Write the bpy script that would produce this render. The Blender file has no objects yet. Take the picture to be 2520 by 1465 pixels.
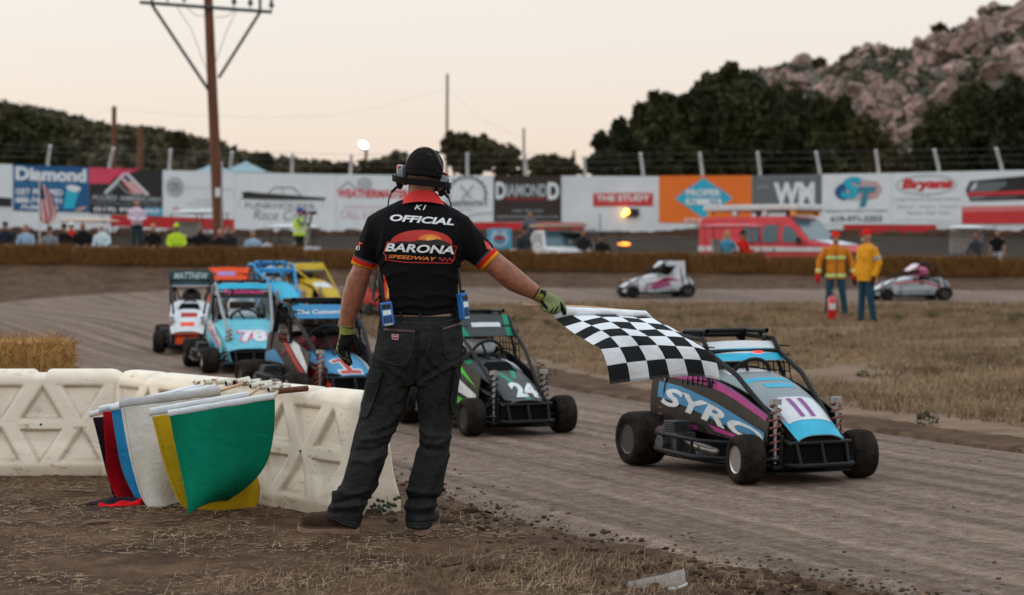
import bpy, bmesh, math, random
import numpy as np
from mathutils import Vector, Matrix, noise
from mathutils.bvhtree import BVHTree
R=math.radians; PI=math.pi
random.seed(7); NR=np.random.RandomState(11)
SC=bpy.context.scene
COL=SC.collection
# ---------------------------------------------------------------- camera model
F=4900.0; CX=1260.0; CY=732.5; HZ=627.0; CAMZ=1.315
PITCH=math.atan((CY-HZ)/F); _c,_s=math.cos(PITCH),math.sin(PITCH)
def ray(px,py):
    x=(px-CX)/F; z=-(py-CY)/F
    return Vector((x,_c+_s*z,-_s+_c*z))
CAMP=Vector((0,0,CAMZ))
def at(px,py,Y):
    r=ray(px,py); return CAMP+r*(Y/r.y)
def gnd(px,py,z=0.0):
    r=ray(px,py); return CAMP+r*((z-CAMZ)/r.z)
cd=bpy.data.cameras.new('camera'); cam=bpy.data.objects.new('camera',cd); COL.objects.link(cam)
cam.location=CAMP; cam.rotation_euler=(PI/2-PITCH,0,0)
cd.lens=F/2520*36; cd.sensor_width=36; cd.clip_end=3000; cd.clip_start=.1
cd.dof.use_dof=True; cd.dof.focus_distance=9.35; cd.dof.aperture_fstop=3.0; cd.dof.aperture_blades=0
SC.camera=cam
# ---------------------------------------------------------------- mesh collector
class MB:
    def __init__(s): s.v=[]; s.f=[]; s.m=[]; s.att=None
    def add(s,vs,fs,mi=0):
        o=len(s.v); s.v.extend([Vector(p) for p in vs]); s.f.extend([tuple(i+o for i in f) for f in fs]); s.m.extend([mi]*len(fs)); return s
    def box(s,c,size,rot=None,mi=0):
        hx,hy,hz=[q/2 for q in size]; c=Vector(c)
        vs=[Vector((x*hx,y*hy,z*hz)) for x in(-1,1) for y in(-1,1) for z in(-1,1)]
        if rot is not None:
            if not isinstance(rot,Matrix): rot=Matrix.Rotation(rot,3,'Z')
            vs=[rot@q for q in vs]
        return s.add([c+q for q in vs],[(0,1,3,2),(4,6,7,5),(0,4,5,1),(2,3,7,6),(0,2,6,4),(1,5,7,3)],mi)
    def loft(s,rings,cap=True,closed=False,mi=0):
        n=len(rings[0]); vs=[p for r in rings for p in r]; fs=[]
        for i in range(len(rings)-1):
            for j in range(n):
                k=(j+1)%n; fs.append((i*n+j,i*n+k,(i+1)*n+k,(i+1)*n+j))
        if cap:
            fs.append(tuple(range(n-1,-1,-1))); o=(len(rings)-1)*n; fs.append(tuple(o+j for j in range(n)))
        return s.add(vs,fs,mi)
    def chain(s,pts,rad,n=10,mi=0,flat=False):
        pts=[Vector(p) for p in pts]
        if not isinstance(rad,(list,tuple)): rad=[rad]*len(pts)
        P=[];Rr=[]
        d0=(pts[1]-pts[0]).normalized(); d1=(pts[-1]-pts[-2]).normalized()
        if not flat:
            for a in (80,50,25): P.append(pts[0]-d0*rad[0]*math.sin(R(a))); Rr.append(rad[0]*math.cos(R(a)))
        P+=pts; Rr+=list(rad)
        if not flat:
            for a in (25,50,80): P.append(pts[-1]+d1*rad[-1]*math.sin(R(a))); Rr.append(rad[-1]*math.cos(R(a)))
        rings=[];u=None
        for i,p in enumerate(P):
            t=(P[min(i+1,len(P)-1)]-P[max(i-1,0)]).normalized()
            if u is None:
                u=t.orthogonal().normalized()
            u=(u-t*u.dot(t)); u=u.normalized() if u.length>1e-6 else t.orthogonal().normalized()
            w=t.cross(u)
            rings.append([p+(u*math.cos(2*PI*j/n)+w*math.sin(2*PI*j/n))*Rr[i] for j in range(n)])
        return s.loft(rings,True,mi=mi)
    def bar(s,p,q,r,n=8,mi=0): return s.chain([p,q],r,n,mi,True)
    def ell(s,c,r,n=16,m=10,rot=None,mi=0):
        c=Vector(c); rings=[]
        for i in range(1,m):
            a=PI*i/m; rr=[]
            for j in range(n):
                b=2*PI*j/n; q=Vector((r[0]*math.sin(a)*math.cos(b),r[1]*math.sin(a)*math.sin(b),-r[2]*math.cos(a)))
                rr.append(c+(rot@q if rot else q))
            rings.append(rr)
        return s.loft(rings,True,mi=mi)
    def lathe(s,prof,c,axis='X',n=24,mi=0,cap=True):
        c=Vector(c); rings=[]
        for a,r in prof:
            rr=[]
            for j in range(n):
                b=2*PI*j/n; x,y=r*math.cos(b),r*math.sin(b)
                rr.append(c+(Vector((a,x,y)) if axis=='X' else Vector((y,a,x)) if axis=='Y' else Vector((x,y,a))))
            rings.append(rr)
        return s.loft(rings,cap,mi=mi)
    def prism(s,poly,d,mi=0):
        d=Vector(d); n=len(poly); vs=[Vector(p) for p in poly]+[Vector(p)+d for p in poly]
        fs=[tuple(range(n-1,-1,-1)),tuple(range(n,2*n))]+[(i,(i+1)%n,n+(i+1)%n,n+i) for i in range(n)]
        return s.add(vs,fs,mi)
    def surf(s,fn,nu,nv,th=0.0,mi=0,u0=0,u1=1,v0=0,v1=1):
        def g(i,j): return Vector(fn(u0+(u1-u0)*i/nu,v0+(v1-v0)*j/nv))
        A=[[g(i,j) for j in range(nv+1)] for i in range(nu+1)]
        vs=[p for r in A for p in r]; W=nv+1
        fs=[(i*W+j,(i+1)*W+j,(i+1)*W+j+1,i*W+j+1) for i in range(nu) for j in range(nv)]
        if th:
            N=len(vs); v2=[]
            for i in range(nu+1):
                for j in range(W):
                    a=A[min(i+1,nu)][j]-A[max(i-1,0)][j]; b=A[i][min(j+1,nv)]-A[i][max(j-1,0)]
                    nn=a.cross(b); nn=nn.normalized() if nn.length>1e-12 else Vector((0,0,1))
                    v2.append(A[i][j]-nn*th)
            vs+=v2; fs+=[tuple(N+k for k in reversed(f)) for f in list(fs)]
            for i in range(nu):
                fs.append((i*W,N+i*W,N+(i+1)*W,(i+1)*W)); fs.append((i*W+nv,(i+1)*W+nv,N+(i+1)*W+nv,N+i*W+nv))
            for j in range(nv):
                fs.append((j,j+1,N+j+1,N+j)); o=nu*W; fs.append((o+j,N+o+j,N+o+j+1,o+j+1))
        return s.add(vs,fs,mi)
    def xf(s,M):
        s.v=[M@p for p in s.v]; return s
    def mesh(s,name,off=None):
        me=bpy.data.meshes.new(name); o=off or Vector((0,0,0))
        me.from_pydata([tuple(p-o) for p in s.v],[],s.f); return me
    def build(s,name,mat,parent=None,smooth=None,bevel=0,off=None,label=None,seg=2):
        me=s.mesh(name,off); me.validate()
        mats=mat if isinstance(mat,(list,tuple)) else [mat]
        for m in mats: me.materials.append(m)
        if len(mats)>1 and len(me.polygons)==len(s.m): me.polygons.foreach_set('material_index',s.m)
        if s.att is not None:
            for k,vals in s.att.items():
                a=me.attributes.new(k,'FLOAT','POINT'); a.data.foreach_set('value',vals)
        me.update()
        if smooth is not None:
            me.shade_smooth()
            if smooth<180: me.set_sharp_from_angle(angle=R(smooth))
        ob=bpy.data.objects.new(name,me); COL.objects.link(ob)
        if parent: ob.parent=parent
        if bevel:
            b=ob.modifiers.new('b','BEVEL'); b.width=bevel; b.segments=seg; b.limit_method='ANGLE'; b.angle_limit=R(35)
        if label: ob['label']=label
        return ob
def ring(c,u,v,n=20,e=2.0):
    c=Vector(c);u=Vector(u);v=Vector(v);o=[]
    for j in range(n):
        a=2*PI*j/n; x,y=math.cos(a),math.sin(a); q=2/e
        o.append(c+u*math.copysign(abs(x)**q,x)+v*math.copysign(abs(y)**q,y))
    return o
def fuse(mb,voxel,smooth=3,fac=.5):
    me=mb.mesh('tmp'); ob=bpy.data.objects.new('tmp',me); COL.objects.link(ob)
    m=ob.modifiers.new('r','REMESH'); m.mode='VOXEL'; m.voxel_size=voxel; m.adaptivity=0
    if smooth:
        k=ob.modifiers.new('s','SMOOTH'); k.iterations=smooth; k.factor=fac
    dg=bpy.context.evaluated_depsgraph_get()
    e=bpy.data.meshes.new_from_object(ob.evaluated_get(dg))
    r=MB(); r.v=[v.co.copy() for v in e.vertices]; r.f=[tuple(p.vertices) for p in e.polygons]; r.m=[0]*len(r.f)
    r.n=[v.normal.copy() for v in e.vertices]
    bpy.data.objects.remove(ob); bpy.data.meshes.remove(me); bpy.data.meshes.remove(e)
    return r
# ---------------------------------------------------------------- things
def tag(o,label=None,cat=None,group=None,kind=None):
    if label: o['label']=label
    if cat: o['category']=cat
    if group: o['group']=group
    if kind: o['kind']=kind
    return o
def thing(name,label,cat,loc=(0,0,0),rotz=0,group=None):
    o=bpy.data.objects.new(name,None); COL.objects.link(o); o.location=loc; o.rotation_euler=(0,0,rotz)
    return tag(o,label,cat,group)
def copy_tree(o,parent=None):
    c=o.copy(); COL.objects.link(c); c.parent=parent
    for ch in list(o.children): copy_tree(ch,c)
    return c
# ---------------------------------------------------------------- materials
_M={}
def M(name,col,rough=.6,metal=0,var=.12,scale=6,bump=0,bscale=60,coat=0,emit=0,col2=None,thr=None,alpha=1,trans=0,sss=0,stretch=None,spec=.5,sheen=0,wrinkle=None):
    if name in _M: return _M[name]
    m=bpy.data.materials.new(name); m.use_nodes=True; nt=m.node_tree; b=nt.nodes['Principled BSDF']
    b.inputs['Roughness'].default_value=rough; b.inputs['Metallic'].default_value=metal
    b.inputs['Specular IOR Level'].default_value=spec
    c=tuple(col)+(1,); b.inputs['Base Color'].default_value=c
    tc=nt.nodes.new('ShaderNodeTexCoord'); vec=tc.outputs['Object']
    if stretch:
        mp=nt.nodes.new('ShaderNodeMapping'); mp.inputs['Scale'].default_value=stretch; nt.links.new(vec,mp.inputs['Vector']); vec=mp.outputs['Vector']
    if var or col2:
        n=nt.nodes.new('ShaderNodeTexNoise'); n.inputs['Scale'].default_value=scale; n.inputs['Detail'].default_value=6; n.inputs['Roughness'].default_value=.62
        nt.links.new(vec,n.inputs['Vector'])
        r=nt.nodes.new('ShaderNodeValToRGB')
        lo=thr[0] if thr else .3; hi=thr[1] if thr else .7
        r.color_ramp.elements[0].position=lo; r.color_ramp.elements[1].position=hi
        r.color_ramp.elements[0].color=tuple(x*(1-var) for x in col)+(1,)
        r.color_ramp.elements[1].color=(tuple(col2) if col2 else tuple(min(1,x*(1+var)) for x in col))+(1,)
        nt.links.new(n.outputs['Fac'],r.inputs['Fac']); nt.links.new(r.outputs['Color'],b.inputs['Base Color'])
    if bump:
        n2=nt.nodes.new('ShaderNodeTexNoise'); n2.inputs['Scale'].default_value=bscale; n2.inputs['Detail'].default_value=4
        nt.links.new(vec,n2.inputs['Vector']); bp=nt.nodes.new('ShaderNodeBump'); bp.inputs['Strength'].default_value=bump; bp.inputs['Distance'].default_value=.02
        nt.links.new(n2.outputs['Fac'],bp.inputs['Height']); nt.links.new(bp.outputs['Normal'],b.inputs['Normal'])
        if wrinkle:
            n3=nt.nodes.new('ShaderNodeTexNoise'); n3.inputs['Scale'].default_value=wrinkle[0]; n3.inputs['Detail'].default_value=3; n3.inputs['Distortion'].default_value=1.2; nt.links.new(vec,n3.inputs['Vector'])
            b3=nt.nodes.new('ShaderNodeBump'); b3.inputs['Strength'].default_value=wrinkle[1]; b3.inputs['Distance'].default_value=.05; nt.links.new(n3.outputs['Fac'],b3.inputs['Height']); nt.links.new(b3.outputs['Normal'],bp.inputs['Normal'])
    if coat: b.inputs['Coat Weight'].default_value=coat; b.inputs['Coat Roughness'].default_value=.12
    if emit: b.inputs['Emission Color'].default_value=c; b.inputs['Emission Strength'].default_value=emit
    if trans: b.inputs['Transmission Weight'].default_value=trans
    if sss:
        b.inputs['Subsurface Weight'].default_value=sss; b.inputs['Subsurface Radius'].default_value=(1,.45,.2); b.inputs['Subsurface Scale'].default_value=.05
    if sheen: b.inputs['Sheen Weight'].default_value=sheen
    if alpha<1: b.inputs['Alpha'].default_value=alpha
    _M[name]=m; return m
def srgb(r,g,b):
    f=lambda x: x/12.92/255 if x<=10 else ((x/255+.055)/1.055)**2.4
    return (f(r),f(g),f(b))
# ---------------------------------------------------------------- lettering
_T={}
def text2d(s,bold=0.0,shear=0.0,maxe=None):
    k=(s,bold,shear,maxe)
    if k in _T: return _T[k]
    cu=bpy.data.curves.new('t','FONT'); cu.body=s; cu.offset=bold; cu.shear=shear; cu.resolution_u=3; cu.fill_mode='FRONT'
    ob=bpy.data.objects.new('t',cu); COL.objects.link(ob)
    dg=bpy.context.evaluated_depsgraph_get(); me=bpy.data.meshes.new_from_object(ob.evaluated_get(dg))
    bm=bmesh.new(); bm.from_mesh(me); bmesh.ops.remove_doubles(bm,verts=bm.verts,dist=1e-5); bmesh.ops.triangulate(bm,faces=bm.faces)
    if maxe:
        for _ in range(4):
            es=[e for e in bm.edges if e.calc_length()>maxe]
            if not es: break
            bmesh.ops.subdivide_edges(bm,edges=es,cuts=1); bmesh.ops.triangulate(bm,faces=bm.faces)
    xs=[v.co.x for v in bm.verts]; ys=[v.co.y for v in bm.verts]
    x0,x1,y0,y1=min(xs),max(xs),min(ys),max(ys)
    bm.verts.index_update()
    vs=[((v.co.x-x0)/(x1-x0),(v.co.y-y0)/(y1-y0)) for v in bm.verts]; fs=[tuple(v.index for v in f.verts) for f in bm.faces]
    bm.free(); bpy.data.objects.remove(ob); bpy.data.curves.remove(cu); bpy.data.meshes.remove(me)
    _T[k]=(vs,fs); return _T[k]
def text_on(mb,s,fn,rect,bold=0.0,shear=0.0,maxe=None,mi=0):
    vs,fs=text2d(s,bold,shear,maxe); u0,v0,u1,v1=rect
    mb.add([fn(u0+(u1-u0)*x,v0+(v1-v0)*y) for x,y in vs],fs,mi); return mb
def poly_on(mb,pts,fn,mi=0,maxe=None):
    bm=bmesh.new(); vs=[bm.verts.new((x,y,0)) for x,y in pts]; f=bm.faces.new(vs); bmesh.ops.triangulate(bm,faces=[f])
    if maxe:
        for _ in range(5):
            es=[e for e in bm.edges if e.calc_length()>maxe]
            if not es: break
            bmesh.ops.subdivide_edges(bm,edges=es,cuts=1); bmesh.ops.triangulate(bm,faces=bm.faces)
    bm.verts.index_update()
    mb.add([fn(v.co.x,v.co.y) for v in bm.verts],[tuple(v.index for v in f.verts) for f in bm.faces],mi); bm.free(); return mb
def line_pts(pts,w,closed=False):
    out=[]; n=len(pts)
    for i in range(n if closed else n-1):
        a=Vector(pts[i]).to_2d(); b=Vector(pts[(i+1)%n]).to_2d(); d=(b-a)
        if d.length<1e-9: continue
        d=d.normalized(); p=Vector((-d.y,d.x))*w/2; e=d*w*.4
        out.append([a-e-p,b+e-p,b+e+p,a-e+p])
    return out
def line_on(mb,pts,w,fn,closed=False,mi=0,maxe=None):
    for q in line_pts(pts,w,closed): poly_on(mb,[tuple(p) for p in q],fn,mi,maxe)
    return mb
def circ(cx,cy,rx,ry=None,n=24,a0=0,a1=360):
    ry=ry or rx
    k=n if a1-a0>=360 else n+1
    return [(cx+rx*math.cos(R(a0+(a1-a0)*i/n)),cy+ry*math.sin(R(a0+(a1-a0)*i/n))) for i in range(k)]
# ---------------------------------------------------------------- light
w=bpy.data.worlds.new('World'); SC.world=w; w.use_nodes=True; nt=w.node_tree; nt.nodes.clear()
out=nt.nodes.new('ShaderNodeOutputWorld'); add=nt.nodes.new('ShaderNodeAddShader'); b1=nt.nodes.new('ShaderNodeBackground'); b2=nt.nodes.new('ShaderNodeBackground')
sky=nt.nodes.new('ShaderNodeTexSky'); sky.sky_type='NISHITA'; sky.sun_disc=False; sky.sun_elevation=R(14); sky.sun_rotation=R(-72); sky.dust_density=3
nt.links.new(sky.outputs[0],b1.inputs[0]); b1.inputs[1].default_value=.015
tc=nt.nodes.new('ShaderNodeTexCoord'); sep=nt.nodes.new('ShaderNodeSeparateXYZ'); nt.links.new(tc.outputs['Generated'],sep.inputs[0])
cr=nt.nodes.new('ShaderNodeValToRGB'); nt.links.new(sep.outputs['Z'],cr.inputs[0])
SKY=[(0,(.635,.465,.36)),(.02,(.64,.50,.40)),(.055,(.642,.54,.46)),(.095,(.642,.58,.522)),(.14,(.64,.605,.565)),(.30,(.84,.86,.87)),(1.0,(.93,1.03,1.12))]
e=cr.color_ramp.elements
e[0].position,e[0].color=SKY[0][0],SKY[0][1]+(1,); e[1].position,e[1].color=SKY[-1][0],SKY[-1][1]+(1,)
for p,c in SKY[1:-1]:
    q=e.new(p); q.color=c+(1,)
nt.links.new(cr.outputs[0],b2.inputs[0]); b2.inputs[1].default_value=1.0
nt.links.new(b1.outputs[0],add.inputs[0]); nt.links.new(b2.outputs[0],add.inputs[1]); nt.links.new(add.outputs[0],out.inputs[0])
sd=bpy.data.lights.new('sun','SUN'); sd.energy=.32; sd.angle=R(25); sd.color=(1,.86,.74); sun=bpy.data.objects.new('sun',sd); COL.objects.link(sun)
sun.rotation_euler=Vector((-.951*.97,.309*.97,.242)).to_track_quat('Z','Y').to_euler()
vs=SC.view_settings; vs.view_transform='Standard'; vs.look='None'; vs.exposure=.40; vs.gamma=1
SC.render.engine='CYCLES'; SC.cycles.use_denoising=True; SC.cycles.max_bounces=6; SC.cycles.diffuse_bounces=3; SC.cycles.transparent_max_bounces=8
# ---------------------------------------------------------------- terrain
def sm(a,b,x):
    t=min(1,max(0,(x-a)/(b-a))); return t*t*(3-2*t)
PR=[(-50,0),(44,0),(46,.05),(48.4,.15),(53,.38),(58,.92),(60,1.0)]
def crest(x): 
    t=min(1,max(0,(x+14)/28)); return 1.06+(.68-1.06)*t
def lin(tab,y):
    if y<=tab[0][0]: return tab[0][1]
    for (a,b),(c,d) in zip(tab,tab[1:]):
        if y<=c: return b+(d-b)*(y-a)/(c-a)
    return tab[-1][1]
def terr(x,y):
    z=lin(PR,y)*crest(x)/.92 if y<60 else 0
    if y>=60:
        left=crest(x)*1.087
        zl=lin([(60,left),(66,left),(73,.75),(80,1.35),(95,2.3),(110,2.6),(160,3.0),(4000,3.0)],y)
        zr=lin([(60,left),(62.5,.45),(73,.45),(80,1.25),(95,2.3),(110,2.6),(160,3.0),(4000,3.0)],y)
        t=sm(-5,0,x); z=zl*(1-t)+zr*t
    z+=.22*sm(24,34,y)*sm(-1.0,-4.5,x)*(1-sm(42,47,y))
    return z
OUT=[(3.4,4.5),(2.2,6.5),(1.48,7.69),(.93,8.45),(.08,9.72),(-.71,11.66),(-1.7,13.5),(-3,15.3),(-6,18.5),(-10,24),(-13.5,32),(-14.5,42),(-11,51),(-5,53.6),(5,53.8),(15,54),(40,54)]
INN=[(9,5.5),(7,8),(5,10.8),(3.43,13.3),(2.6,15.2),(.67,19.4),(-1,26),(-2.5,33),(-3.3,38),(-3.6,41),(-3.3,44),(-2,47),(3,48.4),(15,48.4),(40,48.4)]
def resample(pl,n):
    L=[0]
    for a,b in zip(pl,pl[1:]): L.append(L[-1]+math.dist(a,b))
    o=[];k=0
    for i in range(n):
        t=L[-1]*i/(n-1)
        while k<len(pl)-2 and L[k+1]<t: k+=1
        u=(t-L[k])/(L[k+1]-L[k]); a,b=pl[k],pl[k+1]
        p0=pl[max(k-1,0)];p3=pl[min(k+2,len(pl)-1)]
        f=lambda q0,q1,q2,q3: .5*((2*q1)+(-q0+q2)*u+(2*q0-5*q1+4*q2-q3)*u*u+(-q0+3*q1-3*q2+q3)*u**3)
        o.append((f(p0[0],a[0],b[0],p3[0]),f(p0[1],a[1],b[1],p3[1])))
    return o
# correspond curves by hand: split both at the left end of the oval
OC=resample(OUT[:11],330)+resample(OUT[10:],130)[1:]
IC=resample(INN[:10],330)+resample(INN[9:],130)[1:]
TRK=np.array(OC+IC[::-1])
def inside(x,y,poly):
    x=np.asarray(x);y=np.asarray(y); c=np.zeros(x.shape,bool); n=len(poly); j=n-1
    for i in range(n):
        xi,yi=poly[i];xj,yj=poly[j]
        if yi!=yj:
            c^=((yi>y)!=(yj>y))&(x<(xj-xi)*(y-yi)/(yj-yi)+xi)
        j=i
    return c
def gn(x,y,f,o=0): return noise.noise(Vector((x*f+o,y*f-o,o*1.7)))
def lines(segs):
    o=[]
    for a,b,st in segs: o+=list(np.arange(a,b,st))
    return o
gx=lines([(-900,-60,80),(-60,-20,4),(-20,-4,.8),(-4,4,.035),(4,20,.8),(20,60,4),(60,901,80)])
gy=lines([(-60,4,8),(4,7.4,.3),(7.4,12.6,.04),(12.6,20,.25),(20,62,.7),(62,100,1.0),(100,300,12),(300,2001,170)])
GX,GY=np.meshgrid(gx,gy,indexing='ij'); INS=inside(GX,GY,TRK[::2])
NX,NY=len(gx),len(gy); gv=[]
for i in range(NX):
    for j in range(NY):
        x,y=gx[i],gy[j]; z=terr(x,y)
        if INS[i,j]: z-=.05
        elif 6<y<16 and -5<x<6:
            a=.012*gn(x,y,2.2)+.010*gn(x,y,9,3)+.016*max(0,gn(x,y,19,5)-.1)
            z+=a
        elif y<46: z+=.02*gn(x,y,.9)
        else: z+=.05*gn(x,y,.35)*min(1,(y-46)/8)
        gv.append((x,y,z))
gf=[(i*NY+j,(i+1)*NY+j,(i+1)*NY+j+1,i*NY+j+1) for i in range(NX-1) for j in range(NY-1)]
def soil(name,cols,scale,streak=None,bump=.5,rough=.9,patch=None,lane=None):
    m=bpy.data.materials.new(name); m.use_nodes=True; nt=m.node_tree; b=nt.nodes['Principled BSDF']; b.inputs['Roughness'].default_value=rough; b.inputs['Specular IOR Level'].default_value=.08
    tc=nt.nodes.new('ShaderNodeTexCoord'); N=nt.nodes.new; L=nt.links.new
    mp=N('ShaderNodeMapping'); L(tc.outputs['Object'],mp.inputs['Vector'])
    if streak: mp.inputs['Rotation'].default_value=(0,0,streak[0]); mp.inputs['Scale'].default_value=(streak[1],streak[2],1); mp.vector_type='TEXTURE'
    n1=N('ShaderNodeTexNoise'); n1.inputs['Scale'].default_value=scale; n1.inputs['Detail'].default_value=9; n1.inputs['Roughness'].default_value=.68; L(mp.outputs[0],n1.inputs['Vector'])
    r=N('ShaderNodeValToRGB'); el=r.color_ramp.elements; el[0].position=.3; el[0].color=cols[0]+(1,); el[1].position=.72; el[1].color=cols[-1]+(1,)
    if len(cols)>2: q=el.new(.5); q.color=cols[1]+(1,)
    L(n1.outputs['Fac'],r.inputs[0]); c=r.outputs[0]
    if patch:
        n3=N('ShaderNodeTexNoise'); n3.inputs['Scale'].default_value=patch[1]; n3.inputs['Detail'].default_value=10; n3.inputs['Roughness'].default_value=.75; L(mp.outputs[0],n3.inputs['Vector'])
        r3=N('ShaderNodeValToRGB'); r3.color_ramp.elements[0].position=patch[2]; r3.color_ramp.elements[1].position=patch[3]; L(n3.outputs['Fac'],r3.inputs[0])
        mx=N('ShaderNodeMix'); mx.data_type='RGBA'; L(r3.outputs[0],mx.inputs['Factor']); L(c,mx.inputs['A']); mx.inputs['B'].default_value=patch[0]+(1,); c=mx.outputs['Result']
        if len(patch)>4:
            mr=N('ShaderNodeMapRange'); L(r3.outputs[0],mr.inputs[0]); mr.inputs[3].default_value=rough; mr.inputs[4].default_value=patch[4]; L(mr.outputs[0],b.inputs['Roughness'])
    if lane:
        m2=N('ShaderNodeMapping'); m2.vector_type='TEXTURE'; m2.inputs['Rotation'].default_value=(0,0,lane[0]); m2.inputs['Scale'].default_value=(lane[1],lane[2],1); L(tc.outputs['Object'],m2.inputs['Vector'])
        n4=N('ShaderNodeTexNoise'); n4.inputs['Scale'].default_value=1.0; n4.inputs['Detail'].default_value=5; L(m2.outputs[0],n4.inputs['Vector'])
        q4=N('ShaderNodeMapRange'); L(n4.outputs['Fac'],q4.inputs[0]); q4.inputs[1].default_value=.32; q4.inputs[2].default_value=.68; q4.inputs[3].default_value=.58; q4.inputs[4].default_value=1.30
        c4=N('ShaderNodeCombineColor'); [L(q4.outputs[0],c4.inputs[k]) for k in range(3)]
        x4=N('ShaderNodeMix'); x4.data_type='RGBA'; x4.blend_type='MULTIPLY'; x4.inputs['Factor'].default_value=1; L(c,x4.inputs['A']); L(c4.outputs[0],x4.inputs['B']); c=x4.outputs['Result']
    v=N('ShaderNodeTexNoise'); v.inputs['Scale'].default_value=55; v.inputs['Detail'].default_value=6; v.inputs['Roughness'].default_value=.75; L(tc.outputs['Object'],v.inputs['Vector'])
    mr=N('ShaderNodeMapRange'); L(v.outputs['Fac'],mr.inputs[0]); mr.inputs[1].default_value=.3; mr.inputs[2].default_value=.7; mr.inputs[3].default_value=.52; mr.inputs[4].default_value=1.5
    mm=N('ShaderNodeMix'); mm.data_type='RGBA'; mm.blend_type='MULTIPLY'; mm.inputs['Factor'].default_value=1; L(c,mm.inputs['A'])
    cb=N('ShaderNodeCombineColor'); [L(mr.outputs[0],cb.inputs[k]) for k in range(3)]; L(cb.outputs[0],mm.inputs['B']); c=mm.outputs['Result']
    L(c,b.inputs['Base Color'])
    bp=N('ShaderNodeBump'); bp.inputs['Strength'].default_value=bump; bp.inputs['Distance'].default_value=.03; L(n1.outputs['Fac'],bp.inputs['Height'])
    b2=N('ShaderNodeBump'); b2.inputs['Strength'].default_value=bump*.8; b2.inputs['Distance'].default_value=.008; L(v.outputs['Fac'],b2.inputs['Height']); L(bp.outputs[0],b2.inputs['Normal']); L(b2.outputs[0],b.inputs['Normal'])
    return m
m_soil=soil('dirt',[(.040,.021,.012),(.084,.047,.027),(.150,.090,.055)],4.5,patch=((.034,.019,.012),1.1,.46,.66))
g=MB(); g.v=[Vector(p) for p in gv]; g.f=gf; g.m=[0]*len(gf)
ob=g.build('ground',m_soil,smooth=180); tag(ob,kind='structure')
m_track=soil('packed_clay',[(.100,.065,.046),(.150,.100,.072),(.210,.146,.108)],7,(R(24),1,1),.6,.9,patch=((.26,.235,.222),13,.45,.86),lane=(R(24),.16,11))  # pale patches put the clay's sky sheen into the colour
t=MB(); K=26; tv=[]
for i,(o,n) in enumerate(zip(OC,IC)):
    for k in range(K+1):
        u=k/K; jit=(.13*gn(i*.35,u*3+7,1)+.06*gn(i*1.3,u+2,1)); x=o[0]+(n[0]-o[0])*u; y=o[1]+(n[1]-o[1])*u
        d=math.dist(o,n)
        if k in(0,K): 
            s_=jit/d*(1 if k==0 else -1)*1.2; x+=(n[0]-o[0])*s_; y+=(n[1]-o[1])*s_
        z=terr(x,y)+(.006 if 0<k<K else -.03)+.004*gn(x,y,1.5)
        tv.append((x,y,z))
t.add(tv,[(i*(K+1)+k,i*(K+1)+k+1,(i+1)*(K+1)+k+1,(i+1)*(K+1)+k) for i in range(len(OC)-1) for k in range(K)])
t.f=[tuple(reversed(f)) for f in t.f]
ob=t.build('track',m_track,smooth=180); tag(ob,kind='structure')
# big outer track in front of the far wall: wet, darker
m_wet=soil('wet_clay',[(.018,.013,.009),(.042,.031,.023)],1.2,(0,2,.6),.6,.95,patch=((.065,.053,.044),.6,.5,.7))
t=MB(); t.surf(lambda u,v:(-70+140*u,76.5+14.5*v,terr(-70+140*u,76.5+14.5*v)+.12),70,20); ob=t.build('far_track',m_wet,smooth=180); tag(ob,kind='structure')

m_inf=soil('infield_soil',[(.10,.066,.043),(.175,.118,.08),(.25,.178,.122)],1.4,(0,1.6,.8),.5,.95,patch=((.06,.036,.022),.5,.52,.72))
def iedge(y): return float(np.interp(y,[9,13.3,15.2,19.4,26,33,38,41,44,47,48.4],[6.6,4.0,3.2,1.35,-.4,-2.1,-2.9,-3.2,-2.8,-1.0,3.2]))
t=MB()
def infs(u,v):
    y=9+39.2*v; x0=iedge(y)+.25*gn(y*1.3,3,1)+.12*gn(y*4,1,1); x=x0+(48-x0)*u**1.6; return Vector((x,y,terr(x,y)+(-.02 if u==0 or v in(0,1) else .012)))
t.surf(infs,70,110); t.f=[tuple(f) for f in t.f]; ob=t.build('infield',m_inf,smooth=180); tag(ob,kind='structure')
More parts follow.
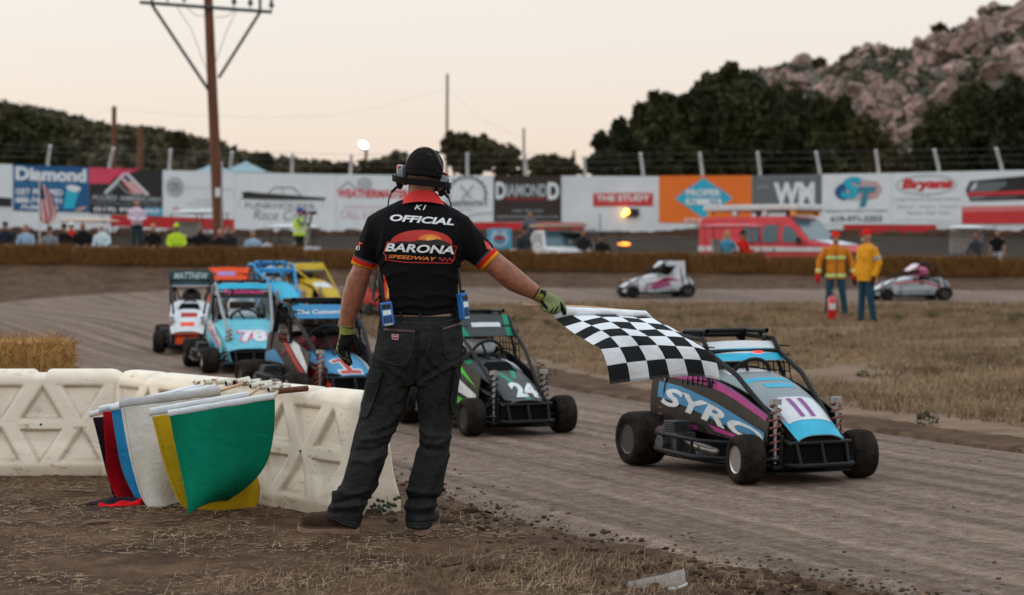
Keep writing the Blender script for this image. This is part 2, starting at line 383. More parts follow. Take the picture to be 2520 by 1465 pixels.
# ================================================================ barriers
m_plast=M('cream_plastic',(.70,.62,.50),.42,var=.10,scale=3.5,bump=.06,bscale=18,sss=.12)
def dirty_plastic():
    m=m_plast; nt=m.node_tree; b=nt.nodes['Principled BSDF']; N=nt.nodes.new; L=nt.links.new
    tc=N('ShaderNodeTexCoord'); mp=N('ShaderNodeMapping'); mp.inputs['Scale'].default_value=(5,5,16); L(tc.outputs['Object'],mp.inputs[0])
    n=N('ShaderNodeTexNoise'); n.inputs['Scale'].default_value=1.6; n.inputs['Detail'].default_value=10; n.inputs['Roughness'].default_value=.78; L(mp.outputs[0],n.inputs['Vector'])
    r=N('ShaderNodeValToRGB'); r.color_ramp.elements[0].position=.56; r.color_ramp.elements[1].position=.66; L(n.outputs['Fac'],r.inputs[0])
    sp=N('ShaderNodeSeparateXYZ'); L(tc.outputs['Object'],sp.inputs[0])
    mr=N('ShaderNodeMapRange'); L(sp.outputs['Z'],mr.inputs[0]); mr.inputs[1].default_value=0; mr.inputs[2].default_value=.17; mr.inputs[3].default_value=.9; mr.inputs[4].default_value=0
    n2=N('ShaderNodeTexNoise'); n2.inputs['Scale'].default_value=9; n2.inputs['Detail'].default_value=6; L(tc.outputs['Object'],n2.inputs['Vector'])
    mu=N('ShaderNodeMath'); mu.operation='MULTIPLY'; L(mr.outputs[0],mu.inputs[0]); L(n2.outputs['Fac'],mu.inputs[1])
    r2=N('ShaderNodeMath'); r2.operation='MULTIPLY'; L(r.outputs[0],r2.inputs[0]); r2.inputs[1].default_value=.75
    ad=N('ShaderNodeMath'); ad.operation='ADD'; ad.use_clamp=True; L(mu.outputs[0],ad.inputs[0]); L(r2.outputs[0],ad.inputs[1])
    # recess shading and dirt painted into the colour, stored per vertex
    at_=N('ShaderNodeAttribute'); at_.attribute_name='shade_grime'; m2=N('ShaderNodeMath'); m2.operation='MULTIPLY'; L(at_.outputs['Fac'],m2.inputs[0]); m2.inputs[1].default_value=.8
    a3=N('ShaderNodeMath'); a3.operation='ADD'; a3.use_clamp=True; L(ad.outputs[0],a3.inputs[0]); L(m2.outputs[0],a3.inputs[1])
    old=b.inputs['Base Color'].links[0].from_socket; mx=N('ShaderNodeMix'); mx.data_type='RGBA'; L(a3.outputs[0],mx.inputs['Factor']); L(old,mx.inputs['A']); mx.inputs['B'].default_value=(.27,.165,.085,1); L(mx.outputs['Result'],b.inputs['Base Color'])
dirty_plastic()
m_hole=M('dark_hole',(.01,.01,.01),.9,var=0)
def tri_in(px,py,a,b,c):
    d=1e9
    for p,q in((a,b),(b,c),(c,a)):
        ex,ey=q[0]-p[0],q[1]-p[1]; l=math.hypot(ex,ey); d=min(d,(ex*(py-p[1])-ey*(px-p[0]))/l)
    return d
def barrier(loc,rotz,L,label):
    root=thing('water_barrier',label,'barrier',loc,rotz,'cream water barriers'); H=.625
    def hw(z): 
        if z<.06: return .215
        if z<.2: return .215-(z-.06)*.35
        return .166-(z-.2)*.17
    ns=int(L/.0125); prof=[]
    for i in range(53): prof.append((H-.075)*i/52)
    cell=.24; ncell=int(round(L/cell))-1
    V=[];G=[]; 
    top=[(math.cos(R(a)),math.sin(R(a))) for a in range(8,90,12)]
    np_=0
    for i in range(ns+1):
        s=-L/2+L*i/ns; e=min(L/2-abs(s),1)
        q=sm(0,.09,e); rc=.10
        topdrop=0 if e>rc else rc-math.sqrt(max(0,rc*rc-(rc-e)**2))
        wf=.70+.30*math.sqrt(q)
        def rec(z):
            d=0;gr=0
            for k in range(ncell):
                c=-L/2+cell*(k+1)+(L-cell*(ncell+1))/2
                if abs(s-c)>.17: continue
                bar=k in(1,ncell-2)
                up=(k%2==1)
                w=.125
                if up: T=[((c-w,.33),(c+w,.33),(c,.53)),((c-w,.27),(c,.075),(c+w,.27))]
                else: T=[((c-w,.53),(c,.33),(c+w,.53)),((c-w,.085),(c+w,.085),(c,.285))]
                for t in T:
                    f=t if (t[1][0]-t[0][0])*(t[2][1]-t[0][1])-(t[1][1]-t[0][1])*(t[2][0]-t[0][0])>0 else (t[0],t[2],t[1])
                    x=tri_in(s,z,*f)
                    if x>-.006:
                        dd=sm(-.006,.014,x); d=max(d,dd)
                        lo=max(0,1-abs(x-.008)/.022); gr=max(gr,lo*(1.0 if f[0][1]==f[1][1] or True else .5)*(.5+.5*noise.noise(Vector((s*9,z*9,loc[0])))))
            return d,gr
        notch=0
        for k in(1,ncell-2):
            c=-L/2+cell*(k+1)+(L-cell*(ncell+1))/2-.02
            notch=max(notch,.022*sm(.05,.03,abs(s-c)))
        row=[];gro=[]
        for side in(-1,1):
            zz=prof if side==-1 else prof[::-1]
            pts=[]
            for z in zz:
                d,gr=rec(z); z2=z*(1-topdrop/H); foot=0
                x=side*(hw(z)*wf-.026*d)
                pts.append((s,x,z2)); gro.append(max(0,gr)*(1 if d<.98 else .25))
            tp=[]
            r=hw(H-.075)*wf
            for ca,sa in top: tp.append((s,side*r*ca**.75,(H-.075+.075*sa-notch*sa)*(1-topdrop/H)))
            if side==-1: row+=pts+tp; gro+=[0]*len(tp)
            else: row+=tp[::-1]+pts; gro=gro[:len(prof)+len(top)]+[0]*len(tp)+gro[len(prof)+len(top):]
        V.append([Vector(p) for p in row]); G+=gro
    mb=MB(); mb.loft(V,True); mb.att={'shade_grime':[max(0,min(1,x)) for x in G]}
    mb.build('body',m_plast,root,smooth=40)
    for k in(1,ncell-2):
        c=-L/2+cell*(k+1)+(L-cell*(ncell+1))/2
        b=MB(); b.lathe([(-.003,.007),(.003,.0065)],(c,-(hw(.30)+.001),.30),'Y',12); b.build('drain_plug',m_hole,root)
    # fork pocket opening at the end foot
    for sd in(-1,1):
        f=MB(); f.add([(sd*(L/2+.002),-.07,.0),(sd*(L/2+.002),.05,.0),(sd*(L/2+.002),.03,.035),(sd*(L/2+.002),-.05,.035)],[(0,1,2,3)])
        f.build('fork_pocket',M('pocket_brown',(.05,.025,.012),.9),root)
    return root
LB=2.42
e1=gnd(303,1163); e1.z=0
barrier((e1.x-LB/2*1.0+.02,e1.y+.02,0),R(1),LB,'cream plastic water barrier seen face-on at the left edge below the straw bale')
ea=Vector((at(315,1163,12.02).x,12.02,0)); eb=Vector((at(922,1268,10.02).x,10.02,0))
dirv=(eb-ea); print('barrier len',dirv.length)
barrier(tuple((ea+eb)/2),math.atan2(dirv.y,dirv.x),dirv.length,'cream plastic water barrier running away behind the official with the flag rack on top')
BD=dirv.normalized()
# ================================================================ flag rack
m_rpaint=M('rusty_white_paint',(.62,.60,.50),.55,var=.08,scale=20,col2=(.13,.04,.015),thr=(.53,.60),bump=.2,bscale=90)
m_rust=M('rust',(.11,.035,.014),.85,var=.4,scale=60,bump=.4,bscale=120)
m_inside=M('pipe_inside',(.02,.012,.008),.9,var=0)
m_stick=M('pale_wood',(.50,.30,.17),.55,var=.15,scale=14,stretch=(1,1,.2))
pipes=[(478,944,518,938),(503,941,545,937),(531,941,580,937),(556,944,600,936),(577,943,612,933),(599,944,640,938),(616,951,667,942),(640,953,690,946),(661,960,712,950),(684,963,757,956)]
rk=thing('flag_rack','rusty white rack of ten short pipes lying on the barrier','flag rack',at(610,960,10.8))
ro=rk.location.copy()
def pdep(x): return 11.17+(x-478)/(690-478)*(10.22-11.17)
PIP=[]
for i,(x0,y0,x1,y1) in enumerate(pipes):
    Y=pdep(x0); a=at(x0,y0,Y); b=at(x1,y1,Y+.08); r=.0155
    d=(b-a).normalized(); mb=MB(); n=16
    u=d.orthogonal().normalized(); w_=d.cross(u)
    def rg(p,rad): return [p+(u*math.cos(2*PI*j/n)+w_*math.sin(2*PI*j/n))*rad for j in range(n)]
    mb.loft([rg(a+d*.05,r*.78),rg(a,r*.78),rg(a,r),rg(a+(b-a)*.5,r),rg(b,r),rg(b,r*.78),rg(b-d*.03,r*.78)],True)
    mb.m=[1 if j<n or j>=5*n else 0 for j in range(len(mb.f))]
    mb.build('pipe',[m_rust if i==9 else m_rpaint,m_inside],rk,smooth=40,off=ro,label='heavily rusted end pipe' if i==9 else None)
    PIP.append((a,d,Y))
mb=MB()
for i in range(9):
    p=PIP[i][0]+PIP[i][1]*.085; q=PIP[i+1][0]+PIP[i+1][1]*.085; mb.bar(p-Vector((0,0,.004)),q-Vector((0,0,.004)),.012,8)
mb.build('rail',m_rpaint,rk,smooth=40,off=ro)
for (x,y,Y) in((606,934,11.0),(690,945,10.6)):
    mb=MB(); p=at(x,y,Y); mb.chain([p+Vector((-.012,0,-.02)),p+Vector((-.006,0,.004)),p+Vector((.006,0,.004)),p+Vector((.016,0,-.014))],.006,8); mb.build('hook',m_rust,rk,smooth=60,off=ro)
# ================================================================ flags in the rack
def clothmat(name,col): return M(name,col,.75,var=.14,scale=4,bump=.12,bscale=160,spec=.06,wrinkle=(9,.22))
m_hem=clothmat('white_hem',(.66,.68,.70))
def crom(P,u):
    n=len(P)-1; x=min(max(u,0),1)*n; i=min(int(x),n-1); t=x-i
    p0,p1,p2,p3=P[max(i-1,0)],P[i],P[i+1],P[min(i+2,n)]
    return tuple(.5*((2*b)+(-a+c)*t+(2*a-5*b+4*c-d)*t*t+(-a+3*b-3*c+d)*t**3) for a,b,c,d in zip(p0,p1,p2,p3))
def rack_flag(pi,left,right,Y0,Y1,mat,label,hem0,hem1,hemh,amp=.02,nf=2.5,seed=0,hemmat=None,stickto=None,bottom=None):
    """left/right: pixel edge curves from the hem down; hem: sleeve along the stick"""
    a,d,Yp=PIP[pi]
    root=thing('racing_flag',label,'flag',at((hem0[0]+hem1[0])/2,hem0[1],Y0),0,'flags hanging from the rack'); ro=root.location.copy()
    st=MB(); s0=at(hem1[0]+(hem0[0]-hem1[0])*.12,hem1[1]+(hem0[1]-hem1[1])*.12+hemh*.5,Y1+(Y0-Y1)*.12); st.chain([a+d*.05,a,at(hem1[0],hem1[1]+hemh*.5,Y1),s0],[.0078]*4,10,flat=True)
    st.build('stick',m_stick,root,smooth=50,off=ro)
    def S(u,v):
        l=crom(left,v); r=crom(right,v); x=l[0]+(r[0]-l[0])*u; y=l[1]+(r[1]-l[1])*u
        if bottom: y+=bottom(u)*v**3
        Y=Y0+(Y1-Y0)*u+amp*math.sin(nf*PI*u+seed+1.2*v)*v**.7*(1-.3*u)+.016*noise.noise(Vector((u*5+seed,v*2.2,0)))*(.25+v)
        return at(x,y,Y)
    mb=MB(); mb.surf(S,44,40,.0016); mb.build('cloth',mat,root,smooth=180,off=ro)
    def Hm(u,v):
        a_=2*PI*v; l=(hem0[0]+(hem1[0]-hem0[0])*u,hem0[1]+(hem1[1]-hem0[1])*u)
        y=l[1]+hemh*(.5-.5*math.cos(a_)); dy=-.012*math.sin(a_)*(1+.25*noise.noise(Vector((u*14,v*3,seed))))
        return at(l[0],y+.8*noise.noise(Vector((u*11,seed,v))),Y0+(Y1-Y0)*u+dy)
    mb=MB(); mb.surf(Hm,40,14); mb.build('hem_sleeve',hemmat or m_hem,root,smooth=180,off=ro)
    # stitched seam along the free edge
    sm_=MB(); sm_.chain([Vector(S(.035,v/30))+Vector((0,-.0022,0)) for v in range(1,30)],.0011,5); sm_.build('seam',M('seam_thread_'+mat.name,tuple(x*.45 for x in mat.node_tree.nodes['Principled BSDF'].inputs['Base Color'].default_value[:3]),.8,var=0),root,off=ro)
    return root
rack_flag(0,[(228,1028),(242,1083),(259,1153),(272,1200),(284,1240)],[(330,1020),(336,1090),(340,1150),(345,1200),(350,1248)],10.75,11.1,clothmat('black_cloth',(.014,.013,.022)),'black flag at the outer left of the hanging rack flags',(220,1013),(478,946),15,.015,2,1,stickto=None)
rack_flag(1,[(253,1014),(258,1083),(265,1168),(282,1215),(300,1246)],[(345,1005),(352,1080),(360,1150),(372,1200),(380,1240)],10.65,11.0,clothmat('red_cloth',(.50,.006,.012)),'red flag between the black and the blue flags on the rack',(243,1000),(500,944),16,.018,2.2,2)
rack_flag(2,[(274,1010),(282,1062),(295,1136),(312,1185),(334,1228)],[(370,1000),(378,1070),(390,1130),(400,1190),(410,1222)],10.55,10.9,clothmat('blue_cloth',(.02,.20,.42)),'light blue flag between the red and the large white flags',(272,997),(531,945),15,.015,2,.4)
rack_flag(5,[(297,1003),(303,1040),(316,1110),(332,1175),(352,1232),(382,1262),(410,1275)],[(540,975),(542,1040),(520,1110),(490,1170),(462,1215),(446,1240),(432,1252)],10.3,10.55,clothmat('worn_white_cloth',(.60,.60,.57)),'large worn white flag in the middle of the rack flags',(293,983),(543,951),22,.03,3.2,.2,hemmat=clothmat('grey_white_hem',(.45,.46,.47)))
rack_flag(7,[(374,1026),(386,1075),(400,1130),(420,1190),(440,1236),(458,1252)],[(610,985),(618,1060),(625,1130),(632,1170),(640,1205),(628,1262)],10.02,10.33,clothmat('yellow_cloth',(.50,.30,.012)),'yellow flag hanging just behind the green flag',(368,1004),(613,963),20,.02,2.6,.8)
rack_flag(9,[(418,1024),(424,1060),(436,1120),(450,1185),(460,1235),(463,1266)],[(676,974),(676,1030),(668,1100),(650,1150),(612,1195),(560,1232)],9.85,10.15,clothmat('green_cloth',(.002,.17,.095)),'large green flag at the front of the rack flags',(413,1010),(676,966),17,.035,1.6,2.2,bottom=lambda u:-10*math.sin(PI*u))
# dropped flag corner on the ground: red and black cloth folded over a brown stick end
root=thing('rolled_flag','dark cloth wrapped round a brown stick end lying on the dirt beside the red flag','flag',gnd(262,1246)); ro=root.location.copy()
mb=MB(); mb.chain([gnd(196,1249)+Vector((0,0,.012)),gnd(250,1240)+Vector((0,0,.02))],[.012,.012],10); mb.build('stick',M('dark_stick',(.12,.06,.03),.7),root,smooth=60,off=ro)
def fold(u,v): 
    p=gnd(228+120*u,1244+10*math.sin(u*5)*.3,0); return p+Vector((0,-.05+.1*v,.012+.055*math.sin(PI*v)*(.5+.8*noise.noise(Vector((u*2.2,v,2))))*(1-.6*u)))
mb=MB(); mb.surf(fold,24,14,.002); mb.build('cloth',M('black_cloth',(0,0,0)),root,smooth=180,off=ro)
mb=MB(); mb.surf(lambda u,v: gnd(244+106*u,1252-6*u,0)+Vector((0,-.03+.07*v,.010+.04*math.sin(PI*v)*(.55+.9*noise.noise(Vector((u*2.4,v*1.4,8)))))),24,12,.002); mb.build('cloth_corner',M('red_cloth',(0,0,0)),root,smooth=180,off=ro)
# ================================================================ the official
Y0=9.37
OFF=thing('person','flagman official in black shirt, cap and headset seen from behind, arm stretched out','person',(at(1020,1318,Y0).x,Y0,0)); OO=OFF.location.copy()
PXM=Y0/F
def P(px,py,dy=0): return at(px,py,Y0+dy)
def rowring(py,l,r,hd,dy=0,n=36,e=2.3):
    a=P(l,py,dy);b=P(r,py,dy); return ring((a+b)/2,(b-a)/2,Vector((0,hd,0)),n,e)
m_skin=M('tanned_skin',(.25,.088,.047),.5,var=.34,scale=30,bump=.10,bscale=220,sss=.06)
m_shirt=M('black_jersey',(.0065,.006,.007),.72,var=.10,scale=8,bump=.05,bscale=300,spec=.05,wrinkle=(13,.2))
m_pants=M('charcoal_canvas',(.0115,.0120,.0125),.9,var=.3,scale=7,bump=.2,bscale=260,col2=(.033,.034,.034),spec=.04,wrinkle=(17,.42))
# --- body (skin)
def pair(a,b,hd,dy): # cross-section from two outline pixels
    A=P(*a,dy);B=P(*b,dy); return ring((A+B)/2,(B-A)/2,Vector((0,hd,0)),20,2.1)
b=MB()
b.chain([P(1036,560),P(1037,500,.0),P(1038,470,.005),P(1040,440,.01)],[.07,.066,.064,.066],16)
b.ell(P(1043,420,.02),(.078,.098,.115),20,14)
b.ell(P(1044,452,.05),(.06,.075,.06),16,10)       # jaw
b.ell(P(1044,440,.122),(.012,.02,.016),8,6)        # nose
for ex,ey in((1001,437),(1086,449)): b.ell(P(ex,ey,.02),(.012,.022,.032),8,6)
b.loft([rowring(760,950,1115,.09),rowring(650,950,1115,.10),rowring(560,930,1135,.085),rowring(525,960,1110,.06)])
b.loft([pair((928,560),(902,558),.045,0),pair((916,610),(886,604),.046,.005),pair((917,664),(866,660),.049,.015),pair((910,690),(853,685),.052,.02),pair((901,721),(844,718),.05,.025),pair((892,749),(839,746),.046,.03),pair((880,776),(836.5,773),.038,.032),pair((872,800),(835,796),.031,.034),pair((868,826),(840,826),.024,.034)])
b.loft([pair((1145,540),(1110,590),.055,0),pair((1184,582),(1158,620),.046,.0),pair((1232,625),(1195,668),.051,0),pair((1256,644),(1223,693),.05,0),pair((1279,663),(1249,714),.047,0),pair((1304,685),(1280,727),.04,0),pair((1322,700),(1303,735),.031,0),pair((1336,716),(1318,742),.026,0),pair((1352,728),(1338,752),.02,0)])
for L in([(985,800),(960,930),(925,1050),(890,1180),(860,1290)],[(1080,800),(1080,930),(1070,1050),(1050,1180),(1033,1290)]):
    b.chain([P(x,y) for x,y in L],[.075,.07,.055,.045,.035],12)
bd=fuse(b,.0075,4); bd.build('body',m_skin,OFF,smooth=180,off=OO)
# hair below the cap
h=MB(); h.ell(P(1042,433,.006),(.080,.098,.050),24,12); hh=fuse(h,.008,1)
hh.v=[p+Vector((0,0,.004*noise.noise(p*60))) for p in hh.v]; hh.build('hair',M('short_brown_hair',(.075,.038,.022),.8,var=.4,scale=90,bump=.4,bscale=200),OFF,smooth=180,off=OO)
# --- shirt
s=MB()
T=[(782,934,1132,.128),(770,933,1132,.134),(750,931,1131,.140),(725,932,1129,.141),(700,932,1128,.140),(670,931,1130,.140),(640,927,1136,.140),(610,918,1143,.137),(580,909,1148,.130),(555,905,1152,.118),(535,909,1150,.10),(520,927,1130,.085),(508,951,1106,.073),(498,974,1093,.064),(492,985,1085,.058)]
s.loft([rowring(y,l,r,hd,0) for y,l,r,hd in T])
def sl(a,b,hd,dy=0): return pair(a,b,hd,dy)
s.loft([sl((985,505),(1000,560),.07),sl((930,519),(960,580),.068),sl((905,534),(948,606),.067),sl((889,575),(936,618),.064,.004),sl((876,612),(930,634),.06,.01),sl((863,649),(919,666),.058,.015)])
s.loft([sl((1075,505),(1060,560),.07),sl((1125,519),(1090,590),.068),sl((1152,532),(1112,618),.067),sl((1180,566),(1140,636),.064),sl((1205,594),(1164,652),.061),sl((1230,624),(1186,668),.058)])
sh=fuse(s,.0065,5)
def folds(mb,FL,pxy,namp=.003,nfreq=9,seed=0):
    o=[]
    segs=[]
    for pl,amp,wd in FL:
        for p,q in zip(pl,pl[1:]): segs.append((p,q,amp,wd,pl[0],pl[-1]))
    for p,n in zip(mb.v,mb.n):
        r=p-CAMP; d_=r.y*_c-r.z*_s; up=r.y*_s+r.z*_c; x=CX+F*r.x/d_; y=CY-F*up/d_
        h=namp*noise.noise(Vector((p.x*nfreq,p.y*nfreq,p.z*nfreq*.6+seed)))+namp*.5*noise.noise(p*nfreq*2.6)
        if n.y<.3:
            best={}
            for a,b_,amp,wd,s0,s1 in segs:
                vx,vy=b_[0]-a[0],b_[1]-a[1]; t=((x-a[0])*vx+(y-a[1])*vy)/(vx*vx+vy*vy); t=min(1,max(0,t))
                dd=math.hypot(x-a[0]-vx*t,y-a[1]-vy*t)
                if dd<3*wd:
                    k=(s0,s1); g_=amp*math.exp(-(dd/wd)**2); 
                    if abs(g_)>abs(best.get(k,0)): best[k]=g_
            h+=1.4*sum(best.values())
        o.append(p+n*h)
    mb.v=o
SF=[([(960,760),(1010,750),(1060,757),(1110,748)],.005,5),([(945,735),(985,728),(1030,735)],.004,4),([(1125,735),(1090,725),(1050,728)],.004,5),([(1128,690),(1095,676),(1060,672)],.004,6),([(938,690),(970,672),(1000,668)],.004,6),([(1035,560),(1033,620),(1036,700)],-.006,18),([(1140,640),(1122,600),(1118,560)],.006,6),([(925,640),(943,600),(946,560)],.006,6),([(1132,655),(1108,640),(1090,610)],.004,5),([(935,655),(955,636),(965,612)],.004,5),([(1160,560),(1172,600),(1180,640)],.004,5),([(905,570),(895,610),(893,645)],.004,5),([(948,772),(1000,768),(1060,774),(1120,768)],.004,4)]
folds(sh,SF,None,.0028,8,2)
lh=(P(863,649,.015)+P(919,666,.015))/2; ld=(lh-(P(889,575)+P(936,618))/2).normalized()
rh=(P(1230,624)+P(1186,668))/2; rd=(rh-(P(1180,566)+P(1140,636))/2).normalized()
band=[]
for p in sh.v:
    v=.5
    if p.x<P(938,600).x and p.z<P(900,570).z: v=min(v,-(p-lh).dot(ld)) if (p-lh).length<.2 else v
    if p.x>P(1150,600).x: v=min(v,-(p-rh).dot(rd)) if (p-rh).length<.2 else v
    band.append(v)
sh.att={'band':band}
nt=m_shirt.node_tree; bb=nt.nodes['Principled BSDF']; at_=nt.nodes.new('ShaderNodeAttribute'); at_.attribute_name='band'
cr_=nt.nodes.new('ShaderNodeValToRGB'); cr_.color_ramp.interpolation='CONSTANT'
mr=nt.nodes.new('ShaderNodeMapRange'); mr.inputs[1].default_value=-.02; mr.inputs[2].default_value=.08; nt.links.new(at_.outputs['Fac'],mr.inputs[0]); nt.links.new(mr.outputs[0],cr_.inputs[0])
el=cr_.color_ramp.elements; el[0].position=0; el[0].color=(.012,.01,.012,1); el[1].position=.18; el[1].color=(.62,.27,.012,1)
for p_,c_ in((.36,(.55,.022,.012,1)),(.56,(.075,.06,.07,1)),(.66,(.012,.01,.012,1))):
    q=el.new(p_); q.color=c_
mx=nt.nodes.new('ShaderNodeMix'); mx.data_type='RGBA'; old=bb.inputs['Base Color'].links[0].from_socket
gt=nt.nodes.new('ShaderNodeMath'); gt.operation='LESS_THAN'; gt.inputs[1].default_value=.66; nt.links.new(mr.outputs[0],gt.inputs[0])
nt.links.new(gt.outputs[0],mx.inputs['Factor']); nt.links.new(old,mx.inputs['A']); nt.links.new(cr_.outputs[0],mx.inputs['B']); nt.links.new(mx.outputs['Result'],bb.inputs['Base Color'])
SHIRT=sh.build('shirt',m_shirt,OFF,smooth=180,off=OO)
SB=BVHTree.FromPolygons([tuple(v) for v in sh.v],sh.f)
def on(bvh,eps=.0016):
    def f(px,py):
        r=ray(px,py).normalized(); h=bvh.ray_cast(CAMP+r*8.5,r,2)
        if h[0] is None:
            q=P(px,py,-.1); h=bvh.find_nearest(q); return h[0]+h[1]*eps
        n=h[1] if h[1].dot(r)<0 else -h[1]
        return h[0]-r*eps+n*eps*.3
    return f
fs=on(SB)
fb=on(SB,.003)
def skew(fn,x0,y0,x1,y1,slope): # text box in pixels with a sloping baseline; (u,v) 0..1
    return lambda u,v: fn(x0+(x1-x0)*u,y1+slope*(x1-x0)*u-(y1-y0)*v)
m_wl=M('white_print',(.66,.68,.70),.6,var=.04); m_red=M('red_print',(.50,.020,.012),.6,var=.1); m_or=M('orange_print',(.75,.20,.02),.6,var=.1); m_gold=M('gold_print',(.42,.22,.05),.5,var=.1); m_blk=M('black_print',(.008,.007,.008),.7,var=0)
def deco(name,mat,parent=SHIRT): 
    def fin(mb): return mb.build(name,mat,parent,off=OO)
    return fin
mb=MB(); text_on(mb,'OFFICIAL',skew(fb,960,527,1117,544,.072),(0,0,1,1),.035,.28,.12); deco('lettering',m_wl)(mb)
mb=MB(); text_on(mb,'K1',skew(fb,1020,503.5,1049,516,.06),(0,0,1,1),.01,.3,.15); deco('lettering',m_wl)(mb)
# speedway emblem
mb=MB(); poly_on(mb,[(963,594)]+circ(1037,598,74,30,30,185,355)+[(1111,604)],fs,maxe=9); deco('emblem',m_red)(mb)
mb=MB(); poly_on(mb,circ(1058,590,28,13,22,180,360),on(SB,.002),maxe=6); deco('emblem',m_or)(mb)
mb=MB(); poly_on(mb,circ(1060,588,12,7,16),on(SB,.0024),maxe=5); deco('emblem',M('sun_print',(.85,.38,.06),.6))(mb)
mb=MB(); poly_on(mb,[(966,598),(985,594),(1010,595),(1032,591),(1050,593),(1075,589),(1095,594),(1109,601),(1109,607),(1037,602),(966,601)],on(SB,.0028),maxe=6); deco('emblem',m_blk)(mb)
mb=MB(); 
line_on(mb,[(964,597)]+circ(1037,598,75,31,30,185,355)+[(1112,605)],1.8,on(SB,.002),maxe=8)
line_on(mb,[(953,596),(1124,607),(1118,628),(1119,634),(1111,648),(1000,646),(949,640),(950,630),(944,624)],2.0,on(SB,.002),True,maxe=8); deco('emblem',m_red)(mb)
mb=MB(); text_on(mb,'BARONA',skew(fb,947,598,1117,618.5,.047),(0,0,1,1),.03,.25,.12); deco('lettering',m_wl)(mb)
mb=MB(); text_on(mb,'SPEEDWAY',skew(fb,955,626.5,1074,635.5,.06),(0,0,1,1),.02,.25,.15); deco('lettering',m_or)(mb)
mb=MB()
for i in range(6):
    for j in range(2):
        if (i+j)%2==0: 
            x=1080+i*6;y=634+j*4+i*.35; poly_on(mb,[(x,y),(x+6,y+.3),(x+5,y+4.3),(x-1,y+4)],fb)
deco('checker_mark',m_red)(mb)
mb=MB(); poly_on(mb,[(944,676),(951,690),(956,712),(955,742),(949,742),(945,712)],fb,maxe=9); deco('side_stripe',m_red)(mb)
mb=MB(); poly_on(mb,[(950,694),(957,712),(952,716),(958,734),(955,744),(951,722),(953,712)],on(SB,.004),maxe=9); deco('side_stripe',M('yellow_print',(.62,.30,.015),.6))(mb)
mb=MB(); poly_on(mb,[(1191,592),(1201,598),(1208,606),(1205,617),(1197,612)],fb,maxe=8); deco('sleeve_logo',m_red)(mb)
mb=MB()
for k in range(4): poly_on(mb,[(1203+k*2.2,607+k*2.5),(1205+k*2.2,606.5+k*2.5),(1204.5+k*2.2,610+k*2.5)],on(SB,.004))
deco('sleeve_logo',m_wl)(mb)
mb=MB(); poly_on(mb,[(880,598),(887,594),(886,606),(878,611)],fb,maxe=8); deco('sleeve_logo',m_red)(mb)
mb=MB(); text_on(mb,'K1',skew(on(SB,.004),876,607,886,616,0),(0,0,1,1),.02,.2,.2); deco('sleeve_logo',m_wl)(mb)
# collar
c=MB(); CRV=[]
cl=[(503,975,1102,.088,0),(497,982,1096,.082,0),(488,990,1086,.076,.0),(478,999,1079,.070,0),(474,1003,1076,.066,.002)]
def crow(y,l,r,hd,dy,e=0):
    rr=[]; A=P(l-e,y,dy);B=P(r+e,y,dy); c_=(A+B)/2; hw_=(B.x-A.x)/2
    for j in range(40):
        a=2*PI*j/40; x,yy=math.cos(a),math.sin(a); tilt=.018*(yy) # front lower / back higher
        rr.append(c_+Vector((hw_*x,(hd+e*PXM)*yy,-.010*yy-.012*x*x*(1 if y>495 else .6))))
    return rr
c.loft([crow(*q) for q in cl]+[crow(474,1005,1074,.062,.002),crow(490,1003,1076,.062,.002)],False); c.build('collar',M('red_collar',(.56,.008,.008),.7,var=.08,bump=.05,bscale=250),OFF,smooth=60,off=OO)
# --- cap and headset
cp=MB(); rot=Matrix.Rotation(R(6),3,'Y'); cc=P(1044,424,.015)
prof=[(-.026,.085,.108),(0,.089,.112),(.02,.0895,.112),(.045,.087,.108),(.07,.078,.097),(.09,.064,.080),(.105,.046,.058),(.113,.026,.034),(.117,.008,.01)]
cp.loft([ring(cc+rot@Vector((0,0,z)),rot@Vector((x,0,0)),rot@Vector((0,y,0)),40,2.15) for z,x,y in prof])
cp.loft([ring(cc+rot@Vector((0,0,.018)),rot@Vector((.07,0,0)),rot@Vector((0,.09,0)),30),]+[ring(cc+rot@Vector((0,.06,.012)),rot@Vector((.065,0,0)),rot@Vector((0,.12,0)),30),ring(cc+rot@Vector((0,.075,.004)),rot@Vector((.06,0,0)),rot@Vector((0,.12,0)),30)])
cf=fuse(cp,.006,3); 
CP2=[([(1004,424),(1045,428),(1090,436)],.003,3),([(1043,364),(1040,395),(1038,428)],.0018,1.6),([(1012,388),(1022,380),(1040,376)],.002,3),([(1060,420),(1080,410),(1088,400)],.002,3)]
folds(cf,CP2,None,.0022,16); 
CAP=cf.build('cap',M('black_cotton',(.012,.011,.011),.85,var=.2,scale=12,bump=.12,bscale=300,spec=.04,wrinkle=(26,.2)),OFF,smooth=180,off=OO)
CB=BVHTree.FromPolygons([tuple(v) for v in cf.v],cf.f)
HS=OFF
m_hs=M('headset_black',(.009,.009,.010),.45,var=.1,spec=.2); m_shell=M('headset_shell',(.12,.15,.17),.22,var=.1,coat=.4); m_pad=M('ear_pad',(.01,.01,.01),.6,var=.1)
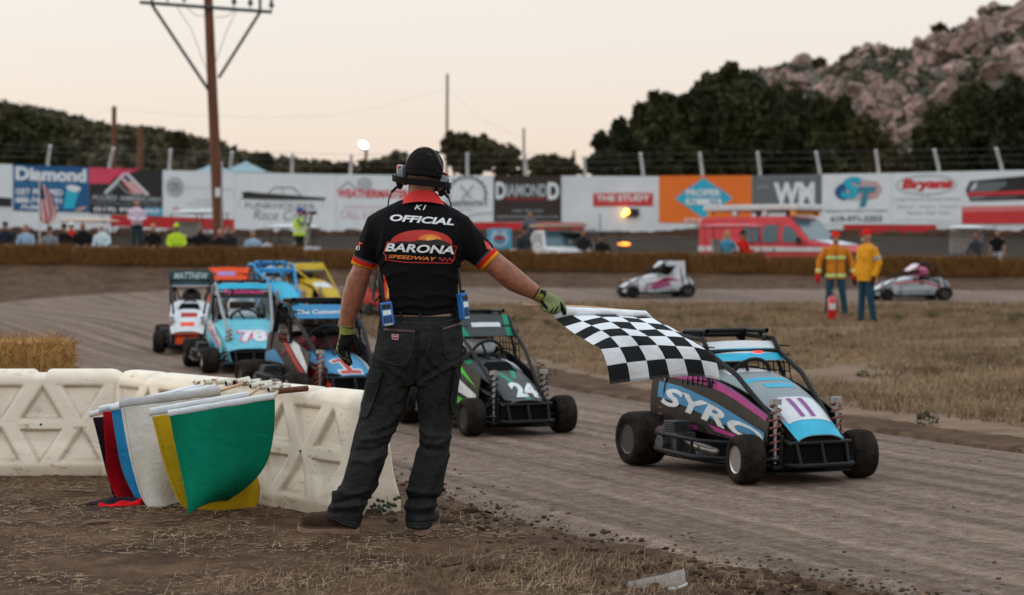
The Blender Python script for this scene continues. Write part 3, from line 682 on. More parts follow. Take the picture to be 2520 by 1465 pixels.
for sx,(x,y),tl in((-1,(986,432),R(-8)),(1,(1090,450),R(10))):
    c0=P(x,y,.012); rt=Matrix.Rotation(tl+R(5),3,'Y')
    mb=MB(); mb.lathe([(-.026,.0),(-.026,.012),(-.022,.030),(-.012,.038),(.0,.040),(.012,.040),(.016,.034)],(0,0,0),'X',28); 
    mb.v=[c0+rt@Vector((p.x*sx*-1*-1*(1),p.y*.9,p.z*1.28)) if sx<0 else c0+rt@Vector((-p.x,p.y*.9,p.z*1.28)) for p in mb.v]
    cup=mb.build('ear_cup',m_shell,OFF,smooth=50,off=OO)
    mb=MB(); mb.lathe([(0,.030),(.004,.038),(.012,.040),(.020,.036),(.024,.028)],(0,0,0),'X',24); mb.v=[c0+rt@Vector((-sx*(p.x+.012),p.y*.9,p.z*1.22)) for p in mb.v]; mb.build('ear_pad',m_pad,cup,smooth=60,off=OO)
    mb=MB(); mb.chain([c0+rt@Vector((sx*.008,-.012,-.01)),c0+rt@Vector((sx*.006,-.006,-.052))],[.022,.014],12); mb.build('battery_case',m_hs,cup,smooth=60,off=OO)
    mb=MB(); k=P(982,412,-.01) if sx<0 else P(1098.5,429,-.01); mb.ell(k,(.009,.009,.0075),14,8); mb.build('knob',M('red_knob',(.55,.02,.015),.35),cup,smooth=180,off=OO)
    if sx>0:
        mb=MB(); 
        for q in((1103,441),(1106,450)): mb.ell(P(*q,-.01),(.005,.005,.005),10,6)
        mb.build('switch',M('chrome',(.55,.57,.6),.2,.9),cup,smooth=180,off=OO)
# neck band
def nb(u,v):
    a=PI*u; x=968+139*u; 
    ce=P(1037,437,0); dx=(x-1037.5)*PXM; k=-math.cos(a); xx=-k*-1
    px=1037.5+70*(-math.cos(a)); py=428.5+22*u+ (1-v)*15.5 + 3*math.sin(a)
    return P(px,py,-.118*math.sin(a)**.75+.006)
mb=MB(); mb.surf(nb,48,4,-.005); NB=mb.build('neck_band',M('band_rubber',(.007,.007,.007),.6,var=.1,spec=.08),OFF,smooth=50,off=OO)
NBB=BVHTree.FromPolygons([tuple(v) for v in mb.v],mb.f); fn_=on(NBB,.001)
mb=MB(); text_on(mb,'rugged.',skew(fn_,1010,429.5,1036,436.2,.13),(0,0,1,1),.03,.2,.2); mb.build('lettering',m_gold,NB,off=OO); mb=MB(); text_on(mb,'headsets',skew(fn_,1024,437.5,1040,439.6,.13),(0,0,1,1),.01,.2,.3); mb.build('lettering',m_gold,NB,off=OO)
# overhead strap, buckle, mic boom, cables
mb=MB(); fc=on(CB,.002)
SP=[(1091,428),(1087,410),(1080,392),(1072,376),(1064,368),(1052,363.5)]
def strap(u,v):
    p=crom(SP,u); return fc(p[0]+(v-.5)*4.5,p[1]+(v-.5)*-2)
mb.surf(strap,24,2,.002); mb.build('head_strap',M('strap_web',(.05,.045,.045),.8),OFF,smooth=180,off=OO)
mb=MB(); mb.box(P(1092,428,-.05),(.014,.012,.012)); mb.box(P(1077,374,-.04),(.02,.01,.006),Matrix.Rotation(R(35),3,'Y')); mb.build('buckle',m_hs,OFF,bevel=.002,off=OO)
mb=MB(); mb.chain([P(1099,462,.03),P(1101,470,.03),P(1095,479,.035),P(1085,481,.06),P(1066,480,.10)],.0035,8); mb.chain([P(1102,462,.02),P(1104,474,.02)],.008,8); mb.build('mic_boom',m_hs,OFF,smooth=60,off=OO)
for pts,con in(([(974.5,463),(966,471),(959,483),(956,495),(955,506),(957,520)],((976,461),(965,472))),([(1096,476),(1102,484),(1107,494),(1110,505),(1110.5,515),(1109,528)],((1093,474),(1102,485)))):
    mb=MB(); mb.chain([P(x,y,.03+.012*i) for i,(x,y) in enumerate(pts)],.0032,8); mb.chain([P(*con[0],.028),P(*con[1],.034)],.0068,10); mb.build('cable',m_hs,OFF,smooth=60,off=OO)
# --- pants
p=MB()
HP=[(767,936,1132,.122,0),(780,934,1134,.127,-.004),(800,931,1137,.136,-.012),(830,927,1139,.143,-.018),(860,921,1139.5,.146,-.02),(895,914,1136,.138,-.012),(925,907,1132,.124,0),(948,902,1129,.108,0)]
p.loft([rowring(y,l,r,hd,dy,40,2.5) for y,l,r,hd,dy in HP])
LL=[(880,918,1020,.115,-.01),(915,909,1019,.112,-.006),(945,899,1016,.108,0),(975,893,1007,.105,0),(1013,886,996,.098,0),(1040,879,983,.094,-.003),(1075,870,965,.09,-.006),(1105,863,957,.088,-.008),(1140,855,948,.088,-.008),(1172,846,936,.088,-.004),(1200,835,925,.087,0),(1218,815,915,.088,0),(1232,815,907,.085,0),(1248,808,900,.087,0),(1268,801,895,.086,0),(1280,802,890,.084,0)]
rr=[rowring(y,l,r,hd,dy,32,2.2) for y,l,r,hd,dy in LL]
A=P(801,1268);B=P(884,1303); rr.append(ring((A+B)/2,(B-A)/2,Vector((0,.084,0)),32,2.2)); p.loft(rr)
RL=[(880,1030,1139,.115,-.01),(916,1021,1134,.112,-.006),(945,1020,1130,.108,0),(960,1021.5,1127,.105,0),(1017,1028,1119.5,.098,.004),(1045,1031,1114,.094,0),(1069,1031.5,1111.5,.09,-.004),(1095,1028,1107,.088,-.006),(1117,1022,1104,.088,-.006),(1150,1013,1099,.088,-.004),(1178,1006,1093.5,.087,0),(1210,1001,1088.5,.086,0),(1238,998,1074,.085,0),(1255,996,1071,.087,0),(1275,997,1071,.084,0),(1299,1000,1061,.082,0)]
p.loft([rowring(y,l,r,hd,dy,32,2.2) for y,l,r,hd,dy in RL])
pf=fuse(p,.0065,4)
PF=[ # (polyline, amplitude, width)
([(1028,820),(1027,870),(1022,930),(1019,965)],-.010,4.5),([(1020,955),(1000,985),(975,1000)],-.005,5),([(1022,950),(1045,925),(1075,910)],-.006,5),
([(925,880),(960,905),(1000,935)],.006,6),([(1135,890),(1100,905),(1050,935)],.006,6),([(1010,880),(985,920),(955,945)],.004,6),
([(1040,870),(1060,905),(1100,930)],-.004,6),
([(985,1010),(950,1050),(915,1062)],.006,6),([(968,1060),(930,1078),(895,1082)],.007,6),([(955,1095),(920,1110),(880,1108)],-.006,6),([(948,1120),(905,1138),(868,1132)],.006,7),([(940,1140),(915,1180),(890,1215)],.005,6),
([(1035,1060),(1060,1075),(1090,1072)],.006,5),([(1106,1075),(1080,1092),(1045,1092)],.007,6),([(1028,1095),(1055,1110),(1085,1108)],-.006,6),([(1100,1120),(1075,1160),(1060,1210)],.006,7),([(1030,1115),(1025,1160),(1015,1210)],.005,6),
([(905,1205),(870,1216),(822,1214)],.009,5.5),([(902,1228),(865,1228),(820,1240)],-.009,5),([(898,1238),(860,1246),(815,1250)],.009,5),([(893,1262),(850,1262),(812,1262)],-.007,5),([(835,1200),(860,1225),(880,1250)],.006,5),([(930,1190),(910,1215),(880,1232)],.006,5),
([(1088,1205),(1060,1216),(1005,1208)],.008,5.5),([(1080,1228),(1045,1230),(1002,1226)],-.008,5),([(1072,1242),(1040,1250),(1000,1246)],.008,5),([(1070,1264),(1035,1268),(1000,1262)],-.006,5),([(1085,1190),(1065,1225),(1055,1250)],.006,5),([(1068,1275),(1035,1280),(1003,1278)],.005,4),
([(960,960),(930,985),(912,1010)],.004,6),([(1100,960),(1075,1000),(1070,1040)],.004,7),([(980,970),(960,1020),(945,1060)],-.004,7)]
folds(pf,PF,None,.004,7,4)
PANTS=pf.build('trousers',m_pants,OFF,smooth=180,off=OO)
PB=BVHTree.FromPolygons([tuple(v) for v in pf.v],pf.f)
m_patch=M('pocket_canvas',(.016,.0175,.0185),.9,var=.3,scale=7,bump=.2,bscale=260,col2=(.034,.036,.037),spec=.04,wrinkle=(22,.3)); m_edge=M('worn_seam',(.045,.046,.046),.9,var=.3,scale=30,spec=.1); m_dseam=M('dark_seam',(.012,.012,.013),.9,var=0)
def patch(name,poly,mat=m_patch,eps=.006,edge=True):
    mb=MB(); poly_on(mb,poly,on(PB,eps),maxe=8)
    # rim closing the patch against the trousers
    n=len(poly); fo=on(PB,eps); fi=on(PB,-.002)
    for i in range(n):
        a,b_=poly[i],poly[(i+1)%n]
        for k in range(4):
            p0=(a[0]+(b_[0]-a[0])*k/4,a[1]+(b_[1]-a[1])*k/4); p1=(a[0]+(b_[0]-a[0])*(k+1)/4,a[1]+(b_[1]-a[1])*(k+1)/4)
            mb.add([fo(*p0),fo(*p1),fi(*p1),fi(*p0)],[(0,1,2,3)])
    ob=mb.build(name,mat,PANTS,off=OO)
    if edge:
        e=MB(); cx=sum(q[0] for q in poly)/n; cy=sum(q[1] for q in poly)/n
        pl=[(cx+(x-cx)*.93,cy+(y-cy)*.95) for x,y in poly]
        for i in range(n):
            a,b_=pl[i],pl[(i+1)%n]; e.chain([on(PB,eps+.0005)(a[0]+(b_[0]-a[0])*k/5,a[1]+(b_[1]-a[1])*k/5) for k in range(6)],.0011,5)
        e.build('stitching',m_edge,ob,off=OO)
    return ob
def xy6(pts): return [(721.9+x*.4031,754.7+y*.4031) for x,y in pts]
BP=patch('back_pocket',xy6([(545,135),(745,150),(735,235),(720,310),(680,362),(610,360),(540,335),(510,310),(530,220)]),eps=.004)
patch('back_pocket',xy6([(905,140),(1025,105),(1027,190),(1005,310),(960,330),(925,310),(915,220)]),eps=.004)
patch('cargo_pocket',xy6([(470,390),(545,400),(515,500),(490,590),(455,670),(440,680),(400,670),(415,600),(440,470)]),eps=.012)
patch('pocket_flap',xy6([(470,375),(545,395),(528,440),(500,470),(460,462),(448,455)]),eps=.017)
patch('cargo_pocket',xy6([(985,380),(1012,370),(1010,450),(995,560),(985,655),(968,650),(955,590),(975,470)]),eps=.012)
patch('pocket_flap',xy6([(982,362),(1018,352),(1014,440),(1000,446),(985,400)]),eps=.017)
for q in ([(555,132),(742,146),(742,158),(553,146)],[(912,130),(1026,95),(1027,107),(914,143)]):
    mb=MB(); poly_on(mb,xy6(q),on(PB,.008),maxe=9); mb.build('pocket_trim',M('brown_leather',(.06,.028,.018),.6,var=.2),PANTS,off=OO)
mb=MB(); poly_on(mb,xy6([(603,170),(643,173),(640,203),(606,200)]),on(PB,.009),maxe=9); LBp=mb.build('brand_patch',M('patch_red',(.30,.012,.02),.5,var=.1),PANTS,off=OO)
mb=MB(); text_on(mb,'Wrangler',skew(on(PB,.0105),966.6,826.5,979,830.3,.05),(0,0,1,1),.02,.1,.3); mb.build('lettering',m_wl,LBp,off=OO); mb=MB(); line_on(mb,xy6([(603,170),(643,173),(640,203),(606,200)]),.7,on(PB,.0105),True); mb.build('border',m_wl,LBp,off=OO)
mb=MB()
for pl in ([(834,130),(836,180),(832,240),(790,330),(745,470)],[(530,90),(650,95),(830,110),(1025,70)],[(475,380),(505,250),(520,150)],[(400,700),(370,800),(335,930),(300,1060)],[(970,700),(950,850),(925,1000),(900,1130)],[(515,260),(600,280),(725,262)],[(200,1270),(300,1325),(400,1355)],[(690,1340),(760,1348),(838,1338)],[(205,1252),(310,1308),(408,1338)],[(686,1322),(760,1330),(845,1320)]):
    q=xy6(pl); 
    mb=MB(); mb.chain([on(PB,.0012)(a[0]+(b_[0]-a[0])*k/8,a[1]+(b_[1]-a[1])*k/8) for a,b_ in zip(q,q[1:]) for k in range(8)]+[on(PB,.0012)(*q[-1])],.0016,5)
    mb.build('seam',m_edge,PANTS,off=OO)
mb=MB(); mb.loft([rowring(766,942,1127,.124,0,40,2.5),rowring(766,941,1128,.128,0,40,2.5),rowring(777,939,1131,.131,-.003,40,2.5),rowring(777,942,1129,.125,-.003,40,2.5)],False); mb.build('belt',M('tan_belt',(.16,.085,.055),.6,var=.2),OFF,smooth=50,off=OO)
for x,y in((986,776),(1034,779),(1122,772)):
    mb=MB(); mb.box(P(x,y+2,-.135 if x<1100 else -.07),(.012,.012,.04)); mb.build('belt_loop',m_patch,PANTS,bevel=.003,off=OO)
mb=MB(); mb.chain([P(1135,850,-.05),P(1145,860,-.055),P(1144,872,-.05),P(1134,874,-.05)],.008,8); mb.build('hammer_loop',m_patch,PANTS,smooth=60,off=OO)
# --- boots
m_boot=M('brown_leather_boot',(.028,.015,.009),.7,var=.3,scale=14,bump=.12,bscale=90,col2=(.058,.032,.020),spec=.1); m_sole=M('pale_sole',(.20,.118,.085),.85,var=.2,scale=18,bump=.15,bscale=90); m_welt=M('dark_welt',(.05,.025,.018),.7)
def boot(org,ang,L=.285,pitch=0):
    """local: x from heel(0) to toe(L), y across, z up"""
    Mx=Matrix.Translation(org)@Matrix.Rotation(ang,4,'Z')@Matrix.Rotation(pitch,4,'Y')
    b=MB(); S_=[]
    for u,hw_,zt,z0 in((-.0,.028,.085,.032),(.02,.036,.112,.032),(.07,.038,.115,.032),(.11,.038,.115,.032),(.14,.040,.103,.032),(.17,.044,.098,.033),(.20,.048,.094,.034),(.235,.048,.092,.035),(.262,.042,.082,.037),(.281,.024,.060,.040)):
        S_.append(ring((u*L/.285,0,(zt+z0)/2),(0,hw_,0),(0,0,(zt-z0)/2+.012),24,2.6))
    b.loft(S_); b.chain([(.055,0,.08),(.055,0,.17)],[.046,.05],16,flat=True)
    q=fuse(b,.006,4); q.xf(Mx); bo=q.build('boot',m_boot,OFF,smooth=180,off=OO)
    def out(t,k): # outline of the sole
        a=2*PI*t; x=math.cos(a); y=math.sin(a); X=.1425+.155*math.copysign(abs(x)**.75,x); w_=.044+.010*sm(.08,.22,X)-.006*sm(.09,.13,X)*sm(.19,.13,X)
        return X*L/.285,w_*math.copysign(abs(y)**.7,y)*k
    s_=MB(); n=48; rings=[]
    for z,k in((.004,.97),(.007,1),(.030,1.02),(.034,1.0)): rings.append([Vector((out(j/n,k)[0],out(j/n,k)[1],z+.012*sm(.22,.30,out(j/n,k)[0])+(.010*abs(math.sin(out(j/n,k)[0]*105)) if z<.005 and out(j/n,k)[0]>.09 else 0))) for j in range(n)])
    s_.loft(rings); s_.xf(Mx); s_.build('sole',m_sole,bo,smooth=40,off=OO)
    w2=MB(); w2.loft([[Vector((out(j/n,k)[0],out(j/n,k)[1],z+.012*sm(.22,.30,out(j/n,k)[0]))) for j in range(n)] for z,k in((.0342,1.03),(.042,1.03),(.0425,.95))]); w2.xf(Mx); w2.build('welt',m_welt,bo,smooth=40,off=OO)
    m3=MB(); m3.chain([Vector((.275-.03*(1-math.cos(a)),.040*math.sin(a),.083+.004*math.cos(a))) for a in [R(-80+16*i) for i in range(11)]],.0035,6)
    m3.xf(Mx); m3.build('toe_seam',m_welt,bo,smooth=60,off=OO)
lf=P(879,1318,-.02); lf.z=-.004
boot(lf,PI-R(4),.272)
rf=P(1031,1316,-.052); rf.z=-.004
boot(rf,PI/2-R(10),.285)
# --- gloves
m_glk=M('olive_knit',(.20,.21,.035),.8,var=.2,scale=30); m_glp=M('black_palm',(.009,.009,.009),.7,var=.2,scale=30,bump=.2,bscale=200,spec=.12); m_gln=M('green_nylon',(.21,.27,.09),.7,var=.22,scale=26,bump=.15,bscale=160,col2=(.12,.15,.06))
def knit(m):
    nt=m.node_tree; b=nt.nodes['Principled BSDF']; N=nt.nodes.new;L=nt.links.new
    tc=N('ShaderNodeTexCoord'); vo=N('ShaderNodeTexVoronoi'); vo.inputs['Scale'].default_value=190; L(tc.outputs['Object'],vo.inputs['Vector'])
    r=N('ShaderNodeValToRGB'); r.color_ramp.elements[0].position=.28; r.color_ramp.elements[0].color=(.012,.014,.006,1); r.color_ramp.elements[1].position=.42; r.color_ramp.elements[1].color=(.20,.20,.03,1); L(vo.outputs['Distance'],r.inputs[0]); L(r.outputs[0],b.inputs['Base Color'])
knit(m_glk)
def X3(x,y): return (1220+x/6.66)*.65625,(1180+y/6.66)*.65625
def g3(x,y,d=0): return P(*X3(x,y),.034+d)
c=MB(); c.loft([pair(X3(365,265),X3(715,320),.036,.034),pair(X3(352,390),X3(722,390),.038,.034),pair(X3(345,505),X3(745,490),.040,.034)],True); c.build('glove_cuff',m_glk,OFF,smooth=50,off=OO)
c=MB(); c.chain([g3(362+ (715-362)*(1-math.cos(a))/2,270+50*(1-math.cos(a))/2+45*math.sin(a)*.9,-.036*math.sin(a)) for a in [R(12*i) for i in range(16)]],.0025,6); c.build('cuff_edge',m_glp,OFF,smooth=60,off=OO)
gl=MB()
gl.loft([pair(X3(350,490),X3(745,490),.026,.034),pair(X3(325,600),X3(770,600),.027,.036),pair(X3(285,740),X3(700,740),.028,.038),pair(X3(275,830),X3(640,830),.026,.04)],True)
gl.chain([g3(700,560,.0),g3(790,720,-.006),g3(835,860,-.008),g3(850,990,-.004)],[.020,.0165,.0145,.012],12)
def finger(pts,r): gl.chain(pts,r,12)
finger([g3(330,820,-.022),g3(320,930,-.034),g3(385,1030,-.030),g3(455,1105,-.016)],[.0135,.0125,.0115,.010])
finger([g3(400,850,-.008),g3(400,1000,-.020),g3(470,1110,-.020),g3(530,1190,-.008)],[.0145,.0135,.012,.0105])
finger([g3(490,850,.010),g3(480,1010,.002),g3(540,1140,-.004),g3(595,1240,.006)],[.0145,.0135,.012,.0105])
finger([g3(570,830,.028),g3(560,980,.024),g3(590,1100,.020),g3(635,1210,.022)],[.014,.013,.0115,.010])
q=fuse(gl,.0038,2); GLV=q.build('glove',m_glp,OFF,smooth=180,off=OO)
GLB=BVHTree.FromPolygons([tuple(v) for v in q.v],q.f)
mb=MB(); fg=on(GLB,.001)
def gs(u,v):
    p_=crom([(345,520),(310,640),(275,760),(268,830),(300,960),(370,1090),(470,1190)],u); return fg(*X3(p_[0]+4+34*v*(1-.55*u),p_[1]))
mb.surf(gs,24,3); mb.build('glove_back',m_gln,GLV,smooth=180,off=OO)
mb=MB()
for pl in([(345,990),(400,1060),(480,1110)],[(470,1080),(540,1150),(560,1205)],[(560,1110),(610,1190),(640,1235)],[(515,930),(530,1000),(545,1060)]):
    mb.chain([on(GLB,.0006)(*X3(*crom(pl,k/8))) for k in range(9)],.0013,5)
mb.build('finger_piping',M('pale_piping',(.22,.24,.16),.6),GLV,off=OO)
# right hand
def X2(x,y): return (1960+x/8.618)*.65625,(1050+y/8.618)*.65625
def g2(x,y,d=0): return P(*X2(x,y),d)
c=MB(); c.loft([pair(X2(560,235),X2(335,615),.036,0),pair(X2(660,300),X2(425,690),.038,0),pair(X2(790,380),X2(510,735),.038,0)]); CU=c.build('glove_cuff',m_glk,OFF,smooth=50,off=OO)
c=MB(); c.loft([pair(X2(548,225),X2(322,612),.0375,0),pair(X2(575,240),X2(350,632),.0382,0)]); c.build('cuff_edge',m_glp,OFF,smooth=50,off=OO)
CUB=BVHTree.FromPolygons([tuple(v) for v in CU.data.vertices and [x.co+OO for x in CU.data.vertices]],[tuple(f.vertices) for f in CU.data.polygons])
mb=MB(); poly_on(mb,[X2(*q_) for q_ in((600,260),(770,370),(735,480),(620,440))],on(CUB,.003),maxe=5); mb.build('cuff_tab',m_glp,CU,off=OO)
gr=MB()
gr.loft([pair(X2(795,378),X2(540,760),.027,0),pair(X2(930,430),X2(640,830),.029,0),pair(X2(1080,500),X2(790,900),.030,-.002),pair(X2(1185,590),X2(930,930),.027,-.004)])
gr.chain([g2(720,800,-.01),g2(830,900,-.025),g2(960,960,-.028)],[.026,.02,.018],12)
# four fingers rolling over the stick, a thumb behind
gr.chain([g2(1140,620,-.012),g2(1270,760,-.030),g2(1330,930,-.034),g2(1345,1075,-.030)],[.0155,.0145,.0135,.0115],12)     # index, reaching down
gr.chain([g2(1090,680,-.020),g2(1165,850,-.042),g2(1120,990,-.046),g2(1030,1050,-.036)],[.0155,.0145,.0135,.011],12)
gr.chain([g2(970,760,-.022),g2(1040,900,-.042),g2(990,1000,-.046),g2(900,1040,-.036)],[.0150,.0140,.013,.011],12)
gr.chain([g2(860,830,-.020),g2(890,930,-.038),g2(820,990,-.040),g2(700,960,-.030)],[.0140,.013,.012,.0095],12)
gr.chain([g2(800,620,.020),g2(960,760,.034),g2(1130,860,.028),g2(1230,880,.014)],[.017,.016,.0145,.012],12)                # thumb
q=fuse(gr,.0036,2); GR=q.build('glove',m_gln,OFF,smooth=180,off=OO)
GRB=BVHTree.FromPolygons([tuple(v) for v in q.v],q.f); fr=on(GRB,.0009)
mb=MB()
for pl in([(545,730),(650,650),(700,740),(800,860),(830,965),(760,960),(680,880)],[(1000,890),(1020,900),(960,1020),(900,1050),(880,1040)],[(1130,830),(1155,900),(1100,1000),(1020,1055),(1000,1045),(1080,940)],[(1210,690),(1290,770),(1350,910),(1385,980),(1415,1040),(1400,1110),(1330,1140),(1290,1080),(1250,970),(1215,830)]):
    poly_on(mb,[X2(*z) for z in pl],fr,maxe=4)
mb.build('palm_patch',m_glp,GR,off=OO)
# ================================================================ two-way radios
m_rblue=M('radio_blue',(.012,.13,.42),.4,var=.08,coat=.2); m_rkey=M('radio_black',(.012,.012,.014),.45,var=.05); m_lcd=M('radio_screen',(.42,.52,.50),.3,emit=.25)
def radio(px,py,dy,hx,hz,roll,label,yaw,ant):
    t=thing('two_way_radio',label,'radio',P(px,py,dy),0,'blue two-way radios on the belt'); ro=t.location.copy()
    Rm=Matrix.Rotation(roll,3,'Y')@Matrix.Rotation(yaw,3,'Z')
    def B(name,c_,sz,mat,bev=.003,par=t):
        mb=MB(); mb.box((0,0,0),sz); mb.v=[ro+Rm@(q_+Vector(c_)) for q_ in mb.v]; return mb.build(name,mat,par,off=ro,bevel=bev)
    body=B('case',(0,0,0),(hx,.034,hz),m_rblue,.006)
    B('speaker_grille',(0,-.0175,hz*.31),(hx*.74,.004,hz*.17),m_rkey,.001); B('screen',(0,-.0175,hz*.06),(hx*.68,.004,hz*.2),m_lcd,.001)
    for i in range(3):
        for j in range(4): B('key',((i-1)*hx*.25,-.0175,-hz*(.13+.075*j)),(hx*.18,.004,hz*.048),m_rkey,.001)
    B('name_tag',(0,-.0175,-hz*.43),(hx*.7,.003,hz*.09),M('tag_pale',(.35,.42,.45),.5),.001)
    a=MB(); a.chain([P(*ant[0],dy),P(*ant[1],dy-.01)],[.0065,.0045],10); a.build('antenna',m_rkey,t,smooth=60,off=ro)
    B('volume_knob',(hx*.28,0,hz*.5+.006),(.012,.012,.014),m_rkey,.002)
radio(953.5,773,-.155,.056,.112,R(-8),'blue two-way radio with lit screen on the left side of the belt',0,((946,745),(932,662)))
radio(1140,754,-.09,.046,.125,R(-6),'blue two-way radio turned sideways on the right hip',R(50),((1134,722),(1129,662)))
# lanyard pouch hanging on the left side
c=MB(); c.chain([P(926,670,-.03),P(922,700,-.03),P(918,735,-.03),P(924,742,-.04),P(934,728,-.06),P(940,722,-.08)],[.006,.007,.006,.005,.004,.004],8); c.build('strap',M('strap_web',(0,0,0)),OFF,smooth=60,off=OO)
# ================================================================ chequered flag
def X8(x,y): return 1279.7+x*.23292,643.1+y*.23292
CG=[[(375,612),(555,572),(785,570),(1010,573),(1195,585),(1330,588),(1390,594)],[(475,690),(662,635),(862,592),(1070,592),(1250,605),(1400,603),(1470,632)],[(580,768),(757,680),(960,642),(1155,643),(1340,652),(1510,668),(1580,690)],[(680,825),(860,732),(1065,710),(1245,727),(1440,720),(1625,738),(1690,755)],[(775,885),(955,800),(1165,787),(1350,793),(1545,793),(1725,805),(1830,850)],[(855,930),(1050,910),(1253,893),(1450,887),(1642,895),(1832,908),(1960,935)],[(920,1105),(1128,1072),(1335,1050),(1535,1033),(1728,1032),(1913,1046),(2075,1075)],[(950,1300),(1168,1272),(1370,1252),(1583,1228),(1778,1216),(1960,1227),(2112,1260)]]
DEP=[-.02,-.09,-.16,-.22,-.275,-.31,-.325,-.315]
def cflag(u,v):
    rows=[crom(r,u) for r in CG]; x,y=crom(rows,v); d=crom([(q_,) for q_ in DEP],v)[0]
    px,py=X8(x,y); d+=.016*math.sin(7*u+2*v)*v+.010*noise.noise(Vector((u*5,v*4,3)))
    return P(px,py,d)
FLG=thing('chequered_flag','black and white chequered flag on a wooden stick held out by the flagman','flag',P(1440,760)); fo=FLG.location.copy()
m_fb=clothmat('flag_black',(.017,.019,.021)); m_fw=clothmat('flag_white',(.68,.71,.74))
mb=MB(); nU,nV=6,7; SUB=9
mb.surf(cflag,nU*SUB,nV*SUB,0)
mb.m=[((i//SUB)+(j//SUB))%2 for i in range(nU*SUB) for j in range(nV*SUB)]
CL=mb.build('cloth',[m_fb,m_fw],FLG,smooth=180,off=fo)
mb=MB()
for k in range(3): mb.chain([Vector(cflag(u/60,.972+.011*k))+Vector((0,-.002,0)) for u in range(61)],.0007,4)
mb.build('hem_stitching',M('grey_thread',(.12,.12,.13),.8),CL,off=fo)
mb=MB(); mb.chain([P(1287,750),P(1440,757,.005),P(1588,770,.01)],.0082,12,flat=True); mb.build('stick',m_stick,FLG,smooth=50,off=fo)
def csl(u,v):
    a=2*PI*v; x0,y0=(1352,752.5); x1,y1=(1589,765); x=x0+(x1-x0)*u; top=y0+(y1-y0)*u; k=.5-.5*math.cos(a)
    low=crom([X8(375,612),X8(555,572),X8(785,570),X8(1010,573),X8(1195,585),X8(1330,588),X8(1395,594)],u)
    return P(x+(low[0]-x)*k+3*k*u,top+(low[1]+1-top)*k+.4*noise.noise(Vector((u*12,v*2,1))),-.010-.018*math.sin(a)-.006*k+.004*noise.noise(Vector((u*9,v*3,7))))
mb=MB(); mb.surf(csl,60,16); mb.build('hem_sleeve',m_fw,FLG,smooth=180,off=fo)
# ================================================================ karts
m_tyre=M('tyre_rubber',(.008,.0075,.007),.9,var=.3,scale=12,bump=.5,bscale=55,col2=(.032,.024,.018),spec=.08)
m_alu=M('aluminium',(.34,.35,.36),.35,.85,var=.12,scale=8); m_iron=M('black_frame',(.010,.010,.011),.5,var=.2,scale=20,spec=.15); m_net=M('black_net',(.006,.006,.006),.9,var=0,spec=.05)
m_spring=M('rusty_spring',(.20,.055,.035),.5,.3,var=.3,scale=40); m_seatm=M('seat_black',(.012,.012,.013),.6); m_eng=M('engine_grey',(.028,.031,.032),.5,.1,var=.4,scale=30,bump=.3,bscale=40)
m_exh=M('exhaust_steel',(.14,.13,.12),.35,.8,var=.3,scale=14); m_glove=M('driver_glove',(.02,.02,.022),.7)
m_dkrim=M('dark_rim',(.03,.03,.032),.4,.4,var=.2)
def paint(name,c,metal=0):
    new='paint_'+name not in _M
    m=M('paint_'+name,tuple(x*.92 for x in c),.5,metal,var=.16,scale=5,coat=.0,bump=.03,bscale=9,spec=.18,wrinkle=(3,.08))
    if new: # road dust thrown up on the lower panels
        nt=m.node_tree; b=nt.nodes['Principled BSDF']; N=nt.nodes.new; L=nt.links.new; tc=N('ShaderNodeTexCoord'); sp=N('ShaderNodeSeparateXYZ'); L(tc.outputs['Object'],sp.inputs[0])
        mr=N('ShaderNodeMapRange'); L(sp.outputs['Z'],mr.inputs[0]); mr.inputs[1].default_value=.10; mr.inputs[2].default_value=.62; mr.inputs[3].default_value=.45; mr.inputs[4].default_value=.06
        n=N('ShaderNodeTexNoise'); n.inputs['Scale'].default_value=16; n.inputs['Detail'].default_value=8; n.inputs['Roughness'].default_value=.75; L(tc.outputs['Object'],n.inputs['Vector'])
        r=N('ShaderNodeMapRange'); L(n.outputs['Fac'],r.inputs[0]); r.inputs[1].default_value=.42; r.inputs[2].default_value=.72
        mu=N('ShaderNodeMath'); mu.operation='MULTIPLY'; L(mr.outputs[0],mu.inputs[0]); L(r.outputs[0],mu.inputs[1])
        old=b.inputs['Base Color'].links[0].from_socket; mx=N('ShaderNodeMix'); mx.data_type='RGBA'; L(mu.outputs[0],mx.inputs['Factor']); L(old,mx.inputs['A']); mx.inputs['B'].default_value=(.13,.088,.06,1); L(mx.outputs['Result'],b.inputs['Base Color'])
    return m
def tyre(r,w,mat):
    mb=MB(); h=w/2; ri=r*.56
    mb.lathe([(-h*.86,ri),(-h*1.0,ri+.25*(r-ri)),(-h*1.02,ri+.55*(r-ri)),(-h*.9,r*.93),(-h*.68,r*.985),(-h*.3,r),(h*.3,r),(h*.68,r*.985),(h*.9,r*.93),(h*1.02,ri+.55*(r-ri)),(h,ri+.25*(r-ri)),(h*.86,ri)],(0,0,0),'X',36,cap=False)
    mb.lathe([(h*.86,ri),(0,ri*.96),(-h*.86,ri)],(0,0,0),'X',36,cap=False)
    return mb
def rim(r,w):
    mb=MB(); h=w/2; ri=r*.56
    for s in(-1,1):
        mb.lathe([(s*h*.84,ri*1.02),(s*h*.90,ri*1.0),(s*h*.86,ri*.9),(s*h*.45,ri*.84),(s*h*.36,ri*.55),(s*h*.42,ri*.30),(s*h*.62,ri*.26),(s*h*.66,ri*.16),(s*h*.64,.001)],(0,0,0),'X',28)
        for k in range(6): 
            a=k*PI/3; mb.lathe([(s*h*.36,.006),(s*h*.46,.006),(s*h*.47,.003)],(0,ri*.42*math.cos(a),ri*.42*math.sin(a)),'X',8)
    return mb
KN=[0]
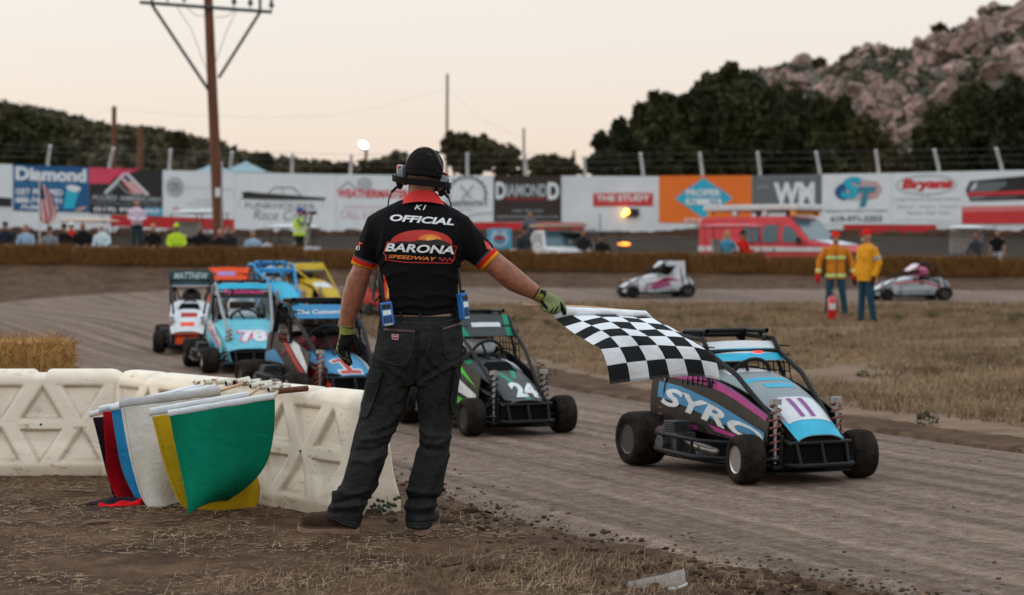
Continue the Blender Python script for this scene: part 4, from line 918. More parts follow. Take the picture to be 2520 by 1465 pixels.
def kart(loc,rotz,name_label,opt,sc=1.0):
    g=opt.get; H=g('H',.86)
    T=thing('race_kart',name_label,'race kart',loc,rotz,'caged dirt karts on the track'); T.scale=sc if isinstance(sc,tuple) else (sc,)*3
    rimm=g('rim',m_alu)
    fx,fy,fr,fw=.36,-.62,.138,.145; rx,ry,rr_,rw=.39,.58,.163,.21
    for sx in(-1,1):
        for (x,y,r,w,st) in((fx,fy,fr,fw,g('steer',0)),(rx,ry,rr_,rw,0)):
            W=rim(r,w).build('wheel',rimm if y<0 or g('rim_rear') else m_dkrim,T,smooth=35); W.location=(sx*x,y,r); W.rotation_euler=(0,0,st)
            t=tyre(r,w,m_tyre).build('tyre',m_tyre,W,smooth=50)
    fc=g('frame',m_iron)
    mb=MB()
    for s in(-1,1):
        mb.chain([(s*.20,-.72,.09),(s*.25,-.35,.08),(s*.27,.1,.08),(s*.25,.62,.10)],.015,8,flat=True)
        mb.chain([(s*.18,-.70,.26),(s*.235,-.25,.36),(s*.25,.30,.42),(s*.20,.68,.34)],.013,8)
        mb.bar((s*.19,-.70,.09),(s*.18,-.70,.26),.013); mb.bar((s*.25,-.3,.08),(s*.235,-.28,.36),.013); mb.bar((s*.26,.3,.08),(s*.25,.3,.42),.013); mb.bar((s*.25,-.28,.08),(s*.19,-.68,.25),.011)
        mb.bar((s*.19,-.52,.13),(s*.33,fy,.14),.011); mb.bar((s*.19,-.70,.13),(s*.33,fy,.14),.011); mb.bar((s*.2,-.6,.24),(s*.33,fy,.16),.010)
    for y,z in((-.72,.09),(-.35,.08),(.1,.08),(.62,.10)): mb.bar((-.25,y,z),(.25,y,z),.013)
    mb.bar((-.32,ry,rr_),(.32,ry,rr_),.02,10)
    mb.build('frame',m_iron,T,smooth=60)
    mb=MB(); pan=[(-.24,-.74),(.24,-.74),(.27,-.2),(.27,.6),(-.27,.6),(-.27,-.2)]
    mb.prism([(x,y,.058) for x,y in pan],(0,0,.008)); mb.build('belly_pan',m_iron,T)
    for s in(-1,1):
        mb=MB(); mb.chain([(s*.26,-.40,.11),(s*.42,-.30,.12),(s*.46,-.2,.12),(s*.46,.25,.13),(s*.42,.34,.13),(s*.26,.40,.11)],.014,8); mb.chain([(s*.26,-.36,.2),(s*.43,-.24,.21),(s*.44,.25,.22),(s*.26,.36,.2)],.012,8)
        mb.bar((s*.45,-.15,.12),(s*.44,-.15,.215),.01); mb.bar((s*.45,.2,.12),(s*.44,.2,.215),.01); mb.build('nerf_bar',m_iron,T,smooth=60)
    mb=MB(); mb.chain([(-.17,-.70,.10),(-.20,-.82,.11),(-.16,-.86,.11),(.16,-.86,.11),(.20,-.82,.11),(.17,-.70,.10)],.014,8); mb.chain([(-.17,-.70,.24),(-.19,-.81,.23),(.19,-.81,.23),(.17,-.70,.24)],.012,8)
    for x in(-.15,0,.15): mb.bar((x,-.855,.11),(x*1.05,-.81,.23),.010)
    mb.build('front_bumper',m_iron,T,smooth=60)
    mb=MB(); mb.chain([(-.2,.62,.16),(-.24,.80,.17),(.24,.80,.17),(.2,.62,.16)],.015,8); mb.chain([(-.2,.66,.32),(-.22,.79,.30),(.22,.79,.30),(.2,.66,.32)],.012,8); mb.build('rear_bumper',m_iron,T,smooth=60)
    for s in(-1,1):
        for (p,q,n) in(((s*.195,-.655,.45),(s*.205,-.665,.11),7),((s*.24,.50,.52),(s*.27,.57,.20),7)):
            p=Vector(p);q=Vector(q);d=q-p; u=d.orthogonal().normalized(); w_=d.normalized().cross(u)
            mb=MB(); mb.chain([p+d*(k/(n*12))*.86+d*.04+(u*math.cos(2*PI*k/12)+w_*math.sin(2*PI*k/12))*.030 for k in range(n*12)],.0058,6)
            ob=mb.build('shock_spring',g('spring',m_spring),T,smooth=60)
            mb=MB(); mb.bar(p-d*.06,q,.012,8); mb.bar(p-d*.05,p+d*.04,.032,10); mb.bar(q-d*.1,q-d*.06,.032,10); mb.build('damper',m_alu,ob,smooth=40)
    # front lower panel
    mb=MB(); mb.prism([(-.16,-.70,.085),(-.16,-.795,.10),(-.16,-.80,.255),(-.16,-.70,.27)],(.32,0,0)); mb.build('front_panel',g('front',m_net),T,bevel=.01)
    # hood
    hz=g('hood_z',(.60,.585,.53,.43,.275)); hy=g('hood_y',(.10,-.07,-.30,-.56,-.81)); hw=g('hood_w',(.215,.21,.19,.165,.145))
    def S(u,v):
        y,=crom([(a,) for a in hy],v); z,=crom([(a,) for a in hz],v); w_,=crom([(a,) for a in hw],v); x=2*u-1
        return Vector((x*w_,y,z-.045*abs(x)**3.2*(1-.3*v)))
    def Sn(e): 
        def f(u,v):
            p=S(u,v); a=S(min(u+.02,1.02),v)-S(u-.02,v); b=S(u,min(v+.02,1))-S(u,max(v-.02,0)); n=a.cross(b).normalized(); n=n if n.z>0 else -n
            return p+n*e
        return f
    hb=MB(); hb.surf(S,16,20,-.008); 
    if g('hood_tip'): hb.m=[1 if (k%20)>=g('hood_tip_at',15) else 0 for k in range(16*20)]+[0]*(len(hb.f)-320)
    hood=hb.build('hood',[g('hood'),g('hood_tip') or g('hood')],T,smooth=50)
    # sides of the nose under the hood
    for s in(-1,1):
        mb=MB()
        def NS(u,v,s=s):
            p=S(.5+.5*s*1.0,.18+.80*u); b=Vector((s*(.24-.05*u),p.y,.10+.0*u)); return p+(b-p)*v+Vector((-s*.004,0,-.004))
        mb.surf(NS,10,6,.006 if s>0 else -.006); mb.build('nose_side',g('nose_side',m_net),T,smooth=40)
    if g('scoop'):
        mb=MB(); mb.add([Sn(.004)(u,v) for u,v in((.26,.40),(.74,.40),(.80,.56),(.20,.56))]+[Sn(.03)(u,v) for u,v in((.29,.42),(.71,.42))]+[Sn(.004)(.80,.56),Sn(.004)(.20,.56)],[(0,1,5,4),(0,4,3),(1,2,5),(4,5,2,3)]); mb.build('hood_scoop',g('scoop'),hood)
    for d in g('hood_art',[]):
        mb=MB()
        if d[0]=='t': text_on(mb,d[1],lambda u,v,d=d: Sn(d[5] if len(d)>5 else .003)(u,1-v),(d[2][0],1-d[2][3],d[2][2],1-d[2][1]),d[4] if len(d)>4 else .03,0,.12)
        else: poly_on(mb,d[1],Sn(d[4] if len(d)>4 else .002),maxe=.12)
        mb.build('number' if d[0]=='t' else 'stripe',d[3] if d[0]=='t' else d[2],hood)
    # side panels
    sh=g('side_h',((.20,.58),(.20,.58),(.19,.52),(.18,.42))) # (bottom, top) from rear to front
    sy=g('side_y',(.62,.28,-.10,-.46))
    for s in(-1,1):
        def SP_(u,v,s=s):
            y,=crom([(a,) for a in sy],u); b,t=crom(sh,u); return Vector((s*(.285+.012*math.sin(PI*v)*(1-.4*u)-.045*u-.02*v),y,b+(t-b)*v))
        def So(e,s=s): return lambda u,v: SP_(u,v)+Vector((s*e,0,0))
        mb=MB(); mb.surf(SP_,16,10,.006 if s<0 else -.006); sp=mb.build('side_panel',g('side'),T,smooth=50)
        for d in g('side_art',[]):
            mb=MB(); fl=So(d[4] if len(d)>4 and d[0]=='p' else (.006 if d[0]=='t' else .004))
            if d[0]=='t': 
                fm=(lambda u,v,fl=fl: fl(u,v)) if s<0 else (lambda u,v,fl=fl: fl(1-u if False else u,v))
                r=d[2]; 
                if s>0: r=(r[2],r[1],r[0],r[3])
                sl_=d[4] if len(d)>4 else 0
                text_on(mb,d[1],lambda u,v,fl=fl,sl_=sl_: fl(u,v-sl_*(u-.5)),r,.03,.25 if s<0 else .25,.12)
            else: poly_on(mb,d[1],fl,maxe=.12)
            mb.build('lettering' if d[0]=='t' else 'stripe',d[3] if d[0]=='t' else d[2],sp)
    # cage
    mb=MB(); ct=.0145*g('tube',1)
    w2=g('cw',.235); yb=g('yb',.46); yf=g('yf',.04)
    for s in(-1,1):
        mb.chain([(s*.26,yb+.06,.10),(s*.27,yb+.04,.45),(s*w2,yb,H-.06),(s*(w2-.02),yb-.03,H-.015)],ct,8)
        mb.chain([(s*(w2-.02),yb-.03,H-.015),(s*w2,.1,H-.03),(s*w2,yf,H-.10)],ct,8)
        mb.chain([(s*w2,yf,H-.10),(s*.215,yf-.30,.60+.35*(H-.86)),(s*.165,-.68,.29)],ct,8)
        mb.chain([(s*(w2-.02),yb,H-.05),(s*.22,.70,.36)],ct,8)
        mb.bar((s*w2,yf+.06,H-.09),(s*.255,-.02,.50),ct*.8)
    mb.bar((-w2+.02,yb-.03,H-.015),(w2-.02,yb-.03,H-.015),ct); mb.bar((-w2,yf,H-.1),(w2,yf,H-.1),ct); mb.bar((-.27,yb+.04,.45),(.27,yb+.04,.45),ct)
    mb.chain([(-w2,yb-.02,H-.1),(0,yb,.3),],ct*.8,8); mb.chain([(w2,yb-.02,H-.1),(0,yb,.3)],ct*.8,8)
    cage=mb.build('roll_cage',fc,T,smooth=60)
    if g('top_loops',True):
        mb=MB()
        for x in(-.20,.0,.20)[:: (2 if not g('mid_loop') else 1)]:
            mb.chain([(x,yb,H-.03),(x,yb-.08,H+.012),(x,.12,H+.018),(x,yf+.16,H-.005),(x,yf+.11,H-.035)],ct,8)
        mb.chain([(-.2,yb-.10,H+.012),(.2,yb-.10,H+.012)],ct,8); mb.build('roof_rail',g('rail',m_iron),T,smooth=60)
    # visor
    vh=g('visor_h',.10); vo=g('visor_out',.05)
    def V(u,v): 
        x=2*u-1; return Vector((x*(w2+.012),yf-vo*(1-v)-.02*(1-x*x)+.075*v,H-.115-vh*.35+vh*v*(1 if v<1 else 1)+.012*(1-x*x)*v))
    mb=MB(); mb.surf(V,14,8,.006); 
    if g('visor2'): mb.m=[1 if (k%8)<g('visor_split',3) else 0 for k in range(112)]+[0]*(len(mb.f)-112)
    vz=mb.build('visor',[g('visor'),g('visor2') or g('visor')],T,smooth=50)
    vn=lambda e: (lambda u,v: V(u,v)+Vector((0,-e,e*.4)))
    for d in g('visor_art',[]):
        mb=MB()
        if d[0]=='t': text_on(mb,d[1],vn(.005),d[2],.02,d[4] if len(d)>4 else .15,.12)
        else: poly_on(mb,d[1],vn(.003),maxe=.15)
        mb.build('lettering' if d[0]=='t' else 'stripe',d[3] if d[0]=='t' else d[2],vz)
    if g('roof'):
        mb=MB(); mb.surf(lambda u,v: Vector(((2*u-1)*(w2+.005),yf+.07+(yb-yf-.09)*v,H-.012+.02*math.sin(PI*u)-.02*(1-v))),10,8,.006); mb.build('roof_panel',g('roof'),T,smooth=50)
    if g('quarter'):
        for s in(-1,1):
            mb=MB(); mb.prism([(s*(w2+.012),yb+.12,.50),(s*(w2+.012),yb-.28,.50),(s*(w2+.012),yb-.08,H-.12),(s*(w2+.012),yf+.1,H-.13),(s*(w2+.012),yf+.1,H-.02),(s*(w2+.012),yb+.10,H-.0)],(s*.008,0,0)); mb.build('quarter_panel',g('quarter'),T)
    # side net, seat, wheel, engine, tail
    for s in(-1,1):
        mb=MB()
        for k in range(7): mb.bar((s*.262,.30-.06*k,.50),(s*.245,.31-.06*k,H-.14),.004,5)
        for k in range(5): mb.bar((s*.258,.31,.53+.05*k),(s*.25,-.06,.53+.05*k),.004,5)
        if g('net',True): mb.build('side_net',m_net,T)
    mb=MB(); mb.surf(lambda u,v: Vector(((2*u-1)*.19,.42-.10*v+.0*u-.06*(1-(2*u-1)**2)*-1-.02-.10*abs(2*u-1)**2,.12+.48*v)),10,10,.02); mb.surf(lambda u,v: Vector(((2*u-1)*.19,.05+.32*v,.12+.05*abs(2*u-1)**2)),10,6,.02); mb.build('seat',m_seatm,T,smooth=60)
    mb=MB(); c0=Vector((0,-.03,.55)); rt=Matrix.Rotation(R(-62),3,'X'); mb.chain([c0+rt@Vector((.125*math.cos(a),.125*math.sin(a),0)) for a in [2*PI*k/24 for k in range(25)]],.012,8,flat=True)
    for a in(0,2.1,4.2): mb.bar(c0,c0+rt@Vector((.12*math.cos(a),.12*math.sin(a),0)),.009)
    mb.bar(c0,c0+Vector((0,-.25,-.16)),.011); mb.build('steering_wheel',m_iron,T,smooth=60)
    mb=MB(); ex=-.35
    mb.box((ex,.20,.165),(.13,.22,.13))
    for k in range(5): mb.box((ex,.20,.238+.013*k),(.13-.006*k,.17-.010*k,.007))
    mb.lathe([(-.03,.05),(.05,.05),(.06,.04)],(ex-.08,.22,.16),'X',16); mb.lathe([(-.012,.07),(.012,.07)],(-.31,.44,.17),'X',20)
    E_=mb.build('engine',m_eng,T,bevel=.006)
    mb=MB(); mb.chain([(ex-.02,.08,.20),(ex-.05,-.04,.19),(ex-.04,-.16,.165),(ex-.02,-.30,.15)],[.016,.02,.03,.024],10); mb.build('exhaust',m_exh,E_,smooth=60)
    mb=MB(); mb.chain([(ex+.02,.33,.20),(ex+.0,.40,.21)],[.03,.042],12); mb.build('air_filter',M('filter_dark',(.05,.02,.02),.7),E_,smooth=60)
    if g('tail'):
        mb=MB(); mb.loft([ring((0,y,z),(wx,0,0),(0,0,hh_),24,3) for y,z,wx,hh_ in((.50,.42,.19,.13),(.60,.42,.20,.14),(.72,.38,.17,.11),(.80,.33,.10,.06))]); mb.build('fuel_tank',g('tail'),T,smooth=50)
    return T
m_suit={}
def driver(K,label,helm,suit,sc=1.0,helm2=None):
    """a seated driver in the kart's own frame"""
    T=thing('person',label,'person',K.location,K.rotation_euler.z,'kart drivers'); T.scale=K.scale
    b=MB(); b.loft([ring((0,y,z),(wx,0,0),(0,d,0),18,2.4) for y,z,wx,d in((.24,.16,.17,.12),(.25,.3,.165,.115),(.27,.42,.185,.12),(.28,.50,.19,.105),(.27,.55,.12,.08),(.25,.60,.06,.06))])
    for s in(-1,1):
        b.chain([(s*.17,.27,.49),(s*.23,.14,.40),(s*.16,.03,.50),(s*.115,-.0,.545)],[.065,.052,.042,.034],12)
        for k in range(4): b.chain([(s*.12-s*.005,-.01-.006*k,.56-.016*k),(s*.10,-.055,.57-.016*k),(s*.085,-.035,.56-.016*k)],[.011,.010,.009],6)
        b.chain([(s*.10,.18,.17),(s*.13,-.18,.30),(s*.12,-.50,.14)],[.085,.065,.05],12)
    b.ell((0,.24,.67),(.09,.10,.11))
    q=fuse(b,.016,3); q.build('body',suit,T,smooth=180)
    h=MB(); h.ell((0,.235,.685),(.128,.150,.135),28,18); h.chain([(-.09,.13,.60),(0,.085,.60),(.09,.13,.60)],[.045,.05,.045],12)
    H_=h.build('helmet',helm,T,smooth=180)
    v=MB(); v.surf(lambda u,w_: Vector((.1315*math.sin(R(-62+124*u)),.235-.156*math.cos(R(-62+124*u)),.665+.07*w_)),16,4,.003); v.build('helmet_visor',M('smoke_visor',(.01,.012,.016),.12,var=0,coat=.5),H_,smooth=60)
    if helm2:
        v=MB(); v.surf(lambda u,w_: Vector((.1*math.cos(2*PI*u)*1.02*math.cos(w_*.35+.55),.235+.122*math.sin(2*PI*u)*math.cos(w_*.35+.55),.687+.1355*math.sin(w_*.35+.62))),24,4,.002); v.build('helmet_band',helm2,H_,smooth=60)
    return T
m_whiteP=paint('white',(.62,.65,.68)); m_blackP=paint('black',(.006,.006,.007)); m_cyan=paint('cyan',(.03,.42,.62)); m_mag=paint('magenta',(.38,.03,.20)); m_pink=paint('pink',(.62,.05,.18))
m_purp=paint('purple',(.26,.07,.26)); m_blue=paint('blue',(.035,.22,.42)); m_ltcyan=paint('light_cyan',(.12,.47,.58)); m_green=paint('green',(.01,.24,.13)); m_lime=paint('lime',(.06,.52,.03)); m_grey=paint('graphite',(.05,.058,.062)); m_orange=paint('orange',(.80,.085,.012)); m_yel=paint('yellow',(.52,.35,.015)); m_redP=paint('red',(.42,.02,.018)); m_silver=paint('silver',(.42,.44,.47)); m_bluetube=paint('blue_tube',(.03,.26,.55)); m_grayhood=paint('pale_grey',(.24,.29,.31)); m_teal=paint('dark_teal',(.02,.05,.06)); m_magred=paint('crimson',(.30,.012,.05))
def kat(x,y): # contact pixel -> point on the terrain (first hit along the ray)
    r=ray(x,y); t=5.0
    while t<130:
        p=CAMP+r*(t/r.y)
        if p.z<=terr(p.x,p.y)+.008: break
        t+=.02
    return Vector((p.x,p.y,terr(p.x,p.y)+.008))
def kplace(x,y,th): return kat(x,y),R(th)
def kfl(x,y,th,sc=1.0):
    p=kat(x,y); q=Matrix.Rotation(R(th),3,'Z')@Vector((-.36*(sc[0] if isinstance(sc,tuple) else sc),-.62*(sc[1] if isinstance(sc,tuple) else sc),0)); l=p-q; l.z=terr(l.x,l.y)+.008; return l,R(th)
# black and magenta kart in front
K1=kart(*kfl(1836,1192,25.5,(1.07,.97,1.03)),'black kart with magenta and cyan stripes, white nose plate, closest to the camera',dict(H=.80,side_y=(.66,.26,-.18,-.64),side_h=((.24,.57),(.24,.57),(.22,.52),(.20,.37)),hood=m_grayhood,hood_tip=m_cyan,hood_tip_at=17,side=m_blackP,visor=m_whiteP,visor2=m_cyan,visor_split=3,visor_h=.10,tail=m_cyan,mid_loop=False,steer=R(-6),
 hood_art=[('p',[(.10,.68),(.90,.68),(.94,.87),(.06,.87)],m_whiteP,0),('t','11',(.36,.70,.66,.85),m_purp,.05,.005),('p',[(.1,.40),(.9,.40),(.92,.45),(.08,.45)],m_cyan,0),('p',[(.15,.10),(.85,.10),(.87,.26),(.13,.26)],m_whiteP,0),('p',[(.3,.50),(.78,.50),(.8,.56),(.3,.56)],m_cyan,0)],
 side_art=[('p',[(.0,.98),(.5,.98),(.97,.92),(.97,.80),(.5,.86),(.0,.90)],m_mag,0),('p',[(.0,.99),(.6,.995),(.98,.99),(.98,.93),(.5,.97),(.0,.96)],m_purp,0),('p',[(.10,.80),(.30,.74),(.97,.44),(.97,.16),(.60,.28),(.10,.52)],m_blue,0),('t','SYRO',(.14,.24,.96,.58),m_whiteP,.40),('p',[(.55,.18),(.96,.06),(.96,.0),(.6,.08)],m_mag,0),('p',[(.0,.10),(.45,.10),(.45,.02),(.0,.02)],m_mag,0)],visor_art=[('p',[(.1,.55),(.9,.55),(.9,.62),(.1,.62)],m_cyan)]),(1.07,.97,1.03))
driver(K1,'driver in a dark helmet inside the black and magenta kart',paint('dark_helmet',(.02,.022,.03)),M('black_suit',(.015,.015,.018),.8)).scale=(1.0,1.0,.90)
tl=MB(); tl.box((0,0,0),(.055,.015,.012)); RL_=tl.build('dash_light',M('red_lamp',(1,.02,.015),.4,emit=2.5,var=0),K1,bevel=.003); RL_.location=(.03,-.07,.70)
# green kart
K2=kart(*kfl(1160,1073,23),'dark grey and green kart numbered 24 passing just right of the official',dict(H=.86,hood_z=(.53,.52,.46,.38,.26),hood=m_grey,side=m_blackP,visor=m_grey,visor_h=.15,visor_out=.06,tail=m_lime,rim=m_iron,spring=m_iron,scoop=m_net,front=m_net,
 hood_art=[('p',[(.0,.02),(.28,.02),(.16,.30),(.0,.30)],m_green,0),('p',[(.2,.45),(.32,.45),(.62,.99),(.48,.99)],m_green,0),('p',[(.62,.02),(.98,.02),(.98,.5),(.86,.36)],m_whiteP,0),('p',[(.72,.45),(.85,.45),(.62,.7),(.52,.7)],m_green,0),('t','24',(.28,.77,.90,.95),m_whiteP,.05,.005)],
 side_art=[('p',[(.0,.99),(.6,.99),(.95,.60),(.6,.80),(.0,.75)],m_lime,0),('p',[(.1,.6),(.55,.66),(.95,.40),(.95,.18),(.5,.36),(.1,.30)],m_whiteP,0),('p',[(.0,.2),(.5,.24),(.98,.08),(.98,.02),(.0,.02)],m_lime,0)],
 visor_art=[('p',[(.08,.0),(.22,.0),(.10,1),(.0,1)],m_green,0),('p',[(.84,.0),(.94,.0),(.96,1),(.86,1)],m_green,0),('p',[(.3,.42),(.78,.42),(.78,.62),(.3,.62)],m_whiteP,0)]))
driver(K2,'driver in a red and white helmet inside the dark grey and green kart',m_whiteP,M('black_suit',(0,0,0)),helm2=m_redP)
K3=kart(*kfl(728,994,22,(1.32,1.1,1.0)),'blue kart with a red number 1 on its nose beside the official\'s left hand',dict(H=.88,hood_z=(.43,.42,.39,.34,.25),hood=m_blue,side=m_blackP,visor=m_blue,visor_h=.11,visor_out=.07,tail=m_whiteP,
 hood_art=[('p',[(.37,.61),(.57,.59),(.57,.965),(.37,.965)],m_whiteP,0,.003),('p',[(.20,.865),(.74,.865),(.74,.975),(.20,.975)],m_whiteP,0,.0032),('p',[(.22,.66),(.40,.60),(.40,.72),(.22,.75)],m_whiteP,0,.0034),('p',[(.41,.63),(.535,.615),(.535,.95),(.41,.95)],m_redP,0,.0055),('p',[(.235,.89),(.705,.89),(.705,.953),(.235,.953)],m_redP,0,.0058),('p',[(.255,.685),(.42,.632),(.42,.69),(.255,.728)],m_redP,0,.006),('p',[(.92,.1),(1.0,.1),(1.0,.98),(.93,.98)],m_whiteP,0)],
 side_art=[('p',[(.45,.98),(.75,.98),(.98,.55),(.98,.30)],m_whiteP,0),('p',[(.30,.98),(.42,.98),(.98,.22),(.98,.02)],m_redP,0),('p',[(.0,.5),(.25,.6),(.5,.3),(.0,.3)],m_blue,0)],
 nose_side=m_redP,visor_art=[('t','The CustomCart',(.10,.3,.92,.62),m_whiteP,.3)]),(1.32,1.1,1.0))
driver(K3,'driver in a black helmet inside the blue number 1 kart',m_blackP,M('red_suit',(.16,.02,.02),.8))
K4=kart(*kfl(516,919,14,(1.28,1.15,1.04)),'light cyan kart numbered 78 with a pink name on its dark visor',dict(H=.95,hood=m_ltcyan,side=m_ltcyan,visor=m_cyan,visor2=m_blackP,visor_split=5,visor_h=.15,visor_out=.06,tail=m_ltcyan,frame=M('silver_tube',(.22,.24,.26),.4,.5),hood_w=(.27,.27,.265,.25,.22),hood_z=(.56,.55,.50,.42,.27),scoop=m_ltcyan,mid_loop=True,
 hood_art=[('t','78',(.26,.68,.80,.90),m_pink,.12,.003),('t','78',(.285,.69,.775,.89),m_whiteP,.055,.0055)],
 side_art=[('p',[(.1,.85),(.5,.85),(.92,.55),(.92,.28),(.5,.45),(.15,.6)],m_whiteP,0),('t','Lucas',(.2,.42,.88,.68),m_pink,.45),('p',[(.3,.3),(.95,.1),(.95,.0),(.35,.12)],m_blue,0)],
 nose_side=m_ltcyan,visor_art=[('t','Ty Schmauss',(.13,.2,.87,.58),m_pink,.15)]),(1.28,1.15,1.04))
driver(K4,'driver in a white helmet inside the light cyan kart',m_whiteP,M('pale_suit',(.25,.3,.33),.8))
K5=kart(*kfl(392,872,6,1.02),'white kart with a black visor name panel behind the light cyan kart',dict(H=1.02,hood=m_whiteP,side=m_whiteP,visor=m_teal,visor_h=.20,visor_out=.03,cw=.27,hood_w=(.25,.25,.24,.23,.2),hood_z=(.66,.64,.57,.46,.28),roof=m_blackP,scoop=m_net,rim=m_iron,mid_loop=True,
 hood_art=[('p',[(.3,.66),(.75,.66),(.75,.76),(.3,.76)],m_redP,0),('p',[(.3,.84),(.7,.84),(.7,.9),(.3,.9)],m_orange,0)],front=m_orange,
 visor_art=[('t','MATTHEW',(.12,.42,.9,.86),M('pale_letter',(.30,.42,.40),.5),.2),('p',[(.0,.0),(1,.0),(1,.07),(0,.07)],m_silver,0)]),1.02)
driver(K5,'driver in a black helmet inside the white kart',m_blackP,M('black_suit',(0,0,0)))
K6=kart(*kplace(566,812,14),'kart with a bright orange roof visor behind the white kart',dict(H=.90,hood=m_blackP,side=m_orange,visor=m_orange,visor_h=.17,visor_out=.05,cw=.29,roof=m_blackP,mid_loop=True,visor_art=[('p',[(.2,.3),(.62,.3),(.66,.65),(.2,.65)],M('lilac',(.35,.2,.45),.5),0)]),1.06)
driver(K6,'driver in a red helmet inside the orange-roofed kart',m_redP,M('black_suit',(0,0,0)))
K7=kart(*kplace(680,790,25),'kart with an open roll cage of bright blue tubes',dict(H=.86,hood=m_cyan,side=m_blue,visor=m_bluetube,visor_h=.06,visor_out=.02,frame=m_bluetube,rail=m_bluetube,tube=1.35,cw=.30,mid_loop=True,visor_art=[]),1.12)
driver(K7,'driver in a blue and white helmet inside the blue-tubed kart',m_whiteP,M('blue_suit',(.03,.12,.25),.8),helm2=m_blue)
K8=kart(*kplace(765,775,35),'yellow kart at the back of the pack, left of the official',dict(H=.86,hood=m_yel,side=m_yel,visor=m_yel,visor2=m_grey,visor_split=2,visor_h=.13,visor_out=.05,roof=m_blackP,cw=.28,quarter=m_yel,tail=m_yel,frame=m_yel,hood_art=[('p',[(.1,.5),(.9,.5),(.9,.7),(.1,.7)],m_whiteP,0)]),1.14)
driver(K8,'driver in a black helmet inside the yellow kart',m_blackP,M('black_suit',(0,0,0)))
K9=kart(*kplace(958,782,40),'red kart mostly hidden behind the official\'s left elbow',dict(H=.86,hood=m_redP,side=m_redP,visor=m_redP,tail=m_redP),1.0)
driver(K9,'driver in a silver helmet inside the red kart',m_silver,M('black_suit',(0,0,0)))
K10=kart(*kplace(1615,731,-74),'white kart with magenta splashes and a tall white tail running left on the far straight',dict(H=.92,hood=m_whiteP,side=m_whiteP,visor=m_whiteP,visor_h=.14,roof=m_whiteP,quarter=m_whiteP,tail=m_whiteP,side_h=((.16,.42),(.16,.56),(.14,.52),(.14,.42)),side_art=[('p',[(.15,.75),(.45,.55),(.95,.30),(.6,.70),(.5,.85)],m_magred,0),('p',[(.35,.30),(.8,.18),(.7,.40),(.4,.55)],m_mag,0)],nose_side=m_whiteP,front=m_blackP,rim=m_iron),(1,1.2,1.0))
driver(K10,'driver in a black helmet inside the white far-straight kart',m_blackP,M('black_suit',(0,0,0)))
K11=kart(*kplace(2240,738,-78),'silver kart with a red stripe running left behind the two firefighters',dict(H=.90,hood=m_whiteP,side=m_silver,visor=M('pale_pink_panel',(.6,.45,.5),.4),visor_h=.16,visor_out=.10,tail=m_silver,side_h=((.13,.36),(.14,.48),(.14,.48),(.14,.40)),side_art=[('p',[(.05,.78),(.5,.98),(.97,.98),(.97,.85),(.5,.84),(.05,.62)],m_redP,0)],nose_side=m_silver,rim=m_iron),(1.05,1.25,1.0))
driver(K11,'driver in a pink and black helmet inside the silver kart',M('pink_helmet',(.55,.10,.22),.4),M('black_suit',(0,0,0)),helm2=m_blackP)
# ================================================================ straw bales
m_straw=M('straw',(.105,.046,.013),.9,var=.5,scale=7,bump=.6,bscale=45,stretch=(3,3,.7),col2=(.23,.115,.040),spec=.08)
def bale_mesh(L,D,H,seed,nst=900,slen=.09):
    mb=MB(); rs=random.Random(seed); n=Vector((seed*3.1,1,0))
    q=MB(); nx,ny,nz=max(6,int(L/.08)),8,8
    def face(fn,a,b): q.surf(fn,a,b)
    def cube(x,y,z): 
        p=Vector((x*L/2,y*D/2,z*H/2)); r=.06
        c=Vector((max(-L/2+r,min(L/2-r,p.x)),max(-D/2+r,min(D/2-r,p.y)),max(-H/2+r,min(H/2-r,p.z)))); d=p-c
        if d.length>r*.5: p=c+d.normalized()*r if d.length>0 else p
        return p+p.normalized()*(.03*noise.noise(p*4+n)+.018*noise.noise(p*13+n))+Vector((0,0,H/2))
    g=lambda k: -1+2*k
    face(lambda u,v: cube(g(u),-1,g(v)),nx,nz); face(lambda u,v: cube(g(1-u),1,g(v)),nx,nz); face(lambda u,v: cube(g(u),g(v),1),nx,ny); face(lambda u,v: cube(1,g(u),g(v)),ny,nz); face(lambda u,v: cube(-1,g(1-u),g(v)),ny,nz)
    mb.add(q.v,q.f)
    for _ in range(nst):
        f=rs.random(); 
        if f<.6: p=cube(rs.uniform(-1,1),-1,rs.uniform(-1,1)); nn=Vector((0,-1,0))
        elif f<.8: p=cube(rs.uniform(-1,1),rs.uniform(-1,1),1); nn=Vector((0,0,1))
        else: s=rs.choice((-1,1)); p=cube(s,rs.uniform(-1,1),rs.uniform(-1,1)); nn=Vector((s,0,0))
        d=(nn*rs.uniform(.04,.38)+Vector((rs.gauss(0,.3),rs.gauss(0,.2),rs.gauss(.0,.9)))).normalized()*slen*rs.uniform(.5,1.5)
        w=d.cross(nn if abs(d.normalized().dot(nn))<.9 else Vector((1,0,0))).normalized()*rs.uniform(.002,.0045)*(slen/.09)
        mb.add([p-w,p+w,p+d+w*.6,p+d-w*.6],[(0,1,2,3)])
    return mb
nb_=thing('straw_bale','straw bale standing behind the left water barrier, ragged golden side facing us','straw bale',(at(20,900,13.2).x-.235,13.25,0),R(3))
bm1=bale_mesh(1.28,.5,.5,3,7500,.06); 
mb=bm1; z0=at(90,838,13.1).z-.5
for p in mb.v: p.z+=z0
mb.build('straw',M('gold_straw',(.26,.105,.024),.85,var=.5,scale=14,stretch=(4,4,.5),bump=.6,bscale=40,col2=(.62,.36,.13),spec=.1),nb_,smooth=40)
pl=MB(); pl.box((0,0,z0/2),(1.1,.4,max(.02,z0-.01))); pl.build('pallet',M('grey_wood',(.12,.10,.08),.8),nb_,bevel=.01)
bl=[bale_mesh(2.25,.62,.56,k,2600,.11).build('straw_bale',m_straw,smooth=50) for k in(1,2,3)]
